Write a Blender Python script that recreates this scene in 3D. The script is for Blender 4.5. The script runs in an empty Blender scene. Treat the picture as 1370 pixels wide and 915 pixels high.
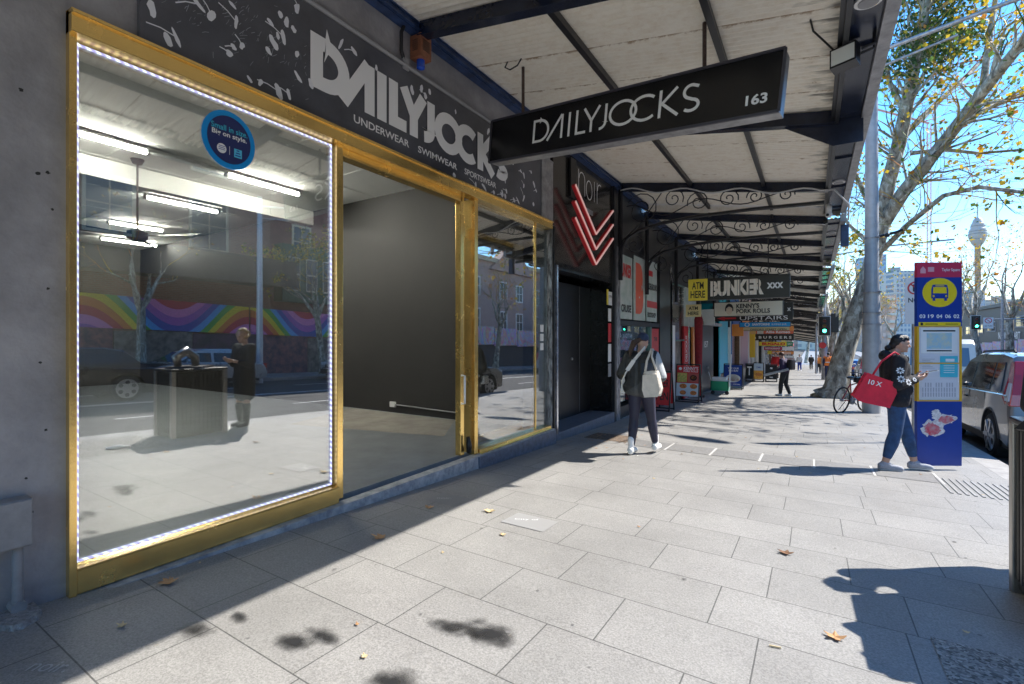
import bpy, bmesh, math, random
from mathutils import Vector, Matrix, Euler
from mathutils.bvhtree import BVHTree
PI = math.pi
random.seed(7)
scene = bpy.context.scene
COL = scene.collection
CX, CH, SL = 3.5, 1.4, 0.036          # camera x, camera height, street slope
FOC = 641.0
YAW = math.radians(32.16)

# ------------------------------------------------------------------ survey helpers
def gz(y):
    y = max(-40.0, min(150.0, y))
    return -SL * y
def _dir(px, py):
    s = (px - 685) / FOC; u = -(py - 451) / FOC
    return (-.5323 + .8466 * s, .8466 + .5323 * s, u)
def fx(px, py, X=0.0):                 # photo measurement -> point on a plane x = X
    d = _dir(px, py); t = (X - CX) / d[0]
    return Vector((X, d[1] * t, CH + d[2] * t))
def fy(px, py, Y):                     # ... on a plane y = Y
    d = _dir(px, py); t = Y / d[1]
    return Vector((CX + d[0] * t, Y, CH + d[2] * t))
def fd(px, py, t):                     # ... at a depth
    d = _dir(px, py)
    return Vector((CX + d[0] * t, d[1] * t, CH + d[2] * t))

# ------------------------------------------------------------------ materials
MATS = {}
def mat(name, col, rough=0.6, metal=0.0, var=0.0, vscale=3.0, bump=0.0, bscale=40.0, emit=None, es=1.0, spec=None, col2=None, stretch=None, coat=0.0):
    if name in MATS: return MATS[name]
    m = bpy.data.materials.new(name); m.use_nodes = True
    nt = m.node_tree; N = nt.nodes; L = nt.links
    b = N['Principled BSDF']
    b.inputs['Base Color'].default_value = (*col, 1)
    b.inputs['Roughness'].default_value = rough
    b.inputs['Metallic'].default_value = metal
    if coat: b.inputs['Coat Weight'].default_value = coat
    if spec is not None: b.inputs['Specular IOR Level'].default_value = spec
    tc = None
    def coord():
        t = N.new('ShaderNodeTexCoord')
        if stretch:
            mp = N.new('ShaderNodeMapping'); mp.inputs['Scale'].default_value = stretch
            L.new(t.outputs['Object'], mp.inputs['Vector']); return mp.outputs['Vector']
        return t.outputs['Object']
    if var or col2:
        n = N.new('ShaderNodeTexNoise'); n.inputs['Scale'].default_value = vscale
        n.inputs['Detail'].default_value = 6; n.inputs['Roughness'].default_value = 0.65
        L.new(coord(), n.inputs['Vector'])
        r = N.new('ShaderNodeValToRGB')
        c2 = col2 if col2 else tuple(min(1, c * (1 + var)) for c in col)
        c1 = col if col2 else tuple(c * (1 - var) for c in col)
        r.color_ramp.elements[0].position = 0.36; r.color_ramp.elements[0].color = (*c1, 1)
        r.color_ramp.elements[1].position = 0.64; r.color_ramp.elements[1].color = (*c2, 1)
        L.new(n.outputs['Fac'], r.inputs['Fac']); L.new(r.outputs['Color'], b.inputs['Base Color'])
        mr = N.new('ShaderNodeMapRange'); mr.inputs['To Min'].default_value = max(0, rough - .08); mr.inputs['To Max'].default_value = min(1, rough + .1)
        L.new(n.outputs['Fac'], mr.inputs['Value']); L.new(mr.outputs['Result'], b.inputs['Roughness'])
    if bump:
        n2 = N.new('ShaderNodeTexNoise'); n2.inputs['Scale'].default_value = bscale; n2.inputs['Detail'].default_value = 4
        L.new(coord(), n2.inputs['Vector'])
        bp = N.new('ShaderNodeBump'); bp.inputs['Strength'].default_value = bump; bp.inputs['Distance'].default_value = 0.02
        L.new(n2.outputs['Fac'], bp.inputs['Height']); L.new(bp.outputs['Normal'], b.inputs['Normal'])
    if emit:
        b.inputs['Emission Color'].default_value = (*emit, 1); b.inputs['Emission Strength'].default_value = es
    MATS[name] = m
    return m

def glass_mat(name, r0=.2, tint=(1, 1, 1), rough=0.0):      # r0: mirror share of each face of the pane
    if name in MATS: return MATS[name]
    m = bpy.data.materials.new(name); m.use_nodes = True
    nt = m.node_tree; N = nt.nodes; L = nt.links
    N.remove(N['Principled BSDF'])
    tr = N.new('ShaderNodeBsdfTransparent'); tr.inputs['Color'].default_value = (*tint, 1)
    gl = N.new('ShaderNodeBsdfGlossy'); gl.inputs['Roughness'].default_value = rough
    lw = N.new('ShaderNodeLayerWeight'); pw = N.new('ShaderNodeMath'); pw.operation = 'POWER'; pw.inputs[1].default_value = 4.5; L.new(lw.outputs['Facing'], pw.inputs[0])
    fr = N.new('ShaderNodeMath'); fr.operation = 'MULTIPLY_ADD'; fr.inputs[1].default_value = 1 - r0; fr.inputs[2].default_value = r0; L.new(pw.outputs[0], fr.inputs[0])
    mx = N.new('ShaderNodeMixShader')
    L.new(fr.outputs[0], mx.inputs[0]); L.new(tr.outputs[0], mx.inputs[1]); L.new(gl.outputs[0], mx.inputs[2])
    L.new(mx.outputs[0], N['Material Output'].inputs['Surface'])
    MATS[name] = m
    return m

def nodes_mat(name, build, rough=0.7, metal=0.0):
    m = bpy.data.materials.new(name); m.use_nodes = True
    b = m.node_tree.nodes['Principled BSDF']; b.inputs['Roughness'].default_value = rough; b.inputs['Metallic'].default_value = metal
    build(m.node_tree, b)
    MATS[name] = m
    return m

# ------------------------------------------------------------------ mesh builder
class MB:
    def __init__(s): s.v = []; s.f = []; s.m = []; s.cur = 0
    def add(s, vs, fs):
        o = len(s.v); s.v += [tuple(p) for p in vs]; s.f += [tuple(i + o for i in f) for f in fs]; s.m += [s.cur] * len(fs); return s
    def box(s, x0, x1, y0, y1, z0, z1):
        return s.add([(x0,y0,z0),(x1,y0,z0),(x1,y1,z0),(x0,y1,z0),(x0,y0,z1),(x1,y0,z1),(x1,y1,z1),(x0,y1,z1)],
                     [(0,3,2,1),(4,5,6,7),(0,1,5,4),(1,2,6,5),(2,3,7,6),(3,0,4,7)])
    def hexa(s, p):    # 8 points: bottom 4, top 4
        return s.add(p, [(0,3,2,1),(4,5,6,7),(0,1,5,4),(1,2,6,5),(2,3,7,6),(3,0,4,7)])
    def bar(s, a, b, w, h, up=(0,0,1)):   # box beam from a to b
        a = Vector(a); b = Vector(b); d = (b - a).normalized(); up = Vector(up)
        r = d.cross(up)
        if r.length < 1e-4: r = d.cross(Vector((1, 0, 0)))
        r.normalize(); u = r.cross(d); r = r * w / 2; u = u * h / 2
        return s.hexa([a - r - u, a + r - u, b + r - u, b - r - u, a - r + u, a + r + u, b + r + u, b - r + u])
    def tube(s, pts, rad, n=8, cap=True):
        pts = [Vector(p) for p in pts]
        if not hasattr(rad, '__len__'): rad = [rad] * len(pts)
        vs = []; fs = []; ref = None
        for i, p in enumerate(pts):
            d = (pts[min(i + 1, len(pts) - 1)] - pts[max(i - 1, 0)])
            if d.length < 1e-9: d = Vector((0, 0, 1))
            d.normalize()
            if ref is None: ref = Vector((1, 0, 0)) if abs(d.x) < .9 else Vector((0, 1, 0))
            r = (ref - d * ref.dot(d))
            if r.length < 1e-5: r = d.orthogonal()
            r.normalize(); ref = r; q = d.cross(r)
            for k in range(n):
                a = 2 * PI * k / n; vs.append(p + (r * math.cos(a) + q * math.sin(a)) * rad[i])
        for i in range(len(pts) - 1):
            for k in range(n):
                k2 = (k + 1) % n; fs.append((i * n + k, i * n + k2, (i + 1) * n + k2, (i + 1) * n + k))
        if cap and n > 2:
            fs.append(tuple(range(n))[::-1]); fs.append(tuple((len(pts) - 1) * n + k for k in range(n)))
        return s.add(vs, fs)
    def cyl(s, a, b, r, n=16, r2=None): return s.tube([a, b], [r, r if r2 is None else r2], n)
    def prism(s, pts, vec):    # polygon (3d points) extruded by vec, closed
        n = len(pts); vec = Vector(vec); pts = [Vector(p) for p in pts]
        return s.add(pts + [p + vec for p in pts], [tuple(range(n))[::-1], tuple(range(n, 2 * n))] + [(i, (i + 1) % n, n + (i + 1) % n, n + i) for i in range(n)])
    def quad(s, a, b, c, d): return s.add([a, b, c, d], [(0, 1, 2, 3)])
    def ell(s, c, r, n=14, m=9, rot=None):
        vs = []; fs = []; c = Vector(c)
        for i in range(1, m):
            t = PI * i / m
            for k in range(n):
                a = 2 * PI * k / n; p = Vector((r[0] * math.sin(t) * math.cos(a), r[1] * math.sin(t) * math.sin(a), r[2] * math.cos(t)))
                if rot: p.rotate(rot)
                vs.append(c + p)
        tp = Vector((0, 0, r[2])); bt = Vector((0, 0, -r[2]))
        if rot: tp.rotate(rot); bt.rotate(rot)
        vs += [c + tp, c + bt]; T = len(vs) - 2
        for i in range(m - 2):
            for k in range(n):
                k2 = (k + 1) % n; fs.append((i * n + k, (i + 1) * n + k, (i + 1) * n + k2, i * n + k2))
        for k in range(n):
            fs.append((T, k, (k + 1) % n)); fs.append((T + 1, (m - 2) * n + (k + 1) % n, (m - 2) * n + k))
        return s.add(vs, fs)
    def cap(s, a, b, ra, rb, n=14):       # tapered capsule
        a = Vector(a); b = Vector(b); d = b - a; L_ = d.length
        if L_ < 1e-6: return s.ell(a, (ra,) * 3)
        d = d / L_; pts = []; rad = []
        for i in range(1, 5):
            t = PI / 2 * (1 - i / 4.0); pts.append(a - d * ra * math.sin(t)); rad.append(max(ra * math.cos(t), 1e-4))
        for i in range(0, 4):
            t = PI / 2 * (i / 4.0); pts.append(b + d * rb * math.sin(t)); rad.append(rb * math.cos(t))
        pts.append(b + d * rb); rad.append(rb * .02)
        return s.tube(pts, rad, n)

ORG = {}     # world origin of translation-only roots
def mesh_obj(name, mb, mats, parent=None, smooth=None, world=True, bevel=0, wn=False):
    me = bpy.data.meshes.new(name)
    off = Vector((0, 0, 0))
    if parent is not None and world and parent in ORG: off = ORG[parent]
    me.from_pydata([(v[0] - off.x, v[1] - off.y, v[2] - off.z) for v in mb.v], [], mb.f)
    if not isinstance(mats, (list, tuple)): mats = [mats]
    for m in mats: me.materials.append(m)
    if len(mats) > 1: me.polygons.foreach_set('material_index', mb.m)
    me.validate(); me.update()
    if bevel:
        bm = bmesh.new(); bm.from_mesh(me)
        bmesh.ops.remove_doubles(bm, verts=bm.verts, dist=1e-5)
        es = [e for e in bm.edges if len(e.link_faces) == 2 and e.calc_face_angle(0) > .6]
        bmesh.ops.bevel(bm, geom=es, offset=bevel, segments=2, affect='EDGES', profile=.6, clamp_overlap=True)
        bm.to_mesh(me); bm.free()
    o = bpy.data.objects.new(name, me); COL.objects.link(o)
    if parent is not None:
        o.parent = parent
        if parent in ORG: ORG[o] = ORG[parent]
    if smooth is not None:
        if smooth >= PI: me.polygons.foreach_set('use_smooth', [True] * len(me.polygons))
        else:
            me.polygons.foreach_set('use_smooth', [True] * len(me.polygons))
            try: me.set_sharp_from_angle(angle=smooth)
            except Exception: pass
    return o
def thing(name, label, cat, loc=(0, 0, 0), rz=0, group=None):
    o = bpy.data.objects.new(name, None); COL.objects.link(o); o.empty_display_size = .2
    o.location = loc; o.rotation_euler = (0, 0, rz); o['label'] = label; o['category'] = cat
    if group: o['group'] = group
    if rz == 0: ORG[o] = Vector(loc)
    return o
def tag(o, label, cat, group=None):
    o['label'] = label; o['category'] = cat
    if group: o['group'] = group
    return o
def struct(name, mb, m, **k):
    o = mesh_obj(name, mb, m, **k); o['kind'] = 'structure'; return o
def copy_tree(o, parent=None):
    c = o.copy(); COL.objects.link(c)
    if parent is not None: c.parent = parent
    for ch in list(o.children): copy_tree(ch, c)
    return c

# ------------------------------------------------------------------ lettering
TC = {}
def glyphs(s, bold):
    k = (s, bold)
    if k in TC: return TC[k]
    cu = bpy.data.curves.new('t', 'FONT'); cu.body = s; cu.size = 1; cu.offset = bold; cu.resolution_u = 3; cu.extrude = 0; cu.fill_mode = 'FRONT'
    ob = bpy.data.objects.new('t', cu); COL.objects.link(ob)
    bpy.context.view_layer.update()
    dg = bpy.context.evaluated_depsgraph_get()
    me = bpy.data.meshes.new_from_object(ob.evaluated_get(dg))
    v = [(p.co.x, p.co.y) for p in me.vertices]; f = [tuple(p.vertices) for p in me.polygons]
    bpy.data.objects.remove(ob); bpy.data.curves.remove(cu); bpy.data.meshes.remove(me)
    x0 = min(p[0] for p in v); x1 = max(p[0] for p in v); y0 = min(p[1] for p in v); y1 = max(p[1] for p in v)
    v = [((p[0] - x0) / (x1 - x0), (p[1] - y0) / (y1 - y0)) for p in v]
    TC[k] = (v, f); return TC[k]
def text_mb(mb, s, org, u, w, v, h, off=.003, bold=0.0):   # org = lower left corner, u/v unit vectors, w x h size
    org = Vector(org); u = Vector(u).normalized(); v = Vector(v).normalized(); n = u.cross(v)
    g, f = glyphs(s, bold)
    base = org + n * off
    return mb.add([base + u * (a * w) + v * (b * h) for a, b in g], f)
def text(s, org, u, w, v, h, m, parent=None, off=.003, bold=0.0, name='lettering'):
    mb = MB(); text_mb(mb, s, org, u, w, v, h, off, bold)
    return mesh_obj(name, mb, m, parent)
def sheet(mb, org, u, w, v, h, off=.002):     # flat rectangle
    org = Vector(org); u = Vector(u).normalized(); v = Vector(v).normalized(); n = u.cross(v); b = org + n * off
    return mb.quad(b, b + u * w, b + u * w + v * h, b + v * h)
def disc(mb, c, u, v, ru, rv, off=.002, n=32, a0=0, a1=2 * PI):
    c = Vector(c); u = Vector(u).normalized(); v = Vector(v).normalized(); c = c + u.cross(v) * off
    return mb.add([c + u * (ru * math.cos(a0 + (a1 - a0) * k / n)) + v * (rv * math.sin(a0 + (a1 - a0) * k / n)) for k in range(n if a1 - a0 > 6.2 else n + 1)], [tuple(range(n if a1 - a0 > 6.2 else n + 1))])
def stroke(mb, pts, wd, org, u, sx, v, sy, off, closed=False):   # flat stroke along 2D polyline
    org = Vector(org); u = Vector(u).normalized(); v = Vector(v).normalized(); n = u.cross(v) * off
    P = [Vector((p[0] * sx, p[1] * sy)) for p in pts]; L_ = []; R_ = []
    m = len(P)
    for i in range(m):
        if closed: a = P[i] - P[i - 1]; b = P[(i + 1) % m] - P[i]
        else:
            a = P[i] - P[i - 1] if i > 0 else P[1] - P[0]; b = P[i + 1] - P[i] if i < m - 1 else P[-1] - P[-2]
        a.normalize(); b.normalize(); t = a + b
        if t.length < 1e-6: t = a.copy()
        t.normalize(); nn = Vector((-t.y, t.x)); k = 1 / max(.4, nn.dot(Vector((-a.y, a.x))))
        L_.append(P[i] + nn * wd / 2 * k); R_.append(P[i] - nn * wd / 2 * k)
    vs = [org + u * p.x + v * p.y + n for p in L_] + [org + u * p.x + v * p.y + n for p in R_]
    fs = []
    for i in range(m if closed else m - 1):
        j = (i + 1) % m; fs.append((i + m, j + m, j, i))
    return mb.add(vs, fs)
def arc(cx, cy, rx, ry, a0, a1, n=16):
    return [(cx + rx * math.cos(math.radians(a0 + (a1 - a0) * i / n)), cy + ry * math.sin(math.radians(a0 + (a1 - a0) * i / n))) for i in range(n + 1)]
# geometric wordmark: letters as strokes in a unit-height box; x advances given
def wordmark(mb, org, u, w, v, h, wd, off=.004):
    t = wd / h
    S = []
    def q(pts, x, closed=False): S.append(([(p[0] + x, p[1]) for p in pts], closed))
    k = t / 2
    q([(k, 0), (k, 1)], 0); q([(k, 1 - k), (.3, 1 - k)] + arc(.3, .5, .38, .5 - k, 90, -90) + [(k, k)], 0)        # D
    q([(0, 0), (.58, 1)], .66); q([(.60, 0), (.60, 1)], .66)                                                     # A
    q([(0, 0), (0, 1)], 1.26 + .3)                                                                             # I
    q([(0, 1), (0, k), (.36, k)], 1.86)                                                                        # L
    q([(0, 1), (.29, .46), (.58, 1)], 2.14); q([(.29, .5), (.29, 0)], 2.14)                                      # Y
    q([(.3, 1), (.3, .3)] + arc(.08, .3, .22, .3 - k, 0, -90), 2.66)                                             # J
    q(arc(.5, .5, .5 - k, .5 - k, 0, 345, 24), 3.06, True)                                                      # O
    q(arc(.5, .5, .5 - k, .5 - k, 48, 312, 20), 3.78)                                                            # C
    q([(0, 0), (0, 1)], 4.78); q([(.5, 1), (.06, .5), (.56, 0)], 4.78)                                           # K
    q([(.5, .86)] + arc(.29, .72, .2, .28 - k, 60, 250, 12) + arc(.3, .25, .22, .25 - k, 80, -140, 12), 5.4)     # S
    sx = w / 5.95
    for i, (pts, c) in enumerate(S): stroke(mb, pts, wd, org, u, sx, v, h, off + .0006 * i, c)

UX, UY, UZ = Vector((1, 0, 0)), Vector((0, 1, 0)), Vector((0, 0, 1))
# ------------------------------------------------------------------ common materials
M_wall = mat('painted_masonry', (.31, .30, .31), .5, var=.2, vscale=2.4, bump=.4, bscale=16)
M_wallb = mat('grey_render_upper', (.2, .2, .205), .6, var=.2, vscale=1.3, bump=.15, bscale=9)
M_navy = mat('navy_gloss_paint', (.012, .018, .04), .22, var=.3, vscale=5)
M_navyb = mat('blue_beam_paint', (.025, .05, .13), .4, var=.4, vscale=6)
M_black = mat('black_satin', (.012, .012, .014), .35, var=.3, vscale=6)
M_iron = mat('black_iron', (.015, .016, .02), .38, var=.3, vscale=12)
M_gold = mat('gold_anodised', (.93, .64, .22), .24, .88, var=.04, vscale=5, bump=.04, bscale=30)
M_steel = mat('galvanised', (.36, .36, .37), .45, .5, var=.25, vscale=9, bump=.1, bscale=60)
M_polg = mat('pole_grey_paint', (.42, .42, .42), .42, .1, var=.12, vscale=4)
M_chrome = mat('worn_chrome', (.55, .56, .6), .18, .9, var=.35, vscale=14)
M_white = mat('white_paint', (.8, .8, .79), .5, var=.04)
M_cream = mat('cream_wall', (.62, .58, .5), .7, var=.1)
M_letter = mat('white_vinyl', (.82, .82, .82), .4)
M_dark = mat('dark_text', (.02, .02, .02), .5)
M_rubber = mat('rubber', (.02, .02, .022), .7, var=.2)
M_wood = mat('timber', (.16, .09, .05), .6, var=.3, vscale=8)
M_red = mat('red_vinyl', (.62, .025, .03), .4, var=.05)
M_yellow = mat('yellow_vinyl', (.85, .68, .06), .4)
M_blue = mat('blue_vinyl', (.012, .05, .30), .35, var=.06)
M_cyan = mat('cyan_vinyl', (.05, .42, .6), .4, var=.05)
M_orange = mat('orange_vinyl', (.85, .28, .05), .4, var=.05)
M_pink = mat('pink_vinyl', (.75, .2, .4), .4)
M_green = mat('green_vinyl', (.03, .25, .12), .45)
M_grey = mat('mid_grey', (.3, .3, .31), .6, var=.1)
M_shopin = mat('shop_interior', (.2, .17, .15), .8, var=.5, vscale=3)
G_front = glass_mat('storefront_glass', .30, (.97, .985, .98))
G_dark = glass_mat('shop_glass', .16, (.8, .85, .86))
G_thin = glass_mat('clear_glass', .04)

# ------------------------------------------------------------------ ground, road, pavement
def b_paver(nt, b):
    N = nt.nodes; L = nt.links
    tc = N.new('ShaderNodeTexCoord')
    br = N.new('ShaderNodeTexBrick'); br.offset = .37; br.offset_frequency = 2; br.squash = 1.28; br.squash_frequency = 3
    br.inputs['Scale'].default_value = 1; br.inputs['Brick Width'].default_value = .68; br.inputs['Row Height'].default_value = .476
    br.inputs['Mortar Size'].default_value = .0035; br.inputs['Mortar Smooth'].default_value = .1; br.inputs['Bias'].default_value = 0
    br.inputs['Color1'].default_value = (.25, .243, .232, 1); br.inputs['Color2'].default_value = (.28, .272, .26, 1); br.inputs['Mortar'].default_value = (.09, .088, .085, 1)
    mp = N.new('ShaderNodeMapping'); mp.inputs['Location'].default_value = (.13, .19, 0)
    L.new(tc.outputs['Object'], mp.inputs['Vector']); L.new(mp.outputs['Vector'], br.inputs['Vector'])
    n1 = N.new('ShaderNodeTexNoise'); n1.inputs['Scale'].default_value = 95; n1.inputs['Detail'].default_value = 3; n1.inputs['Roughness'].default_value = .8
    n2 = N.new('ShaderNodeTexNoise'); n2.inputs['Scale'].default_value = 1.1; n2.inputs['Detail'].default_value = 7; n2.inputs['Roughness'].default_value = .7
    n3 = N.new('ShaderNodeTexVoronoi'); n3.inputs['Scale'].default_value = 2.6
    for n in (n1, n2, n3): L.new(tc.outputs['Object'], n.inputs['Vector'])
    def ramp(src, p0, c0, p1, c1):
        r = N.new('ShaderNodeValToRGB'); r.color_ramp.elements[0].position = p0; r.color_ramp.elements[0].color = (c0,) * 3 + (1,)
        r.color_ramp.elements[1].position = p1; r.color_ramp.elements[1].color = (c1,) * 3 + (1,); L.new(src, r.inputs[0]); return r.outputs[0]
    def mul(a, c):
        x = N.new('ShaderNodeMix'); x.data_type = 'RGBA'; x.blend_type = 'MULTIPLY'; x.inputs[0].default_value = 1
        L.new(a, x.inputs[6]); L.new(c, x.inputs[7]); return x.outputs[2]
    o = mul(br.outputs['Color'], ramp(n1.outputs['Fac'], 0.36, .74, .62, 1.24))
    o = mul(o, ramp(n2.outputs['Fac'], .3, .8, .7, 1.1))
    o = mul(o, ramp(n3.outputs['Distance'], .012, .45, .03, 1.0))
    L.new(o, b.inputs['Base Color'])
    bp = N.new('ShaderNodeBump'); bp.inputs['Strength'].default_value = .35; bp.inputs['Distance'].default_value = .004
    ad = N.new('ShaderNodeMath'); ad.operation = 'MULTIPLY_ADD'; L.new(br.outputs['Fac'], ad.inputs[0]); ad.inputs[1].default_value = -1.5; L.new(n1.outputs['Fac'], ad.inputs[2])
    L.new(ad.outputs[0], bp.inputs['Height']); L.new(bp.outputs[0], b.inputs['Normal'])
M_pave = nodes_mat('granite_pavers', b_paver, .62)
M_asph = mat('asphalt', (.05, .05, .053), .85, var=.25, vscale=60, bump=.4, bscale=150)
M_kerb = mat('kerb_stone', (.3, .29, .28), .7, var=.18, vscale=9, bump=.2)
M_earth = mat('ground_soil', (.1, .09, .07), .9, var=.3)

def strip(mb, x0, x1, ys, dz):
    for a, b in zip(ys[:-1], ys[1:]):
        mb.quad((x0, a, gz(a) + dz), (x1, a, gz(a) + dz), (x1, b, gz(b) + dz), (x0, b, gz(b) + dz))
YS = [-40, -20, 0, 20, 40, 80, 150, 400]
mb = MB(); strip(mb, -1500, 1500, [-600] + YS + [3000], -.40); struct('ground', mb, M_earth)
KX = 5.72
mb = MB(); strip(mb, -.02, KX - .3, YS, 0); struct('footpath', mb, M_pave)
mb = MB(); strip(mb, KX, 17.6, YS, -.15); struct('road', mb, M_asph)
def kerb(x0, x1):
    mb = MB()
    for a, b in zip(YS[:-1], YS[1:]):
        mb.hexa([(x0, a, gz(a) - .38), (x1, a, gz(a) - .38), (x1, b, gz(b) - .38), (x0, b, gz(b) - .38), (x0, a, gz(a) + .001), (x1, a, gz(a) + .001), (x1, b, gz(b) + .001), (x0, b, gz(b) + .001)])
    return mb
struct('kerb', kerb(KX - .3, KX), M_kerb)
struct('kerb_far', kerb(17.6, 17.9), M_kerb)
mb = MB(); strip(mb, 17.9, 22.0, YS, 0); struct('footpath_far', mb, M_pave)
M_line = mat('road_marking', (.72, .72, .7), .6, var=.12, vscale=20)
mb = MB()
for k in range(-6, 40):
    for X in (8.6, 14.6): strip(mb, X, X + .1, [k * 4.0, k * 4.0 + 1.6], -.146)
strip(mb, 11.55, 11.65, YS, -.146); strip(mb, 11.75, 11.85, YS, -.146)
struct('road_lines', mb, M_line)
# cross strip of dark service covers with light joints, then ribbed tactile plates at the kerb
M_cover = mat('cover_granite', (.2, .195, .19), .6, var=.2, vscale=30)
rt = thing('service_cover_strip', 'row of darker inset paver covers with pale joints running across the footpath', 'pavement cover', (1.0, 7.4, gz(7.4)))
for i in range(6):
    x0 = 1.05 + i * .62; mb = MB()
    mb.quad((x0, 7.18, gz(7.18) + .004), (x0 + .57, 7.18, gz(7.18) + .004), (x0 + .57, 7.72, gz(7.72) + .004), (x0, 7.72, gz(7.72) + .004)); mesh_obj('cover_plate', mb, M_cover, rt)
    mb = MB(); mb.quad((x0 + .585, 7.14, gz(7.14) + .005), (x0 + .61, 7.14, gz(7.14) + .005), (x0 + .61, 7.76, gz(7.76) + .005), (x0 + .585, 7.76, gz(7.76) + .005)); mesh_obj('joint_strip', mb, mat('pale_joint', (.5, .49, .47), .7, var=.2, vscale=20), rt)
rt = thing('tactile_paving', 'ribbed tactile paving bars set in the footpath beside the kerb', 'tactile paving', (4.9, 7.1, gz(7.1)))
mb = MB()
for i in range(12):
    x = 4.72 + i * .062; y0 = 6.72
    mb.hexa([(x, y0, gz(y0) - .01), (x + .03, y0, gz(y0) - .01), (x + .03, 7.5, gz(7.5) - .01), (x, 7.5, gz(7.5) - .01), (x + .004, y0, gz(y0) + .008), (x + .026, y0, gz(y0) + .008), (x + .026, 7.5, gz(7.5) + .008), (x + .004, 7.5, gz(7.5) + .008)])
mesh_obj('rib', mb, mat('tactile_stone', (.29, .285, .28), .55, var=.1), rt)
def b_agg(nt, b):
    N = nt.nodes; L = nt.links; tc = N.new('ShaderNodeTexCoord'); v = N.new('ShaderNodeTexVoronoi'); v.inputs['Scale'].default_value = 75
    L.new(tc.outputs['Object'], v.inputs['Vector']); r = N.new('ShaderNodeValToRGB')
    r.color_ramp.elements[0].color = (.08, .075, .07, 1); r.color_ramp.elements[1].color = (.42, .4, .37, 1)
    s = N.new('ShaderNodeSeparateColor'); L.new(v.outputs['Color'], s.inputs[0]); L.new(s.outputs[0], r.inputs[0]); L.new(r.outputs[0], b.inputs['Base Color'])
    bp = N.new('ShaderNodeBump'); bp.inputs['Strength'].default_value = .8; bp.inputs['Distance'].default_value = .008; bp.invert = True
    L.new(v.outputs['Distance'], bp.inputs['Height']); L.new(bp.outputs[0], b.inputs['Normal'])
M_agg = nodes_mat('exposed_aggregate', b_agg, .8)
mb = MB(); mb.add([(x, y, gz(y) + .004) for x, y in ((4.0, 1.2), (5.3, 1.2), (5.3, 3.17), (4.0, 3.17))], [(0, 1, 2, 3)]); struct('footpath_patch', mb, M_agg)

# ------------------------------------------------------------------ our shop building
sb = thing('shop_building', 'dark grey painted corner shop with gold framed windows and an open doorway', 'building', (0, 3.8, 0))
mb = MB()
mb.box(-.30, 0, -8, .93, -.4, 9)                       # left pier
mb.box(-.30, 0, .93, 6.78, 4.62, 9)
mb.box(-.30, -.004, .93, 6.70, 3.17, 4.62)
mb.box(-14, -.3, -8, -7.8, -.4, 9)
mb.box(-.3, -.05, 6.70, 6.80, -.5, 3.17)
mesh_obj('wall', mb, M_wall, sb)
mb = MB(); mb.box(-14, -.004, .9, 6.8, 9, 9.3); mb.box(-14, .12, -8, 6.8, 8.8, 9.05); mesh_obj('roof', mb, M_wallb, sb)
# room
mb = MB(); mb.box(-14, -.05, .45, 6.38, -.5, 0.0); mesh_obj('shop_floor', mb, mat('concrete_floor', (.2, .22, .24), .45, var=.18, vscale=2.4, bump=.08, bscale=14), sb)
M_ceil = mat('white_ceiling', (.82, .82, .79), .8, var=.03)
mb = MB(); mb.box(-14, -.31, .45, 6.38, 4.08, 4.2)
for yy in (1.6, 2.8, 4.0, 5.2): mb.box(-14, -.31, yy, yy + .012, 4.072, 4.079)
for xx in (-1.8, -3.6, -5.4, -7.2, -9): mb.box(xx, xx + .012, .45, 6.38, 4.0735, 4.0785)
mesh_obj('shop_ceiling', mb, M_ceil, sb)
mb = MB(); mb.box(-14, -.31, 6.38, 6.66, -.5, 4.2); mesh_obj('side_wall', mb, mat('charcoal_wall', (.028, .027, .027), .62, var=.12, vscale=1.2), sb)
mb = MB(); mb.box(-14.2, -14, .3, 6.6, -.5, 4.3); mb.box(-14, -.3, .3, .45, -.5, 4.2); mesh_obj('back_wall', mb, mat('back_room_wall', (.07, .068, .06), .7, var=.1), sb)
mb = MB(); mb.box(-5.7, -5.5, .45, 6.38, 3.78, 4.07); mesh_obj('ceiling_beam', mb, M_ceil, sb)
# floor patch and power outlet on the black wall
mb = MB(); mb.add([(-.9, 5.2, .004), (-3.6, 4.6, .004), (-4.2, 6.3, .004), (-1.6, 6.3, .004)], [(0, 1, 2, 3)]); mesh_obj('floor_patch', mb, mat('worn_floor', (.3, .28, .25), .7, var=.2), sb)
p = fy(527, 541, 6.37)
mb = MB(); mb.box(p.x - .09, p.x + .05, 6.345, 6.379, p.z - .05, p.z + .05); ob = mesh_obj('power_outlet', mb, M_white, sb, bevel=.006)
mb = MB(); mb.tube([(p.x + .05, 6.36, p.z), (-.4, 6.36, p.z - .05)], .012, 6); mesh_obj('conduit', mb, M_grey, sb)
# rendered strip below frames, threshold and plinth
mb = MB()
mb.add([(0.0, .93, -.04), (.10, .93, -.04), (.13, 6.62, -.012), (0, 6.62, -.012), (0, .93, -.5), (.12, .93, -.5), (.15, 6.62, -.5), (0, 6.62, -.5)], [(0, 1, 2, 3), (1, 5, 6, 2), (0, 4, 5, 1), (3, 2, 6, 7)])
mesh_obj('threshold', mb, mat('worn_threshold', (.55, .54, .53), .6, col2=(.26, .26, .28), vscale=9, bump=.3, bscale=30), sb)
mb = MB(); mb.box(.0, .145, 4.62, 6.62, -.5, -.03); mesh_obj('plinth', mb, mat('blue_tile_plinth', (.12, .14, .19), .35, var=.3, vscale=14), sb)
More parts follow.
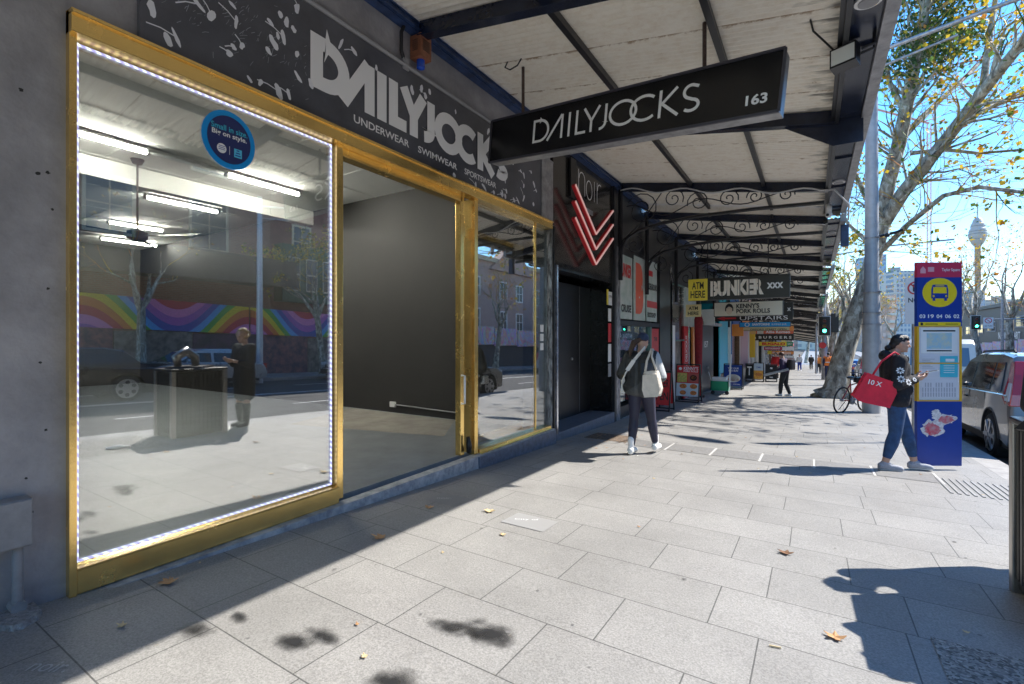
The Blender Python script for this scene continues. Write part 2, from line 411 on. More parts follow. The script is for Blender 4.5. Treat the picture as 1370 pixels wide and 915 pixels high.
# gold shopfront frame
fr = MB()
fr.box(-.05, .05, .93, .965, -.035, 3.20)
fr.box(-.05, .085, .93, 6.62, 3.07, 3.20)
fr.box(-.05, .105, .93, 6.62, 3.165, 3.185)
fr.box(-.05, .045, .965, 2.70, -.03, .105)
fr.box(-.05, .052, .965, 2.70, .104, .115)
fr.box(-.05, .03, 2.69, 2.755, 0, 3.07)
fr.box(-.12, .045, 4.65, 4.72, -.02, 3.07)
fr.box(-.05, .06, 4.74, 6.62, -.03, .03)
fr.box(-.05, .09, 4.74, 6.62, -.045, -.01)
fr.box(-.05, -.01, 6.24, 6.27, .03, 3.07)
fr.box(-.10, -.02, 4.46, 4.53, 0, 3.06)
fr.box(-.13, -.02, 2.70, 4.5, 3.0, 3.07)
mesh_obj('gold_frame', fr, M_gold, sb, bevel=.006)
mb = MB()
mb.box(-.30, -.25, 4.86, 4.93, 0, 3.06); mb.box(-.30, -.25, 4.93, 6.3, 2.72, 2.79); mb.box(-.3, -.25, 4.93, 6.3, 0, .1)
mb.box(-.13, -.02, 4.52, 4.56, 2.6, 2.75)
dl = mesh_obj('sliding_door_frame', mb, M_gold, sb, bevel=.005)
mb = MB(); mb.tube([(.0, 4.45, .62), (.05, 4.45, .62), (.05, 4.45, .95), (.0, 4.45, .95)], .012, 8); mesh_obj('door_handle', mb, M_white, dl, smooth=PI)
mb = MB(); mb.tube([(.03, 4.54, .22), (.05, 4.53, .12), (.03, 4.56, .03)], [.02, .035, .03], 8); mesh_obj('lock', mb, M_black, dl, smooth=PI)
mb = MB(); mb.box(-.03, -.02, .965, 2.68, .125, 3.07); mesh_obj('window_glass', mb, G_front, sb)
mb = MB(); mb.box(-.03, -.02, 4.74, 6.22, .03, 3.07); mesh_obj('window_glass', mb, G_front, sb)
mb = MB(); mb.box(-.03, -.02, 6.28, 6.62, .03, 3.07); mesh_obj('window_glass', mb, G_dark, sb)
# LED strip
def b_led(nt, b):
    N = nt.nodes; L = nt.links; tc = N.new('ShaderNodeTexCoord'); mp = N.new('ShaderNodeVectorMath'); mp.operation = 'DOT_PRODUCT'; mp.inputs[1].default_value = (0, 1, 1)
    L.new(tc.outputs['Object'], mp.inputs[0]); m = N.new('ShaderNodeMath'); m.operation = 'MULTIPLY'; m.inputs[1].default_value = 2 * PI / .045; L.new(mp.outputs['Value'], m.inputs[0])
    s = N.new('ShaderNodeMath'); s.operation = 'SINE'; L.new(m.outputs[0], s.inputs[0])
    r = N.new('ShaderNodeValToRGB'); r.color_ramp.elements[0].position = .3; r.color_ramp.elements[0].color = (.22, .2, .5, 1); r.color_ramp.elements[1].position = .7; r.color_ramp.elements[1].color = (.75, .85, 1, 1)
    mr = N.new('ShaderNodeMapRange'); mr.inputs['From Min'].default_value = -1; L.new(s.outputs[0], mr.inputs['Value']); L.new(mr.outputs[0], r.inputs[0])
    L.new(r.outputs[0], b.inputs['Emission Color']); b.inputs['Emission Strength'].default_value = .42; b.inputs['Base Color'].default_value = (.6, .6, .7, 1)
M_led = nodes_mat('led_tape', b_led)
mb = MB(); mb.box(-.018, -.010, .975, .988, .13, 3.06); mb.box(-.018, -.010, 2.655, 2.668, .13, 3.06); mb.box(-.018, -.010, .988, 2.655, .13, .142); mb.box(-.018, -.010, .988, 2.655, 3.045, 3.057)
mesh_obj('led_strip', mb, M_led, sb)
# window sticker
c = Vector((0, 1.815, 2.80))
st = MB(); disc(st, c, UY, UZ, .185, .205, -.016); so = mesh_obj('window_sticker', st, mat('sticker_blue', (.0, .28, .72), .4), sb)
st = MB(); disc(st, c, UY, UZ, .15, .167, -.013); mesh_obj('sticker_centre', st, mat('sticker_navy', (.02, .03, .13), .4), so)
text('Small in size.', c + Vector((0, -.125, .055)), UY, .25, UZ, .04, mat('sticker_cyan_text', (.05, .5, .7), .5), so, off=-.010, bold=.01)
text('Big on style.', c + Vector((0, -.12, .005)), UY, .24, UZ, .045, M_letter, so, off=-.010, bold=.02)
st = MB(); disc(st, c + Vector((0, -.055, -.075)), UY, UZ, .032, .034, -.010, 20); sheet(st, c + Vector((0, -.003, -.105)), UY, .003, UZ, .06, -.010); mesh_obj('emblem', st, M_letter, so)
st = MB(); sheet(st, c + Vector((0, .03, -.11)), UY, .055, UZ, .062, -.010); mesh_obj('emblem', st, mat('sticker_lightblue', (.1, .55, .8), .5), so)
st = MB()
for i in range(3): sheet(st, c + Vector((0, -.077, -.085 + i * .012)), UY, .044, UZ, .004, -.008)
for i in range(3): sheet(st, c + Vector((0, .036 + i * .005, -.10 + i * .018)), UY, .04 - i * .01, UZ, .008, -.008)
mesh_obj('emblem_lines', st, M_blue, so)
# fascia sign
M_fascia = mat('fascia_charcoal', (.08, .083, .10), .3, var=.25, vscale=1.6)
mb = MB(); mb.box(0, .035, 1.26, 6.34, 3.205, 4.10); fs = mesh_obj('fascia_sign', mb, M_fascia, sb)
mb = MB(); wordmark(mb, (.035, 2.42, 3.45), UY, 2.92, UZ, .45, .118, off=.004); mesh_obj('lettering', mb, M_letter, fs)
for s_, y0, y1 in (('UNDERWEAR', 2.86, 3.55), ('SWIMWEAR', 3.68, 4.32), ('SPORTSWEAR', 4.46, 5.12)):
    text(s_, (.035, y0, 3.315), UY, y1 - y0, UZ, .07, M_letter, fs, off=.004, bold=.015)
rnd = random.Random(5); mb = MB()
M_sp = mat('splash_white', (.75, .76, .8), .5)
for i in range(75):
    mb = MB()
    y = rnd.choice([rnd.uniform(1.3, 2.35), rnd.uniform(1.5, 2.4), rnd.uniform(2.4, 5.4), rnd.uniform(5.2, 6.2)]); z = rnd.uniform(3.26, 4.05)
    if 2.5 < y < 5.3 and 3.3 < z < 3.9: z = rnd.choice([rnd.uniform(3.9, 4.03), rnd.uniform(3.23, 3.31)])
    a = rnd.uniform(1.1, 2.6); ln = rnd.uniform(.025, .065); wd_ = rnd.uniform(.012, .026)
    d = Vector((0, math.cos(a), math.sin(a))); e = Vector((0, -math.sin(a), math.cos(a))); pc = Vector((.035, y, z)); off = Vector((.003 + i * .00003, 0, 0))
    pts = [pc + d * (ln * math.cos(t)) + e * (wd_ * math.sin(t) * (1 + rnd.uniform(-.3, .3))) + off for t in [2 * PI * k / 10 for k in range(10)]]
    mb.add(pts, [tuple(range(10))])
    if i % 2: stroke(mb, [(0, 0), (ln * .8, ln * 1.2), (ln * 1.2, ln * 2.4)], .008, pc, d, 1, e, 1, .0065 + i * .00003)
    mesh_obj('paint_splash', mb, M_sp, fs)
# scuffs: thin broken rubbed marks
mb = MB()
for i in range(120):
    y = rnd.gauss(1.85, .3); z = rnd.gauss(3.62, .13)
    if not (1.3 < y < 2.6 and 3.24 < z < 4.0): continue
    a = rnd.gauss(1.0, .4); l = rnd.uniform(.01, .06)
    stroke(mb, [(0, 0), (l * .5, rnd.uniform(-.004, .004)), (l, 0)], rnd.uniform(.0015, .004), (.035, y, z), (0, math.cos(a), math.sin(a)), 1, (0, -math.sin(a), math.cos(a)), 1, .0012 + i * .00001)
mesh_obj('scuff_mark', mb, mat('scuff_grey', (.3, .32, .36), .7), fs)
mb = MB(); mb.box(0, .05, 6.34, 6.70, 3.18, 4.12); mesh_obj('fascia_end_panel', mb, M_steel, sb, bevel=.004)
mb = MB(); mb.tube([(.035, 1.26, 4.13), (.035, 6.7, 4.13)], .022, 8); mesh_obj('conduit', mb, mat('grey_conduit', (.3, .3, .31), .4), sb, smooth=1)
mb = MB(); mb.tube([(.03, -.4, 3.3), (.03, .9, 3.3)], .001, 4); mb.box(0, .012, .925, 1.262, 3.2, 3.204)
# chipped metal pilaster strips between shops
mb = MB(); mb.box(-.05, .04, 6.66, 6.78, -.42, 3.16); mesh_obj('pilaster', mb, mat('chipped_metal', (.5, .5, .53), .35, .4, col2=(.03, .03, .035), vscale=9, stretch=(3, 3, .6)), sb, bevel=.004)
mb = MB(); mb.box(.041, .07, 6.70, 6.73, -.3, 3.14); mesh_obj('door_track', mb, M_black, sb)
mb = MB()
for i in range(3): mb.box(-.018, -.014, 6.4, 6.5, 1.2 + i * .14, 1.31 + i * .14)
mesh_obj('paper_notice', mb, M_white, sb)
for yy in (1.3, 3.6, 5.9):       # upper storey
    mb = MB(); mb.box(-.02, .03, yy - .55, yy + .55, 5.9, 7.9); w = mesh_obj('window', mb, M_white, sb)
    mb = MB(); mb.box(.031, .036, yy - .47, yy + .47, 5.98, 7.82); mesh_obj('pane', mb, mat('upper_pane', (.04, .05, .06), .08), w)

# tubes of light on the shop ceiling
M_tube = mat('fluoro_tube', (.9, .9, .85), .5, emit=(1, .98, .86), es=50)
G_t = 'fluorescent battens on the shop ceiling'
for i, (x, y0, y1, lab) in enumerate([(-4.45, 1.75, 3.0, 'lit fluorescent batten on the shop ceiling nearest the left window jamb'),
        (-4.45, 4.05, 5.35, 'lit fluorescent batten just below the round window sticker'),
        (-7.0, 3.9, 5.2, 'lit fluorescent batten in the middle row behind the fan rod'),
        (-10.0, 4.3, 5.4, 'short lit fluorescent batten above the fan blades'),
        (-12.4, 4.9, 6.2, 'long lit fluorescent batten farthest back behind the fan')]):
    t = thing('ceiling_light', lab, 'ceiling light', (x, (y0 + y1) / 2, 4.07), group=G_t)
    mb = MB(); mb.box(x - .05, x + .05, y0, y1, 4.03, 4.069); mesh_obj('batten', mb, M_white, t)
    mb = MB(); mb.tube([(x, y0 + .03, 4.0), (x, y1 - .03, 4.0)], .028, 8); mesh_obj('tube', mb, M_tube, t, smooth=1)
    mb = MB(); mb.box(x - .03, x + .03, y0 - .01, y0 + .03, 3.97, 4.03); mb.box(x - .03, x + .03, y1 - .03, y1 + .01, 3.97, 4.03); mesh_obj('end_cap', mb, M_grey, t)
mb = MB(); mb.box(-4.48, -4.42, 3.0, 4.05, 4.035, 4.069); tag(mesh_obj('cable_duct', mb, M_white), 'white surface cable duct between two ceiling battens', 'cable duct')
t = thing('ceiling_fan', 'black three-blade ceiling fan hanging on a long rod inside the shop', 'fan', (-5.1, 3.1, 4.07))
mb = MB(); mb.cyl((-5.1, 3.1, 4.07), (-5.1, 3.1, 4.0), .09, 16, .06); mb.cyl((-5.1, 3.1, 4.0), (-5.1, 3.1, 2.98), .014, 8); mesh_obj('rod', mb, M_black, t, smooth=1)
mb = MB(); mb.tube([(-5.1, 3.1, 3.02), (-5.1, 3.1, 2.98), (-5.1, 3.1, 2.88), (-5.1, 3.1, 2.84)], [.04, .13, .13, .05], 18); mesh_obj('motor', mb, M_black, t, smooth=1)
for k in range(3):
    a = .5 + k * 2 * PI / 3; d = Vector((math.cos(a), math.sin(a), 0)); e = Vector((-d.y, d.x, .42)); cc = Vector((-5.1, 3.1, 2.92)); mb = MB()
    mb.prism([cc + d * .1 - e * .03, cc + d * .95 - e * .085, cc + d * .95 + e * .085, cc + d * .1 + e * .03], (0, 0, .008)); mesh_obj('blade', mb, M_black, t)

# alarm box, hose, meter box
t = thing('alarm_siren', 'rusty brown louvred alarm box with a blue strobe above the fascia sign', 'alarm', (.0, 3.68, 4.28))
mb = MB(); mb.box(0, .15, 3.6, 3.76, 4.25, 4.48); mesh_obj('siren_case', mb, mat('rust_brown_metal', (.26, .10, .05), .5, var=.2, vscale=20), t, bevel=.006)
mb = MB()
for i in range(6):
    z = 4.32 + i * .02; mb.box(.151, .154, 3.63, 3.73, z, z + .007); mb.box(.04, .11, 3.597, 3.599, z, z + .007)
mesh_obj('louvre', mb, M_dark, t)
mb = MB(); mb.tube([(.075, 3.68, 4.249), (.075, 3.68, 4.17), (.075, 3.68, 4.16)], [.042, .042, .02], 14); mesh_obj('strobe', mb, mat('blue_lens', (.02, .08, .5), .15), t, smooth=1)
mb = MB(); mb.tube([(.03, 3.50, 4.14), (.04, 3.44, 4.25), (.05, 3.43, 4.42), (.04, 3.5, 4.56), (.02, 3.62, 4.62)], .018, 8)
tag(mesh_obj('cable', mb, M_rubber, smooth=PI), 'thick black cable looping up the wall beside the alarm box', 'cable')
mb = MB(); mb.box(.0, .05, 3.46, 3.54, 4.08, 4.2); tag(mesh_obj('junction_box', mb, mat('grey_conduit', (.3,.3,.31)), bevel=.005), 'small grey junction box at the conduit below the black cable', 'junction box')
t = thing('meter_box', 'small grey metal meter box on the left pier with a pipe running to the ground', 'meter box', (.0, .72, 0))
M_box = mat('grey_box_paint', (.24, .24, .25), .42, var=.15, vscale=10)
mb = MB(); mb.box(0, .10, .60, .775, .33, .575); mesh_obj('box', mb, M_box, t, bevel=.006)
mb = MB(); mb.box(.101, .112, .625, .77, .34, .57); mesh_obj('lid', mb, M_box, t, bevel=.004)
mb = MB(); mb.tube([(.05, .73, .33), (.05, .73, -.1)], .022, 10); mesh_obj('pipe', mb, M_box, t, smooth=1)
mb = MB(); mb.tube([(.0, .73, .02), (.075, .73, .02)], .032, 10); mesh_obj('clip', mb, M_box, t)
rnd = random.Random(3); mb = MB(); n = 22
pts = [(.0, .80, 0)] + [(.16 + rnd.uniform(-.03, .03) + .07 * math.sin(k * .5), .80 - k * .03, 0) for k in range(n)] + [(0, .80 - n * .03, 0)]
top = [(p[0] * .93, p[1], gz(p[1]) + rnd.uniform(.018, .03)) for p in pts]
mb.add([(p[0], p[1], gz(p[1])) for p in pts] + top, [tuple(range(n + 2, 2 * n + 4))] + [(i, (i + 1) % (n + 2), (i + 1) % (n + 2) + n + 2, i + n + 2) for i in range(n + 2)])
tag(mesh_obj('concrete_patch', mb, mat('rough_render', (.38, .37, .36), .9, col2=(.2, .19, .19), vscale=40, bump=1.0, bscale=60)), 'broken patch of rough pale concrete at the foot of the meter pipe', 'concrete patch')

# ------------------------------------------------------------------ noir entrance
nb = thing('club_entrance', 'recessed black stone entrance with glossy lintel panel under the awning', 'entrance', (0, 8.2, gz(8.2)))
M_stone = mat('polished_black_stone', (.012, .012, .013), .12, var=.5, vscale=8)
M_brown = mat('polished_brown_panel', (.03, .027, .025), .16, var=.2, vscale=1.5)
mb = MB(); mb.box(-.3, .0, 6.80, 9.42, 2.62, 4.62); mesh_obj('lintel_panel', mb, M_brown, nb)
mb = MB(); mb.box(-.3, -.01, 6.80, 9.42, 4.62, 9); mb.box(-8, -.3, 6.8, 9.42, 8.8, 9.1); mesh_obj('wall', mb, M_wallb, nb)
mb = MB(); mb.box(-3, .06, 6.80, 9.42, -.6, -.13); mesh_obj('step', mb, mat('bluestone_step', (.13, .15, .19), .5, var=.2, vscale=12), nb, bevel=.008)
mb = MB(); mb.box(-1.5, -1.4, 6.8, 9.42, -.13, 2.62); mb.box(-1.4, -.0, 6.80, 6.84, -.13, 2.62)
mb.box(-1.4, .0, 9.38, 9.42, -.13, 2.62); mb.box(-1.4, 0, 6.84, 9.38, 2.5, 2.62); mesh_obj('recess_lining', mb, M_stone, nb)
mb = MB(); mb.box(-.52, -.46, 7.0, 9.38, -.13, 2.42); dd = mesh_obj('black_door', mb, mat('matt_black_door', (.012, .012, .014), .4, var=.2), nb, bevel=.004)
mb = MB(); mb.box(-.459, -.456, 7.86, 7.866, -.1, 2.4); mb.box(-.459, -.456, 8.83, 8.836, -.1, 2.4); mb.cyl((-.46, 8.45, .98), (-.43, 8.45, .98), .025, 12); mesh_obj('door_handle', mb, M_steel, dd)
mb = MB(); mb.box(-.458, -.455, 7.55, 7.66, .95, 1.1); mesh_obj('door_notice', mb, M_grey, dd)
mb = MB(); mb.box(-.02, .05, 9.42, 9.56, -.6, 4.62); mb.box(.05, .06, 9.43, 9.46, -.5, 3.2); mesh_obj('corner_post', mb, M_iron, nb)
mb = MB(); mb.box(.001, .012, 9.2, 9.40, 2.05, 2.32); pn = mesh_obj('notice_board', mb, M_white, nb)
mb = MB(); mb.box(.001, .014, 9.12, 9.19, 2.05, 2.36); mesh_obj('stripe', mb, M_yellow, pn)
text('OPEN', (.012, 9.22, 2.2), UY, .16, UZ, .05, M_dark, pn)
for i, (z0, z1, m) in enumerate([(1.72, 1.98, M_white), (1.3, 1.68, M_red), (.9, 1.26, M_white), (.6, .86, M_grey)]):
    mb = MB(); mb.box(.001, .008, 9.2, 9.36, z0, z1); mesh_obj('notice', mb, m, nb)
mb = MB(); mb.box(.0, .07, 6.79, 6.84, -.14, 2.55); mesh_obj('chrome_jamb', mb, M_chrome, nb)
# chevron neon
t = thing('chevron_sign', 'three stacked red outlined V-shaped light bars mounted over the entrance', 'sign', (0, 8.1, 2.7))
M_neon = mat('neon_pale', (.85, .6, .58), .35, emit=(1, .55, .5), es=.10)
M_redm = mat('neon_red_edge', (.6, .03, .04), .4)
for dz in (0, -.27, -.54):
    A_ = Vector((.16, 7.2, 3.9 + dz)); B_ = Vector((.16, 8.08, 3.25 + dz)); C_ = Vector((.16, 8.95, 3.86 + dz))
    for a, b in ((A_, B_), (B_ , C_)):
        mb = MB(); mb.bar(a, b, .045, .05, (1, 0, 0)); o = mesh_obj('chevron_arm', mb, M_redm, t)
        mb = MB(); mb.bar(a + Vector((.028, 0, 0)), b + Vector((.028, 0, 0)), .052, .02, (1, 0, 0)); 
        mb = MB(); mb.bar(a + Vector((.045, 0, 0)), b + Vector((.045, 0, 0)), .036, .012, (1, 0, 0)); mesh_obj('light_face', mb, M_neon, o)
mb = MB(); mb.cyl((0, 8.0, 3.3), (.16, 8.0, 3.3), .015, 8); mb.cyl((0, 7.5, 3.7), (.16, 7.5, 3.7), .015, 8); mesh_obj('bracket', mb, M_iron, t)
t = thing('entrance_sign', 'thin white outlined lettering reading noir beside a black blade on the glossy panel', 'sign', (0, 8.1, 3.9))
mb = MB(); mb.box(.01, .05, 7.35, 7.56, 3.78, 4.44); mesh_obj('blade', mb, M_black, t)
mb = MB(); o_ = (0.03, 7.7, 3.92)
for i, (pts, c) in enumerate([([(0, 0), (0, .42)], 0), ([(0, .3)] + arc(.13, .28, .11, .11, 180, 0) + [(.24, 0)], 0), (arc(.42, .16, .12, .17, 0, 345, 20), 1), ([(.64, 0), (.64, .38)], 0), ([(.76, 0), (.76, .4)], 0), ([(.76, .25)] + arc(.88, .27, .1, .12, 180, 60), 0)]):
    stroke(mb, pts, .02, o_, UY, 1.1, UZ, 1.0, .004 + .0006 * i, c)
mesh_obj('lettering', mb, M_letter, t)
mb = MB(); mb.box(.01, .03, 7.9, 8.35, 3.66, 3.74); mesh_obj('name_plate', mb, M_grey, t)
# ------------------------------------------------------------------ awnings
def b_corr(nt, b):
    N = nt.nodes; L = nt.links; tc = N.new('ShaderNodeTexCoord')
    n = N.new('ShaderNodeTexNoise'); n.inputs['Scale'].default_value = 7; n.inputs['Detail'].default_value = 8; n.inputs['Roughness'].default_value = .75
    mp = N.new('ShaderNodeMapping'); mp.inputs['Scale'].default_value = (1, 2.2, 1); L.new(tc.outputs['Object'], mp.inputs[0]); L.new(mp.outputs[0], n.inputs[0])
    r = N.new('ShaderNodeValToRGB'); e = r.color_ramp.elements; e[0].position = .27; e[0].color = (.2, .1, .05, 1); e[1].position = .34; e[1].color = (.8, .72, .6, 1)
    x = e.new(.55); x.color = (.9, .85, .75, 1)
    L.new(n.outputs[0], r.inputs[0])
    # stained laps every .76 m along the street
    s = N.new('ShaderNodeSeparateXYZ'); L.new(tc.outputs['Object'], s.inputs[0])
    m = N.new('ShaderNodeMath'); m.operation = 'FRACT'; d = N.new('ShaderNodeMath'); d.operation = 'MULTIPLY'; d.inputs[1].default_value = 1 / .76
    L.new(s.outputs['Y'], d.inputs[0]); L.new(d.outputs[0], m.inputs[0])
    ad = N.new('ShaderNodeMath'); ad.operation = 'MULTIPLY_ADD'; ad.inputs[1].default_value = .10; L.new(n.outputs[0], ad.inputs[0]); L.new(m.outputs[0], ad.inputs[2])
    r2 = N.new('ShaderNodeValToRGB'); e = r2.color_ramp.elements; e[0].position = .055; e[0].color = (.45, .36, .28, 1); e[1].position = .07; e[1].color = (1, 1, 1, 1)
    L.new(ad.outputs[0], r2.inputs[0])
    mx = N.new('ShaderNodeMix'); mx.data_type = 'RGBA'; mx.blend_type = 'MULTIPLY'; mx.inputs[0].default_value = 1; L.new(r.outputs[0], mx.inputs[6]); L.new(r2.outputs[0], mx.inputs[7])
    # grime at the outer edge
    n2 = N.new('ShaderNodeTexNoise'); n2.inputs['Scale'].default_value = 5; n2.inputs['Detail'].default_value = 8; mp2 = N.new('ShaderNodeMapping'); mp2.inputs['Scale'].default_value = (.6, 4, 1)
    L.new(tc.outputs['Object'], mp2.inputs[0]); L.new(mp2.outputs[0], n2.inputs[0])
    a2 = N.new('ShaderNodeMath'); a2.operation = 'MULTIPLY_ADD'; a2.inputs[1].default_value = 1.5; L.new(n2.outputs[0], a2.inputs[0]); L.new(s.outputs['X'], a2.inputs[2])
    r3 = N.new('ShaderNodeMapRange'); r3.inputs['From Min'].default_value = 4.3; r3.inputs['From Max'].default_value = 4.6; r3.inputs['To Min'].default_value = 1; r3.inputs['To Max'].default_value = .25
    L.new(a2.outputs[0], r3.inputs[0])
    mx2 = N.new('ShaderNodeMix'); mx2.data_type = 'RGBA'; mx2.blend_type = 'MULTIPLY'; mx2.inputs[0].default_value = 1; L.new(mx.outputs[2], mx2.inputs[6]); L.new(r3.outputs[0], mx2.inputs[7])
    L.new(mx2.outputs[2], b.inputs['Base Color'])
M_corr = nodes_mat('corrugated_cream', b_corr, .55)
def za(x, dz): return 4.66 - .165 * x + dz
def spiral(c, r0, turns, a0, sgn=1, n=26):
    out = []
    for i in range(n + 1):
        t = i / n; a = a0 + sgn * turns * 2 * PI * t; r = r0 * (1 - t) ** .8 + .012
        out.append(Vector((c[0] + r * math.cos(a), c[1], c[2] + r * math.sin(a))))
    return out
def arch_bracket(t, y, dz, detail=2):
    P = [(.06, 3.12), (.10, 3.3), (.2, 3.46), (.45, 3.6), (.9, 3.69), (1.6, 3.74), (2.6, 3.74), (3.66, 3.70)]
    mb = MB(); mb.tube([(x, y, z + dz) for x, z in P], .035 if detail > 1 else .03, 6)
    mb.tube([(.06, y, 2.6 + dz), (.06, y, 4.55 + dz)], .05, 6)
    mesh_obj('bracket_arch', mb, M_iron, t, smooth=1)
    r = .011 if detail > 1 else .014; nn = 6 if detail > 1 else 4; mb = MB()
    mb.tube(spiral((.52, y, 4.02 + dz), .34, 1.9, 2.6, -1), r, nn)
    mb.tube(spiral((.36, y, 3.3 + dz), .18, 1.3, 1.2, -1), r, nn)
    for cx_, cz_, rr, a0, sg in ((1.15, 4.15, .19, -.5, 1), (1.62, 4.02, .2, 3.4, -1), (2.15, 4.0, .17, -.3, 1), (2.6, 3.97, .13, 3.2, -1), (3.1, 3.93, .12, -.2, 1)):
        mb.tube(spiral((cx_, y, cz_ + dz), rr, 1.6, a0, sg, 20), r, nn)
    mb.tube([(x, y, 4.0 + dz - .05 * x / 2 + .16 * math.sin(x * 4.4 + .3) * (1 - x / 5)) for x in [.2 + .12 * k for k in range(28)]], r, nn)
    mb.tube([(.1, y, 3.42 + dz), (.5, y, 3.75 + dz), (.95, y, 4.35 + dz)], r, nn)
    mesh_obj('scrollwork', mb, M_iron, t, smooth=PI)
GA = 'street awnings stepping down the hill'
def awning(y0, y1, dz, label, fine=True, frames=None, scrolls=(), purl=(1.5, 2.75), lights=()):
    t = thing('street_awning', label, 'awning', (0, y0, 4.5 + dz), group=GA)
    mb = MB(); pitch = .076 if fine else .15; n = int((y1 - y0) / pitch * (8 if fine else 4)); vs = []; fs = []
    for i in range(n + 1):
        y = y0 + (y1 - y0) * i / n; w = .014 * math.sin(2 * PI * y / pitch)
        vs += [(.04, y, za(.04, dz) + w), (3.74, y, za(3.74, dz) + w), (.04, y, za(.04, dz) + w + .004), (3.74, y, za(3.74, dz) + w + .004)]
    for i in range(n):
        a = 4 * i; fs += [(a, a + 4, a + 5, a + 1), (a + 2, a + 3, a + 7, a + 6)]
    mb.add(vs, fs); mesh_obj('roof_sheet', mb, M_corr, t, smooth=PI)
    if y0 > 0:
        mb = MB(); mb.hexa([(.02, y0 - .012, za(.02, dz) - .02), (3.96, y0 - .012, za(3.96, dz) - .02), (3.96, y0 - .003, za(3.96, dz) - .02), (.02, y0 - .003, za(.02, dz) - .02), (.02, y0 - .012, za(.02, dz) + .5), (3.96, y0 - .012, za(3.96, dz) + .5), (3.96, y0 - .003, za(3.96, dz) + .5), (.02, y0 - .003, za(.02, dz) + .5)]); mesh_obj('end_board', mb, M_corr, t)
    mb = MB(); mb.box(.0, .10, y0, y1, 4.50 + dz, 4.61 + dz); mesh_obj('wall_beam', mb, M_navyb, t)
    mb = MB(); mb.box(.10, .135, y0, y1, 4.515 + dz, 4.525 + dz); mb.box(.10, .12, y0, y1, 4.59 + dz, 4.6 + dz); mesh_obj('beam_flange', mb, M_navyb, t)
    fl = frames if frames is not None else [y0 + .1 + (y1 - y0 - .2) * k / max(1, round((y1 - y0) / 3)) for k in range(round((y1 - y0) / 3) + 1)]
    for y in fl:
        mb = MB(); mb.bar((.10, y, za(.10, dz) - .10), (3.72, y, za(3.72, dz) - .10), .05, .15)
        mb.bar((.10, y, za(.10, dz) - .178), (3.72, y, za(3.72, dz) - .178), .11, .012); mesh_obj('rafter', mb, M_navy if fine else M_iron, t)
        if fine and abs(y - 6.7) < .1:
            mb = MB(); mb.prism([(3.2, y - .008, za(3.2, dz) - .19), (3.98, y - .008, 3.95 + dz), (3.98, y - .008, 3.62 + dz), (3.7, y - .008, 3.62 + dz)], (0, .016, 0)); mesh_obj('gusset_plate', mb, M_navy, t)
    for x in purl:
        mb = MB(); mb.bar((x, y0, za(x, dz) - .055), (x, y1, za(x, dz) - .055), .045, .075); mb.bar((x, y0, za(x, dz) - .098), (x, y1, za(x, dz) - .098), .058, .008); mesh_obj('purlin', mb, M_iron, t)
    mb = MB(); mb.bar((3.73, y0, 3.97 + dz), (3.73, y1, 3.97 + dz), .04, .2); mb.bar((3.70, y0, 3.92 + dz), (3.70, y1, 3.92 + dz), .05, .03); mesh_obj('edge_beam', mb, M_iron, t)
    mb = MB(); mb.box(3.75, 3.96, y0, y1, 3.93 + dz, 3.95 + dz)
    k = y0 + .4
    while k < y1 - .2: mb.box(3.752, 3.958, k, k + .05, 3.905 + dz, 3.93 + dz); k += 1.525
    mesh_obj('soffit', mb, M_navy, t)
    mb = MB(); mb.box(3.96, 4.055, y0, y1, 3.88 + dz, 4.02 + dz); mb.box(4.03, 4.055, y0, y1, 4.02 + dz, 4.12 + dz); mesh_obj('gutter', mb, M_steel, t)
    for y in lights:
        mb = MB(); mb.cyl((3.85, y, 3.93 + dz), (3.85, y, 3.905 + dz), .09, 24); o = mesh_obj('downlight', mb, M_white, t)
        mb = MB(); mb.cyl((3.85, y, 3.905 + dz), (3.85, y, 3.895 + dz), .066, 24); mesh_obj('lens', mb, M_grey, o)
    for y, d in scrolls: arch_bracket(t, y, dz, d)
    return t
awning(-7.5, 11.6, 0, 'cream corrugated awning nearest the camera, over the gold framed shop and the black entrance', True, [-5.5, -2.45, .6, 3.65, 6.7, 9.72], [(9.76, 2)], lights=(-1, 1.7, 4.45, 7.4, 9.4))
awning(11.62, 17.6, -.16, 'cream awning over the poster covered shopfront, second from the camera', True, None, [(11.66, 2), (14.6, 1)], lights=(13, 15.5))
awning(17.62, 25.0, -.42, 'awning above the white face sign and the numbered black door', False, None, [(17.7, 1), (21, 1)])
yy = 25.02; k = 0
names = ['above the blue banner sign', 'over the tan and red signs', 'over the black burger sign', 'over the yellow signs', 'over the pink and white signs', 'over the orange sign beyond the chalkboards', 'near the far end of the row', 'second last before the end of the row', 'farthest one visible down the street']
for k in range(9):
    awning(yy, yy + 9.6, -.036 * (yy - 5), 'dark framed street awning ' + names[k], False, None, [(yy + .1, 1), (yy + 4.8, 1)] if k < 4 else []); yy += 9.65
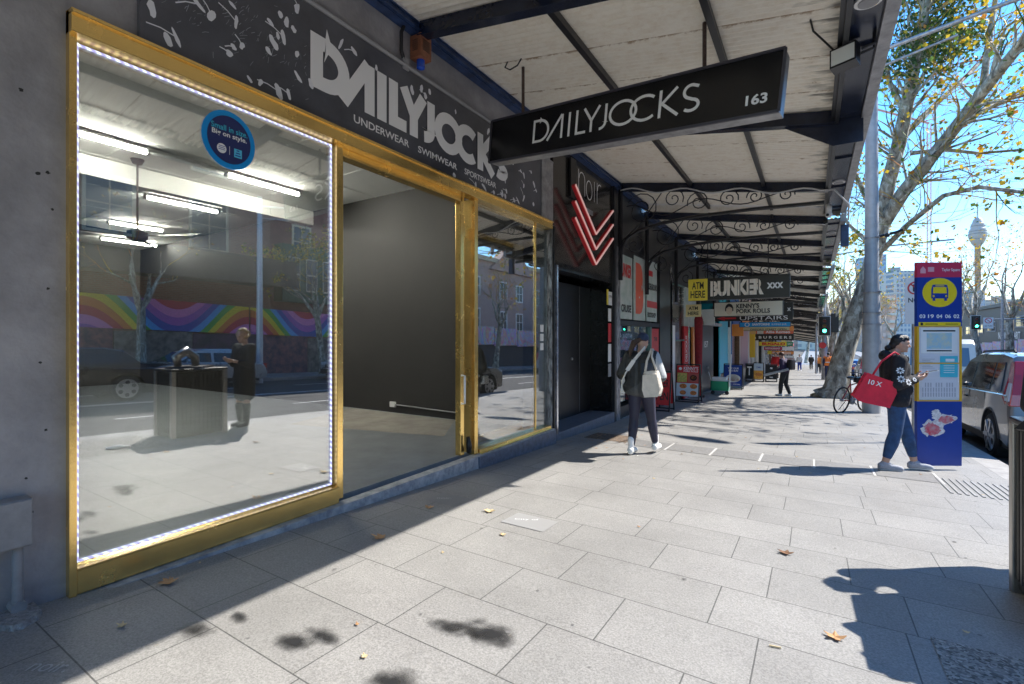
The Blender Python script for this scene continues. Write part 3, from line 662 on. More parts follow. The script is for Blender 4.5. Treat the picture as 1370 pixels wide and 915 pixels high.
# near bits
t = thing('floodlight', 'black rectangular floodlight hung from the awning edge near the hanging sign', 'floodlight', (3.85, 5.0, 3.93))
mb = MB(); mb.hexa([(3.62, 4.98, 3.72), (3.80, 4.90, 3.72), (3.84, 5.04, 3.72), (3.66, 5.12, 3.72), (3.62, 4.96, 3.87), (3.80, 4.88, 3.87), (3.84, 5.04, 3.90), (3.66, 5.12, 3.90)]); b_ = mesh_obj('housing', mb, M_black, t)
mb = MB(); mb.quad((3.63, 4.973, 3.735), (3.79, 4.90, 3.735), (3.79, 4.882, 3.855), (3.63, 4.953, 3.855)); mesh_obj('lens', mb, mat('lamp_glass', (.7, .72, .68), .2), b_)
mb = MB(); mb.tube([(3.84, 5.0, 3.8), (3.93, 5.0, 3.82), (3.93, 5.0, 3.93)], .012, 6); mb.tube([(3.84, 4.92, 3.8), (3.93, 4.92, 3.82), (3.93, 4.92, 3.93)], .012, 6); mesh_obj('bracket', mb, M_black, t)
mb = MB(); mb.tube([(3.66, 5.05, 3.9), (3.58, 5.0, 3.99), (3.5, 4.9, 4.05), (3.48, 4.75, 4.07)], .008, 6); mesh_obj('cable', mb, M_rubber, t)
M_wp = mat('white_conduit', (.6, .6, .6), .4)
mb = MB(); mb.tube([(.12 + .12 * k, 9.6, 4.44 - .165 * .12 * k + .045 * math.sin(k * .75)) for k in range(30)] + [(3.8, 9.62, 3.86), (4.0, 9.7, 3.6), (4.02, 10.2, 3.45)], .014, 6)
tag(mesh_obj('pipe', mb, M_wp, smooth=PI), 'thin pale pipe snaking across the awning rafter above the scrollwork', 'pipe')
t = thing('security_camera', 'white dome security camera on the awning edge beyond the scrollwork', 'security camera', (3.72, 10.6, 3.7))
mb = MB(); mb.ell((3.74, 10.6, 3.66), (.06, .06, .06)); mb.cyl((3.74, 10.6, 3.7), (3.74, 10.6, 3.85), .05, 12); mesh_obj('dome', mb, M_white, t, smooth=PI)
mb = MB(); mb.ell((3.725, 10.56, 3.65), (.028, .03, .028)); mesh_obj('lens', mb, M_black, t, smooth=PI)
mb = MB(); mb.box(3.98, 4.12, 12.0, 12.12, 3.28, 3.72); tag(mesh_obj('downpipe_head', mb, M_navyb, bevel=.01), 'dark blue rainwater box at the outer edge of the awning', 'rainwater box')

# ------------------------------------------------------------------ main hanging sign
A_ = Vector((.19, 4.75, 3.505)); B_ = Vector((3.27, 4.36, 3.20)); hgt = .487
u = (B_ - A_).normalized(); L0 = (B_ - A_).length; nrm = Vector((u.y, -u.x, 0)).normalized(); vv = nrm.cross(u).normalized()
if vv.z < 0: vv = -vv
t = thing('hanging_sign', 'long black light box reading DAILYJOCKS 163, hanging across the footpath from the awning', 'hanging sign', A_)
D_ = -nrm * .17
mb = MB(); mb.prism([A_, B_, B_ + vv * hgt, A_ + vv * hgt], D_); mb2 = mesh_obj('sign_box', mb, M_steel, t, bevel=.004)
fr = MB()
for a, b in ((A_, B_), (A_ + vv * (hgt - .0), B_ + vv * hgt)): fr.bar(a + nrm * .004, b + nrm * .004, .022, .022)
fr.bar(A_ + nrm * .004, A_ + vv * hgt + nrm * .004, .022, .022); fr.bar(B_ + nrm * .004, B_ + vv * hgt + nrm * .004, .022, .022)
mesh_obj('frame', fr, mat('sign_frame_dark', (.08, .08, .1), .4, .5), t)
mb = MB(); mb.prism([A_ + u * .012 + vv * .012 + nrm * .001, B_ - u * .012 + vv * .012 + nrm * .001, B_ - u * .012 + vv * (hgt - .012) + nrm * .001, A_ + u * .012 + vv * (hgt - .012) + nrm * .001], nrm * .003)
pf = mesh_obj('sign_face', mb, mat('black_acrylic', (.01, .01, .011), .22), t)
mb = MB(); wordmark(mb, A_ + u * .64 + vv * .125, u, 1.84, vv, .25, .027, off=.007); mesh_obj('lettering', mb, M_letter, pf)
tx = MB(); text_mb(tx, '163', A_ + u * 2.86 + vv * .085, u, .165, vv, .085, .007, .03); mesh_obj('lettering', tx, M_letter, pf)
for f_ in (.13, .79):
    p = A_ + u * (L0 * f_) + vv * hgt + D_ * .5; mb = MB(); mb.cyl(p, (p.x, p.y, za(p.x, 0) - .02), .018, 8); mesh_obj('hanger_rod', mb, mat('rusty_rod', (.09, .06, .05), .8, var=.3, vscale=30), t)
mb = MB(); mb.tube([(.52, 4.66, 4.6), (.5, 4.62, 4.50), (.58, 4.6, 4.44), (.68, 4.6, 4.46), (.74, 4.62, 4.56)], .008, 6); mesh_obj('cable', mb, M_rubber, t)

# ------------------------------------------------------------------ other hanging signs:  (Y, px0, px1, py_top, py_bottom at the middle)
def hsign(Y, p0, p1, q0, q1, face, label, items=(), side=None, rods=True, d=.16):
    pm = (p0 + p1) / 2; a = fy(p0, 451, Y).x; b = fy(p1, 451, Y).x; zt = fy(pm, q0, Y).z; zb = fy(pm, q1, Y).z
    t = thing('hanging_sign', label, 'hanging sign', ((a + b) / 2, Y, zb), group='signs hanging across the footpath')
    mb = MB(); mb.box(a, b, Y, Y + d, zb, zt); f = mesh_obj('sign_box', mb, side or M_iron, t, bevel=.006)
    mb = MB(); mb.box(a + .02, b - .02, Y - .004, Y - .0015, zb + .02, zt - .02); f = mesh_obj('sign_face', mb, face, t)
    w = b - a; h = zt - zb
    for it in items:
        s_, u0, u1, v0, v1, m = it[:6]; bd = it[6] if len(it) > 6 else .02
        if s_ is None:
            mb = MB(); mb.box(a + w * u0, a + w * u1, Y - .010, Y - .006, zb + h * v0, zb + h * v1); mesh_obj('panel', mb, m, f)
        else: text(s_, (a + w * u0, Y - .012, zb + h * v0), UX, w * (u1 - u0), UZ, h * (v1 - v0), m, f, off=.003, bold=bd)
    if rods:
        for fq in (.2, .8):
            mb = MB(); x = a + w * fq; mb.cyl((x, Y + d / 2, zt), (x, Y + d / 2, zt + .9), .012, 6); mesh_obj('hanger_rod', mb, M_iron, t)
    return t, a, b, zb, zt, f
M_bface = mat('sign_black', (.015, .013, .013), .4)
t, a, b, zb, zt, f = hsign(13.0, 921, 1057, 370, 400, M_bface, 'long black hanging sign reading BUNKER xxx with a yellow ATM HERE panel',
    [(None, .0, .205, .0, 1, M_yellow), ('ATM', .04, .165, .53, .86, M_dark, .02), ('HERE', .025, .18, .12, .45, M_dark, .02), ('BUNKER', .235, .76, .16, .86, mat('bunker_letters', (.8, .7, .6), .6, col2=(.85, .82, .75), vscale=14), .06), ('xxx', .79, .94, .4, .66, M_letter, .03)])
mb = MB()
for i in range(6):
    x = a + (b - a) * (.262 + .089 * i); mb.box(x, x + .018, 12.978, 12.983, zb + .04, zt - .04)
mesh_obj('stencil_gap', mb, M_bface, f)
t, a, b, zb, zt, f = hsign(16.6, 955, 1048, 403, 423, mat('cream_lightbox', (.78, .75, .62), .4), "cream hanging light box with a dark-haired face outline reading KENNY'S PORK ROLLS",
    [("KENNY'S", .34, .67, .54, .86, M_dark, .03), ('PORK ROLLS', .34, .82, .2, .5, M_dark, .03), ('VIETNAMESE STREET FOOD', .34, .82, .07, .14, M_grey, 0)])
cx_ = a + (b - a) * .235; cz_ = zb + (zt - zb) * .5
mb = MB(); disc(mb, (cx_, 16.583, cz_ - .02), UX, UZ, .10, .15, .003, 20); mesh_obj('face_outline', mb, mat('face_cream', (.72, .62, .48), .6), f)
mb = MB(); disc(mb, (cx_, 16.580, cz_ + .03), UX, UZ, .115, .15, .003, 14, .05, PI - .05); mb.box(cx_ - .12, cx_ - .09, 16.577, 16.58, cz_ - .06, cz_ + .05); mb.box(cx_ + .09, cx_ + .12, 16.577, 16.58, cz_ - .06, cz_ + .05); mesh_obj('hair', mb, M_dark, f)
mb = MB(); disc(mb, (cx_, 16.574, cz_ - .02), UX, UZ, .085, .10, .003, 14, .1, PI - .1); mesh_obj('forehead', mb, mat('face_cream', (.72, .62, .48)), f)
t, a, b, zb, zt, f = hsign(19.2, 956, 1061, 406, 429, M_bface, 'dark navy hanging sign reading UPSTAIRS with a red arrow pointing left',
    [('UPSTAIRS', .34, .94, .04, .26, M_letter, .0), ('x', .93, .975, .52, .7, M_letter, .04)])
mb = MB(); w = b - a
mb.box(a + w * .13, a + w * .29, 19.185, 19.19, zb + .07, zb + .13); mb.prism([(a + w * .03, 19.19, zb + .10), (a + w * .14, 19.19, zb + .02), (a + w * .14, 19.19, zb + .18)], (0, -.005, 0)); mesh_obj('arrow', mb, M_red, f)
t, a, b, zb, zt, f = hsign(24, 989, 1058, 430.5, 437.5, mat('santorini_blue', (.02, .32, .72), .4), 'bright blue hanging sign reading SANTORINI with a round white emblem',
    [('SANTORINI', .26, .6, .3, .75, M_letter, .04), ('SUMMER BAR', .64, .92, .36, .66, M_letter, 0)])
mb = MB(); disc(mb, (a + (b - a) * .16, 23.985, (zb + zt) / 2), UX, UZ, .10, .10); mesh_obj('emblem', mb, M_letter, f)
mb = MB(); disc(mb, (a + (b - a) * .16, 23.982, (zb + zt) / 2), UX, UZ, .07, .07); mesh_obj('emblem', mb, MATS['santorini_blue'], f)
hsign(27, 994, 1062, 436.5, 442.5, mat('tan_sign', (.62, .52, .3), .5), 'tan hanging sign reading OXFORD STREET OPEN with an orange end', [('OXFORD STREET OPEN', .15, .86, .15, .5, M_dark, .02), (None, .92, 1.0, 0, 1, M_orange)])
hsign(30, 1004, 1062, 441, 447, mat('allie_red', (.75, .14, .06), .45), 'orange red hanging sign reading Allie Romeo beside a cream panel', [(None, .0, .13, .0, 1, mat('tan_o', (.75, .45, .15))), (None, .16, .31, .05, .95, M_cream), ('Allie Romeo', .36, .92, .2, .8, M_letter, .03)])
hsign(33, 1004, 1062, 447, 455.5, M_bface, 'black hanging sign reading BURGERS in wide spaced white letters', [('B U R G E R S', .2, .95, .3, .7, M_letter, .02), ('&', .05, .14, .25, .8, M_letter, .03)])
hsign(38, 1015, 1061, 457, 463, M_yellow, 'yellow hanging sign with red lettering and a green end panel', [('BUGALO', .1, .78, .2, .8, M_red, .05), (None, .82, 1, 0, 1, M_green), ('EAT', .85, .97, .3, .7, M_letter)])
hsign(44, 1022, 1062, 464, 468.5, mat('crimson_sign', (.5, .04, .12), .5), 'crimson hanging sign with a white right half', [('RESTAURANT', .05, .55, .25, .75, M_letter), (None, .62, 1, 0, 1, M_white)])
hsign(50, 1027, 1062, 469.5, 474, M_orange, 'orange hanging sign with a small yellow end panel', [(None, 0, .15, 0, 1, M_yellow), ('Noodle House', .2, .9, .2, .8, M_letter)])
hsign(57, 1030, 1062, 475.5, 478.5, M_white, 'plain white hanging sign far down the footpath')
hsign(64, 1034, 1063, 479, 481.5, mat('pale_pink', (.6, .4, .4)), 'pale pink hanging sign far down the footpath')
hsign(74, 1040, 1065, 482, 484.5, M_grey, 'grey hanging sign farthest down the footpath')
hsign(22, 1049, 1058, 452, 458, M_grey, 'small grey blade sign end beneath the awning') if False else None

# ------------------------------------------------------------------ shops down the row
def shop(y0, y1, wallm, label):
    t = thing('shop_building', label, 'building', (0, (y0 + y1) / 2, gz(y0)), group='shops along the footpath')
    g = gz(y1) - .3
    mb = MB(); mb.box(-10, -.02, y0 + .002, y1 - .002, 3.55 + gz(y0), 9.2 + gz(y0) * .7); mb.box(-.35, .02, y0 + .002, y0 + .28, g, 3.55 + gz(y0)); mb.box(-10, -.02, y0 + .002, y0 + .05, g, 3.55 + gz(y0))
    mesh_obj('wall', mb, wallm, t)
    return t
P_ = lambda px, py: fx(px, py, 0)
# poster shop, 9.56 - 14.0
t = shop(9.57, 14.0, mat('black_painted_front', (.02, .021, .024), .35, var=.3), 'black framed shopfront covered in white and red posters under the second awning')
M_post = mat('poster_white', (.62, .66, .64), .45, col2=(.4, .52, .47), vscale=2.5)
mb = MB(); mb.box(-.3, -.2, 9.85, 13.0, 1.7 - .3, 3.4); mb.box(-.3, .0, 9.85, 13.0, 3.38, 3.6); mb.box(-.25, .02, 9.85, 13.0, 1.66, 1.76); mb.box(-.3, .03, 12.95, 13.99, -.9, 3.7); mb.box(-.2, .0, 9.85, 12.95, -.8, -.1); mesh_obj('front_frame', mb, MATS['black_painted_front'], t)
for i, (a, b, z0, z1) in enumerate([(9.9, 10.75, 1.8, 3.2), (10.9, 11.75, 1.8, 3.3), (11.9, 12.8, 1.8, 3.35)]):
    mb = MB(); mb.box(-.04, -.01, a, b, z0, z1); p = mesh_obj('poster', mb, M_post, t)
    W = b - a
    if i == 0: text('BUNKER', (-.01, a + .03, 2.72), UY, W - .08, UZ, .3, M_red, p, bold=.05); text('CRUISE', (-.01, a + .1, 1.95), UY, W * .8, UZ, .17, M_dark, p, bold=.04)
    if i == 1: text('B', (-.01, a + .1, 1.95), UY, .6, UZ, 1.2, mat('coral_red', (.8, .14, .08), .5), p, bold=.09)
    if i == 2:
        mb = MB(); sheet(mb, (-.01, a, 2.15), UY, W, UZ, .17, .003); mesh_obj('band', mb, M_red, p); mb = MB(); sheet(mb, (-.01, a + .05, 2.95), UY, W * .5, UZ, .14, .003); mesh_obj('band', mb, M_red, p)
        text('UNDERGROUND', (-.01, a + .02, 2.6), UY, W * .95, UZ, .17, M_dark, p, bold=.04); text('BOOKSHOP', (-.01, a + .05, 1.9), UY, W * .8, UZ, .13, M_dark, p, bold=.04)
mb = MB(); mb.box(-.06, -.04, 9.9, 12.2, .0, 1.65); mesh_obj('window_glass', mb, G_dark, t)
rnd = random.Random(11); mb = MB(); mb2 = MB(); mb3 = MB()
for i in range(34):
    y = rnd.uniform(9.95, 11.9); z = rnd.uniform(.15, 1.5); w = rnd.uniform(.1, .3); h = rnd.uniform(.08, .25)
    (mb, mb2, mb3)[i % 3].box(-.2 - i * .004, -.195 - i * .004, y, y + w, z, z + h)
mesh_obj('shelf_goods', mb, M_white, t); mesh_obj('shelf_goods', mb2, M_pink, t); mesh_obj('shelf_goods', mb3, M_shopin, t)
mb = MB(); mb.box(-.04, .01, 12.25, 12.9, -.5, 1.62); p = mesh_obj('red_banner', mb, M_red, t)
text('BUNKER', (.01, 12.72, -.3), UZ, 1.2, -UY, .35, M_dark, p, bold=.05); text('THE', (.01, 12.45, 1.3), UY, .3, UZ, .1, M_dark, p, bold=.03)
mb = MB(); mb.box(-.2, .02, 12.1, 12.22, -.8, 1.66); mesh_obj('door_frame', mb, M_teal if False else mat('teal_paint', (.08, .18, .17), .4), t)
mb = MB(); mb.box(-.1, .03, 9.6, 9.84, -.7, 3.3); mb.box(.0, .04, 10.0, 10.9, -.75, -.35); mesh_obj('stone_pier', mb, MATS['chipped_metal'], t)
rnd = random.Random(4)
# corner glass cafe 14.0-18.3
t = shop(14.02, 18.3, mat('slate_pier', (.05, .055, .06), .45, var=.2), 'curved glass corner cafe front with red vertical panels beside the black pier')
mb = MB(); prof = [(-.9, 14.35), (-.35, 14.45), (-.08, 14.75), (0, 15.2), (0, 15.9)]
for a, b in zip(prof[:-1], prof[1:]): mb.add([(a[0], a[1], 1.3), (b[0], b[1], 1.3), (b[0], b[1], 3.0), (a[0], a[1], 3.0)], [(0, 1, 2, 3)])
mesh_obj('curved_glass', mb, G_dark, t)
for zz in (1.3, 3.0):
    mb = MB(); mb.tube([(p[0], p[1], zz) for p in prof], .03, 6); mesh_obj('glass_rail', mb, mat('teal_paint', (.08, .18, .17)), t, smooth=PI)
mb = MB(); mb.box(-.5, -.4, 14.5, 15.8, 1.5, 2.9); mesh_obj('mural_panel', mb, mat('cafe_mural', (.7, .2, .15), .5, col2=(.6, .55, .4), vscale=3), t)
mb = MB(); mb.box(-.08, -.04, 15.9, 18.2, 1.75, 3.1); mesh_obj('window_panel', mb, M_post, t)
mb = MB(); mb.box(-.2, -.1, 14.4, 18.2, -1, 3.5); mesh_obj('interior', mb, M_shopin, t)
for y0_, y1_, m in ((14.35, 14.75, M_white), (15.9, 16.5, M_red), (17.25, 17.7, M_orange), (17.75, 18.2, M_blue), (16.55, 16.7, M_chrome)):
    mb = MB(); mb.box(-.06, .0, y0_, y1_, -.9, 1.75); o = mesh_obj('door_panel', mb, m, t)
    if y0_ == 15.9: text('HEALTHY TASTY DELICIOUS', (.0, 16.38, -.75), UZ, 2.2, -UY, .28, M_letter, o, bold=.03)
mb = MB(); mb.box(-.1, .02, 14.1, 14.35, -.9, 3.5); mesh_obj('pier', mb, M_chrome, t)
mb = MB(); mb.box(.3, .72, 14.78, 14.86, 2.0, 2.36); o = tag(mesh_obj('wall_sign', mb, mat('cream_atm', (.8, .68, .35), .4)), 'small cream ATM HERE blade sign on the curved glass front', 'sign')
text('ATM', (.38, 14.775, 2.2), UX, .26, UZ, .1, M_dark, o, bold=.02); text('HERE', (.36, 14.775, 2.05), UX, .3, UZ, .1, M_dark, o, bold=.02)
t = thing('furled_umbrella', 'tall furled dark red parasol standing against the cafe front', 'umbrella', (.25, 16.9, gz(16.9)))
mb = MB(); mb.tube([(.25, 16.9, gz(17) + .5), (.25, 16.9, gz(17) + .8), (.25, 16.9, gz(17) + 2.6), (.25, 16.9, gz(17) + 3.0)], [.05, .11, .14, .03], 10); mesh_obj('canopy', mb, mat('maroon_cloth', (.25, .02, .03), .8, var=.2, vscale=10), t, smooth=PI)
mb = MB(); mb.cyl((.25, 16.9, gz(17)), (.25, 16.9, gz(17) + 3.05), .02, 8); mb.cyl((.25, 16.9, gz(17)), (.25, 16.9, gz(17) + .08), .2, 16); mesh_obj('pole', mb, M_iron, t)
# black door 157
t = shop(18.32, 22.6, mat('door_surround', (.03, .035, .04), .4), 'narrow front with a tall black door numbered 157')
mb = MB(); mb.box(-.5, -.4, 18.6, 22.5, -1.2, 1.85); o = mesh_obj('door', mb, mat('slate_door', (.02, .025, .028), .35), t)
mb = MB(); mb.box(-.2, -.05, 18.6, 21.5, -1.2, 1.9); mesh_obj('door', mb, MATS['slate_door'], t)
text('157', (-.05, 19.5, 1.0), UY, .8, UZ, .24, M_letter, o, bold=.01)
mb = MB(); mb.cyl((-.05, 20.2, .2), (0, 20.2, .2), .04, 10); mesh_obj('door_knob', mb, M_steel, o)
mb = MB(); mb.box(.0, .5, 18.4, 18.5, 1.85, 2.4); tag(mesh_obj('blank_sign', mb, mat('pale_signboard', (.7, .75, .75), .5)), 'small blank pale signboard above the black numbered door', 'sign')
mb = MB(); mb.box(-.1, .15, 18.4, 22.5, 1.86, 1.98); mesh_obj('door_hood', mb, M_steel, t)
# teal and following shops
mb_l = [(22.62, 26.2, mat('bright_teal', (.02, .42, .55), .5), 'shopfront with a bright teal door and timber base'), (26.22, 29.5, mat('mid_blue_front', (.03, .16, .42), .5), 'narrow blue framed shopfront with a small orange sign'),
        (29.52, 34.5, mat('white_front', (.55, .52, .5), .6, var=.1), 'pale pillared shopfront behind the chalkboards'), (34.52, 40, mat('pink_front', (.55, .38, .38), .6), 'pinkish pillared cafe front'),
        (40.02, 46, mat('cream_front', (.6, .55, .42), .6), 'cream pillared cafe front'), (46.02, 53, mat('grey_front', (.3, .3, .32), .6), 'grey pillared shopfront before the brick one'), (53.02, 61, mat('brick_front', (.3, .14, .1), .7, var=.2), 'brick pillared shopfront halfway down the row'),
        (61.02, 70, mat('tan_front', (.5, .42, .3), .7), 'tan pillared shopfront beyond the brick one'), (70.02, 82, mat('stone_front', (.45, .42, .38), .7), 'stone pillared shopfront third last in the row'), (82.02, 96, mat('pale_front', (.6, .58, .55), .7), 'pale shopfront near the end of the row'), (96.02, 115, mat('last_front', (.4, .35, .33), .7), 'last shopfront of the row, far away')]
for i, (a, b, m, lab) in enumerate(mb_l):
    t = shop(a, b, m, lab); g = gz(b) - .2; n = max(1, round((b - a) / 2.4))
    for j in range(n):
        ya = a + .3 + (b - a - .3) * j / n; yb = a + .3 + (b - a - .3) * (j + 1) / n
        mb = MB(); mb.box(-.18, -.12, ya, yb - .14, g, gz(a) + 3.0); fr_ = mesh_obj('shop_window', mb, G_dark if i else M_cyan, t)
        mb = MB(); mb.box(-.35, .0, yb - .14, yb - .02, g, gz(a) + 3.5); mesh_obj('pillar', mb, rnd.choice([m, M_white, M_iron, M_wood, M_chrome]), t)
        mb = MB(); mb.box(-.16, -.02, ya, yb - .14, g, gz(a) + rnd.uniform(.4, .8)); mesh_obj('stall_riser', mb, M_wood if i == 0 else rnd.choice([M_iron, M_wood, M_grey, m]), t)
    mb = MB(); mb.box(-2.2, -2, a + .1, b - .1, g, gz(a) + 3.4); mesh_obj('interior', mb, rnd.choice([M_shopin, M_shopin, mat('warm_interior', (.5, .3, .15), .8, var=.5)]), t)
    mb = MB(); mb.box(-.1, .06, a + .3, b - .1, gz(a) + 3.02, gz(a) + 3.5); mesh_obj('sign_band', mb, rnd.choice([M_red, M_white, M_yellow, M_blue, M_green, M_black, M_orange]), t)
for (y_, x0_, x1_, z0_, z1_, m, lab) in [(26.4, .02, .55, 1.45, 2.05, M_orange, 'small orange projecting sign beside the teal front'), (29.8, .02, .4, -.3, 1.9, mat('pale_pinkpaint', (.7, .5, .6)), 'tall pale pink projecting blade by the pillars'), (31.5, .3, .6, .2, 1.7, mat('deep_yellow', (.85, .55, .05)), 'narrow yellow hanging banner under the awning')]:
    mb = MB(); mb.box(x0_, x1_, y_, y_ + .06, z0_, z1_); tag(mesh_obj('projecting_sign', mb, m, bevel=.01), lab, 'sign')

# ------------------------------------------------------------------ A-frame boards
def aframe(x0, x1, y, h, face, label, rows=(), rz=0.0, frame=None):
    g = gz(y); w = (x1 - x0); t = thing('sandwich_board', label, 'sandwich board', ((x0 + x1) / 2, y, g), rz, 'sandwich boards on the footpath'); 
    fm = frame or M_iron
    for s_ in (-1, 1):
        mb = MB(); p = [(-w / 2, s_ * .24, .03), (w / 2, s_ * .24, .03), (w / 2, s_ * .03, h), (-w / 2, s_ * .03, h)]
        for a, b in zip(p, p[1:] + p[:1]): mb.bar(a, b, .03, .03)
        mb.box(-w / 2 - .01, -w / 2 + .02, s_ * .25 - .015, s_ * .25 + .015, 0, .08); mb.box(w / 2 - .02, w / 2 + .01, s_ * .25 - .015, s_ * .25 + .015, 0, .08)
        mesh_obj('frame', mb, fm, t, world=False)
        k = .14; a0 = Vector((-w / 2 + .01, s_ * (.24 - .21 * k), .03 + (h - .03) * k)); v_ = (Vector((0, s_ * .03, h)) - Vector((0, s_ * .24, .03))).normalized()
        hh = (h - .03) * .84; mb = MB(); uu = UX if s_ < 0 else -UX
        if s_ > 0: a0.x = w / 2 - .01
        nn = uu.cross(v_); mb.prism([a0, a0 + uu * (w - .02), a0 + uu * (w - .02) + v_ * hh, a0 + v_ * hh], nn * .006)
        pn = mesh_obj('panel', mb, face, t, world=False)
        if s_ < 0:
            for r_ in rows:
                kd = r_[0]
                if kd == 'r': mb = MB(); sheet(mb, a0 + uu * (w * r_[1]) + v_ * (hh * r_[3]), uu, (w - .02) * (r_[2] - r_[1]), v_, hh * (r_[4] - r_[3]), .008); mesh_obj('picture', mb, r_[5], pn, world=False)
                elif kd == 'd': mb = MB(); disc(mb, a0 + uu * (w * r_[1]) + v_ * (hh * r_[2]), uu, v_, w * r_[3], w * r_[4], .011, 18); mesh_obj('dish', mb, r_[5], pn, world=False)
                elif kd == 't':
                    mb = MB(); text_mb(mb, r_[6], a0 + uu * (w * r_[1]) + v_ * (hh * r_[3]), uu, w * (r_[2] - r_[1]), v_, hh * (r_[4] - r_[3]), .012, .02); mesh_obj('lettering', mb, r_[5], pn, world=False)
    return t
M_food = mat('fried_orange', (.6, .2, .05), .6, var=.4, vscale=25); M_food2 = mat('noodle_yellow', (.75, .5, .15), .6, col2=(.3, .4, .08), vscale=18); M_pale = mat('pale_blue_print', (.6, .68, .75), .5)
aframe(-.0, .66, 15.0, 1.12, M_red, 'red menu sandwich board with rows of food pictures outside the cafe', [('t', .3, .92, .86, .97, M_letter, "KENNY'S"), ('t', .3, .92, .79, .85, M_letter, 'PORK ROLLS'), ('r', .03, .47, .46, .76, M_food2), ('r', .5, .97, .46, .76, mat('soup_red', (.5, .1, .08), .5)), ('r', .0, 1, 0, .43, M_pale),
    ('d', .3, .33, .16, .11, M_food), ('d', .75, .33, .16, .11, M_food), ('d', .3, .12, .14, .1, M_food), ('d', .75, .12, .14, .1, M_food), ('d', .73, .61, .15, .13, M_black), ('d', .15, .9, .07, .07, M_letter), ('d', .73, .615, .11, .09, M_food)])
aframe(-.02, .52, 12.2, .98, M_red, 'red sandwich board with black lettering just ahead of the walking woman', [('t', .1, .9, .55, .8, M_dark, 'BUNKER'), ('t', .1, .9, .15, .4, M_dark, 'OPEN')])
aframe(.32, 1.02, 21.9, 1.06, M_blue, 'blue sandwich board with a picture of a plated meal', [('t', .2, .8, .8, .88, M_letter, 'TRY OUR'), ('t', .25, .75, .68, .77, M_letter, 'BAO BUN'), ('d', .5, .36, .4, .24, M_white), ('d', .5, .42, .28, .15, mat('bun_white', (.7, .66, .6))), ('d', .5, .3, .34, .1, M_food), ('t', .1, .9, .05, .1, M_letter, 'LUNCH SPECIAL')])
M_chalk = mat('chalkboard', (.02, .022, .024), .8, var=.4, vscale=20)
aframe(.32, .68, 29.5, 1.0, M_chalk, 'black chalkboard sandwich board with a large white letter T', [('t', .2, .8, .25, .85, M_letter, 'T')])
aframe(.72, 1.2, 29.5, 1.05, M_pale, 'sandwich board with a pale top and an orange fried food picture', [('r', .0, 1, 0, .55, mat('orange_food', (.8, .38, .06), .6, var=.3, vscale=10)), ('d', .5, .3, .35, .2, M_food), ('t', .25, .75, .7, .8, M_blue, 'COMBO')])
aframe(1.26, 1.8, 30.1, .98, M_chalk, 'wide chalkboard sandwich board with a small chalk squiggle', [('t', .4, .6, .7, .85, M_letter, '~'), ('t', .35, .65, .1, .18, M_letter, 'menu')])
aframe(1.95, 2.05, 31.0, .8, M_pale, 'narrow pale sandwich board behind the chalkboards') if False else None
# green hand cart
p = Vector((.62, 18.9, gz(18.9)))
t = thing('hand_cart', 'green plastic crate on a white hand cart in front of the black door', 'hand cart', p)
M_gp = mat('green_plastic', (.02, .32, .16), .4)
mb = MB(); mb.box(p.x - .3, p.x + .3, p.y - .2, p.y + .2, p.z + .14, p.z + .2)
for (a0, a1, b0, b1) in ((-.3, .3, -.2, -.17), (-.3, .3, .17, .2), (-.3, -.27, -.2, .2), (.27, .3, -.2, .2)): mb.box(p.x + a0, p.x + a1, p.y + b0, p.y + b1, p.z + .19, p.z + .48)
mesh_obj('crate', mb, M_gp, t)
mb = MB(); mb.box(p.x - .26, p.x + .24, p.y - .15, p.y + .15, p.z + .4, p.z + .62); mesh_obj('white_sacks', mb, M_white, t, bevel=.03)
mb = MB(); mb.tube([(p.x + .3, p.y - .1, p.z + .12), (p.x + .36, p.y - .1, p.z + 1.45), (p.x + .36, p.y + .1, p.z + 1.45), (p.x + .3, p.y + .1, p.z + .12)], .014, 6); mb.tube([(p.x - .3, p.y, p.z + .45), (p.x - .4, p.y, p.z + .8)], .012, 6); mesh_obj('handle', mb, M_white, t)
for sx in (-.22, .25):
    mb = MB(); mb.cyl((p.x + sx, p.y - .22, p.z + .07), (p.x + sx, p.y - .18, p.z + .07), .07, 14); mesh_obj('wheel', mb, M_rubber, t)
# ------------------------------------------------------------------ across the street
def b_brick(nt, b, c1, c2, cm, sc=1.0):
    N = nt.nodes; L = nt.links; tc = N.new('ShaderNodeTexCoord'); mp = N.new('ShaderNodeMapping'); mp.inputs['Rotation'].default_value = (0, 0, 0)
    s = N.new('ShaderNodeSeparateXYZ'); c = N.new('ShaderNodeCombineXYZ'); L.new(tc.outputs['Object'], s.inputs[0]); ad = N.new('ShaderNodeMath'); L.new(s.outputs[0], ad.inputs[0]); L.new(s.outputs[1], ad.inputs[1])
    L.new(ad.outputs[0], c.inputs[0]); L.new(s.outputs[2], c.inputs[1]); br = N.new('ShaderNodeTexBrick'); br.inputs['Scale'].default_value = sc; br.inputs['Brick Width'].default_value = .24; br.inputs['Row Height'].default_value = .086; br.inputs['Mortar Size'].default_value = .008
    br.inputs['Color1'].default_value = (*c1, 1); br.inputs['Color2'].default_value = (*c2, 1); br.inputs['Mortar'].default_value = (*cm, 1); L.new(c.outputs[0], br.inputs[0]); L.new(br.outputs[0], b.inputs['Base Color'])
M_brick = nodes_mat('red_brick', lambda nt, b: b_brick(nt, b, (.26, .09, .065), (.34, .14, .10), (.3, .25, .2)), .8)
M_brick2 = nodes_mat('pink_brick', lambda nt, b: b_brick(nt, b, (.42, .25, .22), (.5, .32, .28), (.45, .4, .35)), .8)
M_pane = mat('window_pane', (.05, .07, .09), .06)
M_stonet = mat('sandstone_trim', (.55, .46, .33), .75, var=.1)
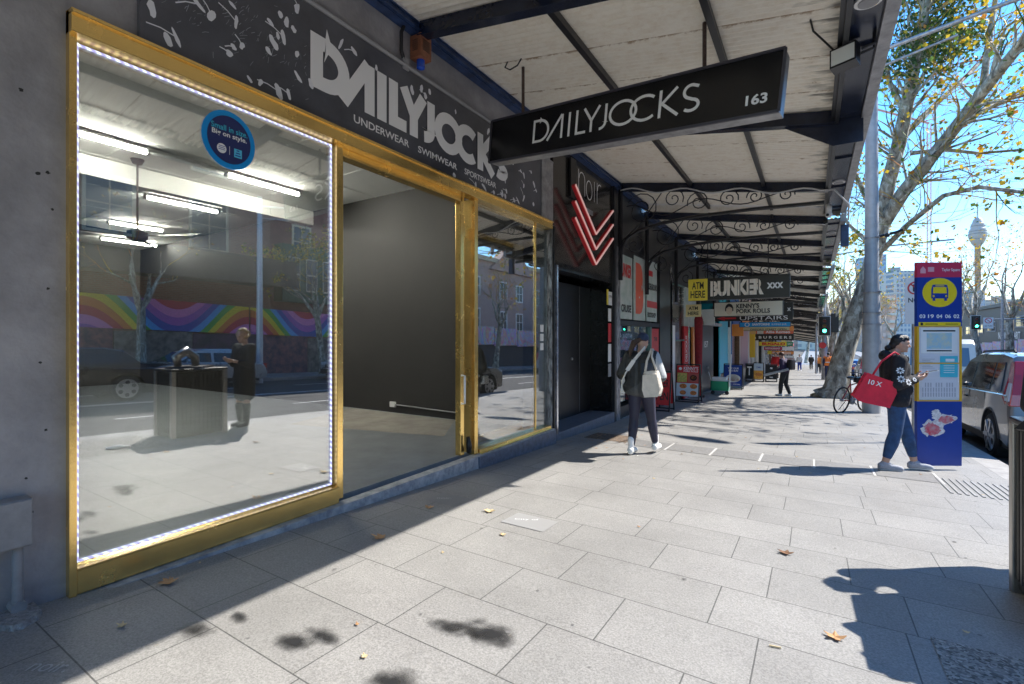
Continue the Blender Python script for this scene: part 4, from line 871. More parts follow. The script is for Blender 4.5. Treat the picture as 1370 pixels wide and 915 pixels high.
def rainbow(name, cycles, kind):
    def bld(nt, b):
        N = nt.nodes; L = nt.links; tc = N.new('ShaderNodeTexCoord'); s = N.new('ShaderNodeSeparateXYZ'); L.new(tc.outputs['Object'], s.inputs[0])
        def math_(op, a, c, *r):
            m = N.new('ShaderNodeMath'); m.operation = op
            for i, v in enumerate((a, c) + r):
                if isinstance(v, (int, float)): m.inputs[i].default_value = v
                else: L.new(v, m.inputs[i])
            return m.outputs[0]
        if kind == 0:
            z = math_('MULTIPLY_ADD', s.outputs[1], SL, s.outputs[2])     # height above sloping ground
            wv = math_('COSINE', math_('MULTIPLY', math_('SUBTRACT', s.outputs[1], 7.0), 2 * PI / 6.6), 0)
            f = math_('MULTIPLY_ADD', wv, -.42, math_('MULTIPLY_ADD', z, .34, -.45))
            f = math_('FRACT', f, 0)
        else:
            n = N.new('ShaderNodeTexNoise'); n.inputs['Scale'].default_value = .45; n.inputs['Detail'].default_value = 2; n.inputs['Distortion'].default_value = 3
            L.new(tc.outputs['Object'], n.inputs[0]); f = math_('FRACT', math_('MULTIPLY', n.outputs[0], 3.3), 0)
        r = N.new('ShaderNodeValToRGB'); r.color_ramp.interpolation = 'CONSTANT' if kind == 0 else 'LINEAR'
        cols = [(.62, .03, .06), (.85, .22, .03), (.9, .65, .03), (.1, .4, .06), (.05, .35, .75), (.04, .08, .4), (.4, .1, .45), (.75, .2, .5)] if kind == 0 else [(.8, .3, .4), (.9, .6, .25), (.3, .65, .7), (.5, .3, .7), (.85, .45, .65), (.4, .7, .5), (.8, .3, .4)]
        e = r.color_ramp.elements
        for i, c in enumerate(cols):
            p = i / len(cols)
            if i == 0: e[0].position = 0; e[0].color = (*c, 1)
            elif i == 1: e[1].position = p; e[1].color = (*c, 1)
            else: x = e.new(p); x.color = (*c, 1)
        L.new(f, r.inputs[0]); L.new(r.outputs[0], b.inputs['Base Color'])
    return nodes_mat(name, bld, .6)
M_rain = rainbow('rainbow_bands', 1, 0); M_dye = rainbow('tie_dye_swirl', 1, 1)
def far_building(y0, y1, h, wm, label, wins=(), x=22.0, trim=None):
    g = gz(y1) - .3; t = thing('street_building', label, 'building', (x, (y0 + y1) / 2, gz(y0)), group='buildings across the street')
    mb = MB(); mb.box(x, x + 12, y0, y1, g, gz(y0) + h); mesh_obj('wall', mb, wm, t)
    mb = MB(); mb.box(x - .25, x + 12.1, y0 + .01, y1 - .01, gz(y0) + h, gz(y0) + h + .4); mesh_obj('cornice', mb, trim or M_stonet, t)
    for (yc, zc, w, hh, ft) in wins:
        zc += gz(yc); mb = MB(); k = w / 2 + .12
        for a in ((yc - k, yc - w / 2, zc - hh / 2 - .12, zc + hh / 2 + .12), (yc + w / 2, yc + k, zc - hh / 2 - .12, zc + hh / 2 + .12), (yc - w / 2, yc + w / 2, zc + hh / 2, zc + hh / 2 + .12), (yc - w / 2, yc + w / 2, zc - hh / 2 - .12, zc - hh / 2)): mb.box(x - .06, x, *a)
        mb.box(x - .05, x - .01, yc - .03, yc + .03, zc - hh / 2, zc + hh / 2); mb.box(x - .055, x - .01, yc - w / 2, yc + w / 2, zc - .03, zc + .03)
        f = mesh_obj('window', mb, ft, t); mb = MB(); mb.box(x - .03, x - .006, yc - w / 2, yc + w / 2, zc - hh / 2, zc + hh / 2); mesh_obj('pane', mb, M_pane, f)
    return t
W = []
for yc in (-12, -8, -4, 0, 4.2, 8.2, 12.2): W += [(yc, 7.4, 1.6, 2.3, M_stonet), (yc, 11.0, 1.5, 1.9, M_stonet)]
t = far_building(-18, 15.4, 14, M_brick, 'tall red brick hotel across the street with sandstone framed windows, seen in the shop glass', W)
mb = MB(); mb.box(19.4, 22, -17, 15.2, 4.15, 5.2); mb.box(19.3, 19.4, -17, 15.2, 4.0, 5.3); mesh_obj('awning', mb, mat('dark_awning', (.035, .03, .028), .6, var=.3), t)
W = [(17.3, 7.6, 1.0, 1.7, M_stonet), (20.8, 7.6, 1.0, 1.7, M_stonet), (24.2, 7.6, 1.0, 1.7, M_stonet), (17.3, 10.8, 1, 1.6, M_stonet), (20.8, 10.8, 1, 1.6, M_stonet), (24.2, 10.8, 1, 1.6, M_stonet)]
t = far_building(15.42, 27, 13, mat('rust_brick', (.24, .10, .08), .8, var=.15), 'rust coloured building across the street with a dark green bay', W)
mb = MB(); mb.box(21.2, 22, 15.6, 19.2, 3.4, 6.6); mb.box(21.2, 22, 20.8, 26.5, 3.2, 6.4); o = mesh_obj('green_bay', mb, mat('bottle_green', (.02, .09, .05), .5, var=.2), t)
for yc in (16.3, 17.4, 18.5, 21.8, 22.9, 24.0):
    mb = MB(); mb.box(21.15, 21.198, yc - .36, yc + .36, 4.0, 5.9); f = mesh_obj('window', mb, M_cream, t); mb = MB(); mb.box(21.12, 21.148, yc - .3, yc + .3, 4.08, 4.9); mb.box(21.12, 21.148, yc - .3, yc + .3, 5.0, 5.82); mesh_obj('pane', mb, M_pane, f)
W = []
for yc in (30, 34.5, 39, 42, 46, 50, 54): W += [(yc, 4.4, 1.1, 1.6, M_white), (yc, 7.3, 1.1, 1.5, M_white)]
t = far_building(27.02, 58, 9.4, M_brick2, 'low pink brick building with a triangular gable across the street', W)
mb = MB(); g = gz(41) + 9.2; mb.prism([(21.7, 36.5, g), (21.7, 44.5, g), (21.7, 40.5, g + 3)], (1.0, 0, 0)); mesh_obj('gable', mb, M_brick2, t)
W = [(yc, 5.6, 3.2, 1.0, M_grey) for yc in range(61, 104, 5)]
t = far_building(58.02, 106, 7.0, mat('charcoal_cladding', (.06, .065, .075), .5, var=.2, vscale=.6), 'long low charcoal clad modern building with white lettering across the street', W, trim=MATS.get('charcoal_cladding'))
mb = MB(); text_mb(mb, 'NATIONAL ART', (21.9, 78, gz(78) + 4.0), -UY, 7, UZ, .8, .01, .02); mesh_obj('lettering', mb, M_letter, t)
for (y0, y1, m, lab) in [(-14, 4.0, M_rain, 'rainbow striped banner panel under the hotel awning, nearest section'), (4.1, 13.6, M_rain, 'rainbow striped banner panel under the hotel awning, middle section'), (13.7, 26.5, M_rain, 'rainbow striped banner panel past the green bay')]:
    mb = MB(); n = 12
    for i in range(n):
        a = y0 + (y1 - y0) * i / n; b = y0 + (y1 - y0) * (i + 1) / n; mb.quad((20.9, b, 2.05 + gz(b)), (20.9, a, 2.05 + gz(a)), (20.9, a, 3.42 + gz(a)), (20.9, b, 3.42 + gz(b)))
        mb.quad((20.98, a, 2.05 + gz(a)), (20.98, b, 2.05 + gz(b)), (20.98, b, 3.42 + gz(b)), (20.98, a, 3.42 + gz(a)))
    tag(mesh_obj('rainbow_banner', mb, m), lab, 'banner', 'rainbow banners across the street')
rnd = random.Random(8)
for i, yc in enumerate(range(-10, 27, 3)):
    mb = MB(); mb.box(20.96, 21.06, yc + .02, yc + 2.98, gz(yc) - .1, gz(yc) + 1.95)
    tag(mesh_obj('hoarding_panel', mb, (M_shopin, mat('purple_poster', (.12, .06, .11), .6, col2=(.04, .04, .05), vscale=2), mat('pink_poster', (.3, .12, .13), .6, col2=(.06, .03, .08), vscale=3))[i % 3]), 'mottled poster panel of the hoarding below the rainbow banners across the street', 'hoarding panel', 'poster panels across the street')
for i, yc in enumerate(range(28, 104, 4)):
    mb = MB(); mb.box(20.9, 21.0, yc, yc + 3.85, gz(yc) + 1.9, gz(yc) + 3.5)
    o = tag(mesh_obj('mural_panel', mb, M_dye), 'tie-dye coloured mural panel on the wall across the street', 'mural panel', 'tie-dye mural panels across the street')
    if i % 2 == 0: mb = MB(); mb.cyl((21.05, yc, gz(yc) - .3), (21.05, yc, gz(yc) + 1.9), .04, 6)
mb = MB()
for a, b in zip(range(27, 106, 8), range(35, 114, 8)): mb.hexa([(21.1, a, gz(a) - .2), (21.2, a, gz(a) - .2), (21.2, b, gz(b) - .2), (21.1, b, gz(b) - .2), (21.1, a, gz(a) + 3.4), (21.2, a, gz(a) + 3.4), (21.2, b, gz(b) + 3.4), (21.1, b, gz(b) + 3.4)])
tag(mesh_obj('boundary_wall', mb, mat('dark_wall', (.05, .05, .06), .7)), 'dark wall carrying the tie-dye panels across the street', 'wall')

# ------------------------------------------------------------------ distant skyline
def b_tower(cw, cg, sx, sz):
    def f(nt, b):
        N = nt.nodes; L = nt.links; tc = N.new('ShaderNodeTexCoord'); s = N.new('ShaderNodeSeparateXYZ'); c = N.new('ShaderNodeCombineXYZ'); L.new(tc.outputs['Object'], s.inputs[0])
        ad = N.new('ShaderNodeMath'); L.new(s.outputs[0], ad.inputs[0]); L.new(s.outputs[1], ad.inputs[1]); L.new(ad.outputs[0], c.inputs[0]); L.new(s.outputs[2], c.inputs[1])
        br = N.new('ShaderNodeTexBrick'); br.offset = 0; br.inputs['Scale'].default_value = 1; br.inputs['Brick Width'].default_value = sx; br.inputs['Row Height'].default_value = sz; br.inputs['Mortar Size'].default_value = sz * .22
        br.inputs['Color1'].default_value = (*cg, 1); br.inputs['Color2'].default_value = tuple(min(1, x * 1.6) for x in cg) + (1,); br.inputs['Mortar'].default_value = (*cw, 1); L.new(c.outputs[0], br.inputs[0]); L.new(br.outputs[0], b.inputs['Base Color'])
    return f
def tower(px0, px1, pytop, d, m, label, depth=25):
    a = fd(px0, pytop, d); b = fd(px1, pytop, d); u = (b - a); u.z = 0; n = Vector((-u.y, u.x, 0)).normalized() * depth; u2 = u
    mb = MB(); lo = -25
    mb.hexa([(a.x, a.y, lo), (b.x, b.y, lo), (b.x + n.x, b.y + n.y, lo), (a.x + n.x, a.y + n.y, lo), (a.x, a.y, a.z), (b.x, b.y, a.z), (b.x + n.x, b.y + n.y, a.z), (a.x + n.x, a.y + n.y, a.z)])
    t = thing('apartment_tower', label, 'building', (a.x, a.y, -5), group='distant towers'); mesh_obj('wall', mb, m, t)
    mb = MB(); c = (a + b) / 2 + n * .5; mb.box(c.x - 3, c.x + 3, c.y - 3, c.y + 3, a.z, a.z + 3.5); mesh_obj('plant_room', mb, M_grey, t)
    return t, a, b
t, a, b = tower(1199, 1236, 362, 300, nodes_mat('tower_blue', b_tower((.46, .48, .48), (.14, .2, .27), 3.2, 3.1), .5), 'pale blue windowed apartment tower behind the bus stop sign')
t, a, b = tower(1168, 1199, 395, 230, nodes_mat('tower_pink', b_tower((.5, .36, .3), (.45, .33, .28), 3, 3), .8), 'pinkish brick apartment block with white balconies')
for k in range(9):
    for f_ in (.62,):
        mb = MB(); p = a.lerp(b, f_); z = a.z - 2.5 - k * 3.6; d_ = (b - a).normalized(); q = Vector((d_.y, -d_.x, 0)); mb.hexa([tuple(p + Vector((0, 0, z - a.z))), tuple(p + d_ * 4 + Vector((0, 0, z - a.z))), tuple(p + d_ * 4 + q * 1.6 + Vector((0, 0, z - a.z))), tuple(p + q * 1.6 + Vector((0, 0, z - a.z))), tuple(p + Vector((0, 0, z - a.z + 1.2))), tuple(p + d_ * 4 + Vector((0, 0, z - a.z + 1.2))), tuple(p + d_ * 4 + q * 1.6 + Vector((0, 0, z - a.z + 1.2))), tuple(p + q * 1.6 + Vector((0, 0, z - a.z + 1.2)))]); mesh_obj('balcony', mb, M_cream, t)
tower(1172, 1186, 340, 420, nodes_mat('tower_glass', b_tower((.3, .4, .5), (.12, .22, .35), 4, 3.3), .3), 'narrow dark glass tower just right of the tall pole')
tower(1286, 1318, 388, 380, nodes_mat('tower_grey', b_tower((.4, .42, .46), (.2, .24, .3), 4, 3.4), .5), 'grey office tower below the observation tower')
tower(1335, 1370, 400, 420, nodes_mat('tower_tan', b_tower((.5, .45, .4), (.3, .28, .27), 4, 3.4), .5), 'tan tower at the right edge behind bare trees')
tower(1104, 1150, 412, 260, nodes_mat('tower_cream', b_tower((.6, .54, .45), (.3, .3, .3), 3, 3), .7), 'cream block at the end of the street behind leaning trunk')
tower(1040, 1104, 428, 300, nodes_mat('tower_brown', b_tower((.4, .33, .28), (.2, .2, .2), 3, 3), .7), 'brown low block closing the far end of the street')
c = fd(1308, 451, 900); t = thing('observation_tower', 'slender observation tower with a wide turret and antenna above the rooftops', 'tower', (c.x, c.y, 0))
M_ot = mat('tower_hazed_bronze', (.42, .42, .43), .5); M_otd = mat('tower_band', (.25, .26, .29), .4)  # turret colour lightened to grey, distance haze painted in
mb = MB(); mb.cyl((c.x, c.y, -20), (c.x, c.y, 176), 4.6, 16); mesh_obj('shaft', mb, mat('shaft_conc', (.38, .3, .27), .7), t, smooth=1)
mb = MB(); mb.tube([(c.x, c.y, z) for z in (172, 178, 190, 193, 204, 205, 214, 215, 222, 226)], [5, 9, 13.5, 13.5, 12, 10.5, 9.8, 8.4, 6.5, 3], 28); mesh_obj('turret', mb, M_ot, t, smooth=.5)
mb = MB()
for z, r in ((184, 11.4), (194, 13.5), (199, 12.6), (209, 10)): mb.tube([(c.x, c.y, z), (c.x, c.y, z + 1.6)], r + .4, 28)
mesh_obj('window_band', mb, M_otd, t)
mb = MB(); mb.cyl((c.x, c.y, 225), (c.x, c.y, 252), .9, 6); mesh_obj('antenna', mb, M_ot, t)
c = fd(1243, 451, 330); t = thing('tower_crane', 'faint red and white lattice crane mast behind the branches', 'crane', (c.x, c.y, 0))
mb = MB(); ztop = 1.4 + (451 - 165) / FOC * 330
for sx, sy in ((-1, -1), (1, -1), (1, 1), (-1, 1)): mb.cyl((c.x + sx, c.y + sy, -5), (c.x + sx, c.y + sy, ztop), .18, 4)
z = 20
while z < ztop - 3:
    mb.cyl((c.x - 1, c.y - 1, z), (c.x + 1, c.y + 1, z + 3), .12, 4); mb.cyl((c.x + 1, c.y - 1, z), (c.x - 1, c.y + 1, z + 3), .12, 4); z += 3
mesh_obj('mast', mb, mat('crane_red', (.6, .3, .27), .6), t)
mb = MB(); mb.bar((c.x, c.y, ztop), (c.x - 30, c.y + 10, ztop + 22), 1.2, 1.2); mesh_obj('jib', mb, mat('crane_red', (.6, .3, .27)), t)

# ------------------------------------------------------------------ poles, lamps, signals, signs
px_, py_ = 4.78, 15.45; g = gz(py_)
t = thing('street_pole', 'tall thick grey metal street pole with banded collar and twin lamp arms', 'street pole', (px_, py_, g))
mb = MB(); mb.tube([(px_, py_, g), (px_, py_, g + 1.6), (px_, py_, 1.3), (px_, py_, 1.75)], [.205, .205, .2, .2], 24); mesh_obj('lower_shaft', mb, M_polg, t, smooth=.6)
mb = MB(); mb.tube([(px_, py_, 1.75), (px_, py_, 3.2), (px_, py_, 9.6)], [.19, .155, .12], 24); mesh_obj('upper_shaft', mb, M_polg, t, smooth=.6)
mb = MB()
for z in (1.72, 2.02, 2.55, 3.95):
    mb = MB(); mb.tube([(px_, py_, z), (px_, py_, z + .03)], .215 if z < 3 else .175, 20); mesh_obj('band', mb, M_steel, t)
mb = MB(); mb.tube([(px_ + .1, py_, 3.98), (px_ + .5, py_ - .05, 4.05), (px_ + .62, py_ - .05, 4.1)], .035, 8); mb.ell((px_ + .3, py_ - .15, 3.98), (.06, .1, .06)); mesh_obj('bracket', mb, M_black, t)
e0 = Vector((px_, py_, 8.72)); mb = MB(); mb.tube([e0, e0 + Vector((2.2, -.5, .12)), e0 + Vector((4.2, -.95, .18))], [.055, .05, .045], 8); mesh_obj('lamp_arm', mb, M_steel, t, smooth=1)
mb = MB(); mb.ell(e0 + Vector((4.6, -1.03, .2)), (.5, .2, .1), rot=Euler((0, 0, -.22))); mesh_obj('lamp_head', mb, M_grey, t, smooth=PI)
e0 = Vector((px_, py_, 8.3)); mb = MB(); mb.tube([e0, e0 + Vector((1.6, -.35, .2))], [.035, .03], 8); mesh_obj('brace_arm', mb, M_steel, t, smooth=1)
# no stopping sign post behind the totem
px_, py_ = 4.93, 10.4; g = gz(py_); t = thing('parking_sign', 'thin post with a no stopping sign half hidden behind the bus stop totem', 'sign post', (px_, py_, g))
mb = MB(); mb.cyl((px_, py_, g), (px_, py_, g + 2.78), .03, 12); mesh_obj('post', mb, M_steel, t, smooth=1)
mb = MB(); mb.box(px_ - .12, px_ + .2, py_ - .045, py_ - .035, 1.62, 2.4); pl = mesh_obj('plate', mb, M_white, t)
mb = MB(); cs = Vector((px_ + .02, py_ - .046, 2.22)); stroke(mb, arc(0, 0, .1, .1, 0, 345, 24), .024, cs, UX, 1, UZ, 1, .003, True); stroke(mb, [(-.07, .07), (.07, -.07)], .02, cs, UX, 1, UZ, 1, .0045); mesh_obj('symbol', mb, M_red, pl)
text('P', cs - Vector((.04, 0, .06)), UX, .07, UZ, .12, M_dark, pl, off=.002, bold=.02); text('NO', (px_ - .08, py_ - .046, 1.98), UX, .14, UZ, .08, M_dark, pl, off=.003, bold=.02)
M_sig = mat('signal_black', (.015, .017, .02), .4)
M_grn = mat('signal_green', (.0, .5, .3), .3, emit=(.05, 1, .55), es=4)
M_lensr = mat('signal_red_off', (.12, .02, .015), .3); M_lensa = mat('signal_amber_off', (.16, .08, .01), .3)
def signal_head(t, x, y, z, s=1.0, lit=True):
    mb = MB(); mb.box(x - .3 * s, x + .3 * s, y + .1, y + .13, z - .6 * s, z + .6 * s); mesh_obj('target_board', mb, M_sig, t, bevel=.02)
    mb = MB(); mb.box(x - .33 * s, x + .33 * s, y + .13, y + .14, z - .63 * s, z + .63 * s); mesh_obj('board_edge', mb, M_white, t)
    mb = MB(); mb.box(x - .17 * s, x + .17 * s, y - .12, y + .1, z - .5 * s, z + .5 * s); h = mesh_obj('housing', mb, M_sig, t, bevel=.02)
    for k, m in ((.31, M_lensr), (0, M_lensa), (-.31, M_grn)):
        mb = MB(); mb.cyl((x, y - .121, z + k * s), (x, y - .135, z + k * s), .105 * s, 18); mesh_obj('lens', mb, m, h)
        mb = MB(); pts = [(math.cos(a), math.sin(a)) for a in [PI * j / 10 for j in range(11)]]; r = .125 * s
        mb.add([(x + c_ * r, y - .12, z + k * s + s_ * r) for c_, s_ in pts] + [(x + c_ * r, y - .32, z + k * s + s_ * r - .02) for c_, s_ in pts], [(i, i + 1, i + 12, i + 11) for i in range(10)]); mesh_obj('visor', mb, M_sig, h)
q = fd(1103, 508, 30.5); x, y = q.x, q.y; g = gz(y)
t = thing('traffic_signal', 'grey pole with a black traffic signal showing green beside the leaning tree trunk', 'traffic signal', (x, y, g), group='traffic signals')
mb = MB(); mb.tube([(x, y, g), (x, y, g + 2.0), (x, y, g + 2.1), (x, y, 9.2)], [.17, .17, .1, .08], 14); mesh_obj('pole', mb, M_polg, t, smooth=.6)
signal_head(t, x, y - .25, fd(1104, 449 - 13, 30.2).z, 1.0)
mb = MB(); mb.box(x + .35, x + .75, y - .1, y + .5, 1.7, 2.9); mesh_obj('side_housing', mb, M_sig, t, bevel=.03)
mb = MB(); z = fd(1099, 462, 30).z; mb.prism([(x - .1 + .2 * math.cos(a), y - .2, z + .2 * math.sin(a)) for a in [2 * PI * k / 20 for k in range(20)]], (0, .02, 0)); mesh_obj('round_sign', mb, M_red, t)
mb = MB(); mb.tube([(x, y, 6.5), (x + 3, y - .5, 6.8), (x + 6, y - 1, 6.8)], .05, 6); mesh_obj('lamp_arm', mb, M_steel, t, smooth=1)
q = fd(1341, 470, 39); x, y = q.x, q.y; g = gz(y)
t = thing('traffic_signal', 'mast arm traffic signal showing green with a no right turn plate, across the road', 'traffic signal', (x, y, g), group='traffic signals')
za_ = fd(1341, 427, 39).z; mb = MB(); mb.tube([(x, y, g), (x, y, za_ + 1.6)], [.12, .09], 12); mesh_obj('pole', mb, M_steel, t, smooth=1)
mb = MB(); mb.tube([(x - .9, y, za_), (x, y, za_), (x + 3.5, y - .6, za_)], .05, 8); mesh_obj('mast_arm', mb, M_steel, t, smooth=1)
signal_head(t, x - 1.6, y - .2, za_ - .25, .95)
mb = MB(); mb.box(x - 1.15, x - .55, y - .1, y - .08, za_ - .75, za_ + .15); pl = mesh_obj('plate', mb, M_white, t)
mb = MB(); stroke(mb, arc(0, 0, .2, .2, 0, 345, 20), .05, (x - .85, y - .1, za_ - .1), UX, 1, UZ, 1, .005, True); stroke(mb, [(-.14, .14), (.14, -.14)], .04, (x - .85, y - .1, za_ - .1), UX, 1, UZ, 1, .008); mesh_obj('symbol', mb, M_red, pl)
text('NO TURN', (x - 1.08, y - .1, za_ - .6), UX, .46, UZ, .12, M_dark, pl, off=.005)
for i, (px, py, d, zt, r, lab) in enumerate([(1129, 500, 36, 5.5, .06, 'thin white topped pole left of the leaning trunk'), (1115, 495, 48, 7, .07, 'thin pole in the distance behind the traffic signal'), (1092, 499, 42, 8.5, .09, 'slim grey pole beside the far tree trunks')]):
    q = fd(px, py, d); mb = MB(); mb.tube([(q.x, q.y, gz(q.y)), (q.x, q.y, zt)], [r, r * .7], 10); tag(mesh_obj('street_pole', mb, M_polg, smooth=1), lab, 'street pole')
x, y = 16.5, 11.6; g = gz(y); t = thing('street_pole', 'tall pale metal pole with two thin arms across the road, seen in the shop window', 'street pole', (x, y, g))
mb = MB(); mb.tube([(x, y, g - .2), (x, y, 7.4)], [.14, .1], 14); mesh_obj('shaft', mb, mat('bright_pole', (.6, .6, .62), .35, .3), t, smooth=1)
mb = MB(); mb.tube([(x, y, 7.0), (x, y + 3.2, 7.5)], .04, 6); mb.tube([(x, y, 6.5), (x, y + 1.6, 6.7)], .03, 6); mesh_obj('arm', mb, MATS['bright_pole'], t, smooth=1)

# ------------------------------------------------------------------ bus stop totem
p0 = Vector((4.62, 7.91, 0)); p1 = Vector((5.10, 8.20, 0)); u = (p1 - p0).normalized(); n = Vector((u.y, -u.x, 0)); W_ = (p1 - p0).length; g = gz(8) ; T = g + .05; H_ = 2.59
t = thing('bus_stop_totem', 'tall blue and red bus stop totem with a yellow circle bus symbol and timetables', 'bus stop sign', (4.86, 8.05, g))
def TP(a, z):
    if z < 2.0: z *= .955
    return p0 + u * (a * W_) + Vector((0, 0, T + z))
mb = MB(); mb.prism([TP(0, 0), TP(1, 0), TP(1, .86), TP(0, .86)], -n * .045); mesh_obj('lower_panel', mb, M_blue, t, bevel=.004)
M_tot_y = mat('totem_amber', (.75, .42, .03), .4)
mb = MB()
for a0, a1, z0, z1 in ((0, .045, .86, 1.86), (.955, 1, .86, 1.86), (.045, .955, .86, .875), (.045, .955, 1.36, 1.375) , (.045, .955, 1.85, 1.86)): mb.prism([TP(a0, z0), TP(a1, z0), TP(a1, z1), TP(a0, z1)], -n * .045)
mesh_obj('amber_frame', mb, M_tot_y, t)
mb = MB(); mb.prism([TP(.045, .876) - n * .01, TP(.955, .876) - n * .01, TP(.955, 1.849) - n * .01, TP(.045, 1.849) - n * .01], -n * .03); bd = mesh_obj('timetable_case', mb, mat('paper_backing', (.7, .7, .74), .3), t)
def face(par, a0, a1, z0, z1, m, off=.002, name='notice'):
    mb = MB(); sheet(mb, TP(a0, z0), u, (a1 - a0) * W_, UZ, z1 - z0, off); return mesh_obj(name, mb, m, par)
pf_ = -0.01
pp = face(bd, .09, .91, 1.50, 1.83, M_white, -.006, 'route_map')
mb = MB(); sheet(mb, TP(.22, 1.56), u, .56 * W_, UZ, .2, -.004); mesh_obj('map_field', mb, mat('map_blue', (.3, .55, .7), .4, col2=(.6, .62, .5), vscale=12), pp)
mb = MB(); sheet(mb, TP(.14, 1.79), u, .72 * W_, UZ, .018, -.004); sheet(mb, TP(.22, 1.525), u, .56 * W_, UZ, .016, -.004); mesh_obj('heading_bar', mb, M_dark, pp)
pp = face(bd, .52, .92, 1.18, 1.45, mat('cyan_poster', (.07, .5, .62), .4), -.006, 'cyan_poster')
mb = MB()
for k in range(4): sheet(mb, TP(.60, 1.24 + k * .03), u, .24 * W_, UZ, .007, -.004)
sheet(mb, TP(.64, 1.39), u, .2 * W_, UZ, .035, -.004); mesh_obj('print_line', mb, M_letter, pp)
pp = face(bd, .09, .5, 1.18, 1.45, mat('paper_notice', (.66, .66, .7), .4), -.006, 'paper_notice')
mb = MB()
for k in range(7): sheet(mb, TP(.12, 1.30 + k * .02), u, (.28 - .05 * (k % 3)) * W_, UZ, .004, -.004)
mesh_obj('print_line', mb, M_grey, pp)
pp = face(bd, .09, .91, .9, 1.15, MATS['paper_notice'], -.006, 'timetable')
mb = MB()
for k in range(13):
    for j in range(3 if k % 4 else 2): sheet(mb, TP(.12 + .06 * k, .92 + j * .065), u, .026 * W_, UZ, .055, -.004)
mesh_obj('print_column', mb, mat('print_grey', (.4, .4, .45), .5), pp)
mb = MB(); mb.prism([TP(0, 1.86), TP(1, 1.86), TP(1, 2.40), TP(0, 2.40)], -n * .045); up = mesh_obj('upper_panel', mb, M_blue, t)
mb = MB(); mb.prism([TP(0, 2.401), TP(1, 2.401), TP(1, H_), TP(0, H_)], -n * .045); hd = mesh_obj('header', mb, mat('header_crimson', (.6, .04, .10), .4), t)
mb = MB(); text_mb(mb, 'Taylor Square', TP(.55, 2.465), u, .4 * W_, UZ, .05, .002, .01); mesh_obj('lettering', mb, M_letter, hd)
mb = MB(); mb.prism([TP(.07, 2.45), TP(.19, 2.45), TP(.19, 2.50), TP(.13, 2.54), TP(.07, 2.50)], n * .002); mb.prism([TP(.24, 2.47), TP(.38, 2.47), TP(.38, 2.53), TP(.24, 2.53)], n * .0015); mesh_obj('emblem', mb, mat('emblem_pink', (.75, .35, .4), .5), hd)
mb = MB(); disc(mb, TP(.5, 2.205), u, UZ, .385 * W_, .185, .002, 40); yc = mesh_obj('yellow_disc', mb, mat('bus_yellow', (.85, .62, .02), .4), up)
mb = MB(); C0 = TP(.5, 2.205)
def R2(mb, x0, x1, z0, z1, off): sheet(mb, C0 + u * (x0 * W_) + Vector((0, 0, z0)), u, (x1 - x0) * W_, UZ, z1 - z0, off)
mb.add([C0 + u * (a * W_) + Vector((0, 0, z)) + n * .004 for a, z in ((-.19, -.075), (.19, -.075), (.19, .04), (.16, .10), (-.16, .10), (-.19, .04))], [(0, 1, 2, 3, 4, 5)])
R2(mb, -.16, -.10, -.105, -.075, .004); R2(mb, .10, .16, -.105, -.075, .004); mesh_obj('bus_symbol', mb, M_blue, yc)
mb = MB(); mb.add([C0 + u * (a * W_) + Vector((0, 0, z)) + n * .0055 for a, z in ((-.155, -.01), (.155, -.01), (.145, .07), (-.145, .07))], [(0, 1, 2, 3)]); R2(mb, -.1, .1, .08, .09, .0055)
disc(mb, C0 + u * (-.14 * W_) + Vector((0, 0, -.045)), u, UZ, .012, .014, .0055, 12); disc(mb, C0 + u * (.14 * W_) + Vector((0, 0, -.045)), u, UZ, .012, .014, .0055, 12); mesh_obj('bus_windscreen', mb, MATS['bus_yellow'], yc)
mb = MB()
for i, s_ in enumerate(['03', '19', '04', '06', '02']): text_mb(mb, s_, TP(.05 + .19 * i, 1.968), u, .13 * W_, UZ, .048, .002, .02)
mesh_obj('stand_numbers', mb, M_letter, up)
mb = MB(); mb.prism([TP(.03, 1.865), TP(.97, 1.865), TP(.97, 1.915), TP(.03, 1.915)], n * .0015); yb = mesh_obj('yellow_strip', mb, MATS['bus_yellow'], up)
mb = MB(); disc(mb, TP(.1, 1.89), u, UZ, .018, .018, .003, 14)
for k in range(2): sheet(mb, TP(.18 + .45 * k, 1.885), u, .28 * W_, UZ, .008, .003)
mesh_obj('mark', mb, M_dark, yb)
rnd = random.Random(9)
def blob(mb, cx_, cz_, rx, rz_, off, nn=26, jag=.25, seed=1):
    r_ = random.Random(seed); c = TP(cx_, cz_) + n * off
    mb.add([c + u * (rx * W_ * math.cos(a) * (1 + r_.uniform(-jag, jag))) + Vector((0, 0, rz_ * math.sin(a) * (1 + r_.uniform(-jag, jag)))) for a in [2 * PI * k / nn for k in range(nn)]], [tuple(range(nn))])
mb = MB(); blob(mb, .36, .50, .25, .11, .002, seed=3); blob(mb, .6, .62, .27, .07, .0026, seed=5); blob(mb, .42, .70, .1, .05, .003, seed=6); so = mesh_obj('torn_sticker', mb, mat('torn_paper', (.65, .62, .62), .8, var=.2, vscale=30), [o for o in t.children if o.name.startswith('lower_panel')][0])
mb = MB(); blob(mb, .32, .49, .18, .08, .004, seed=7); blob(mb, .64, .62, .19, .045, .0046, seed=8); mesh_obj('sticker_remains', mb, mat('faded_red_print', (.6, .06, .10), .6, col2=(.5, .3, .32), vscale=22), so)

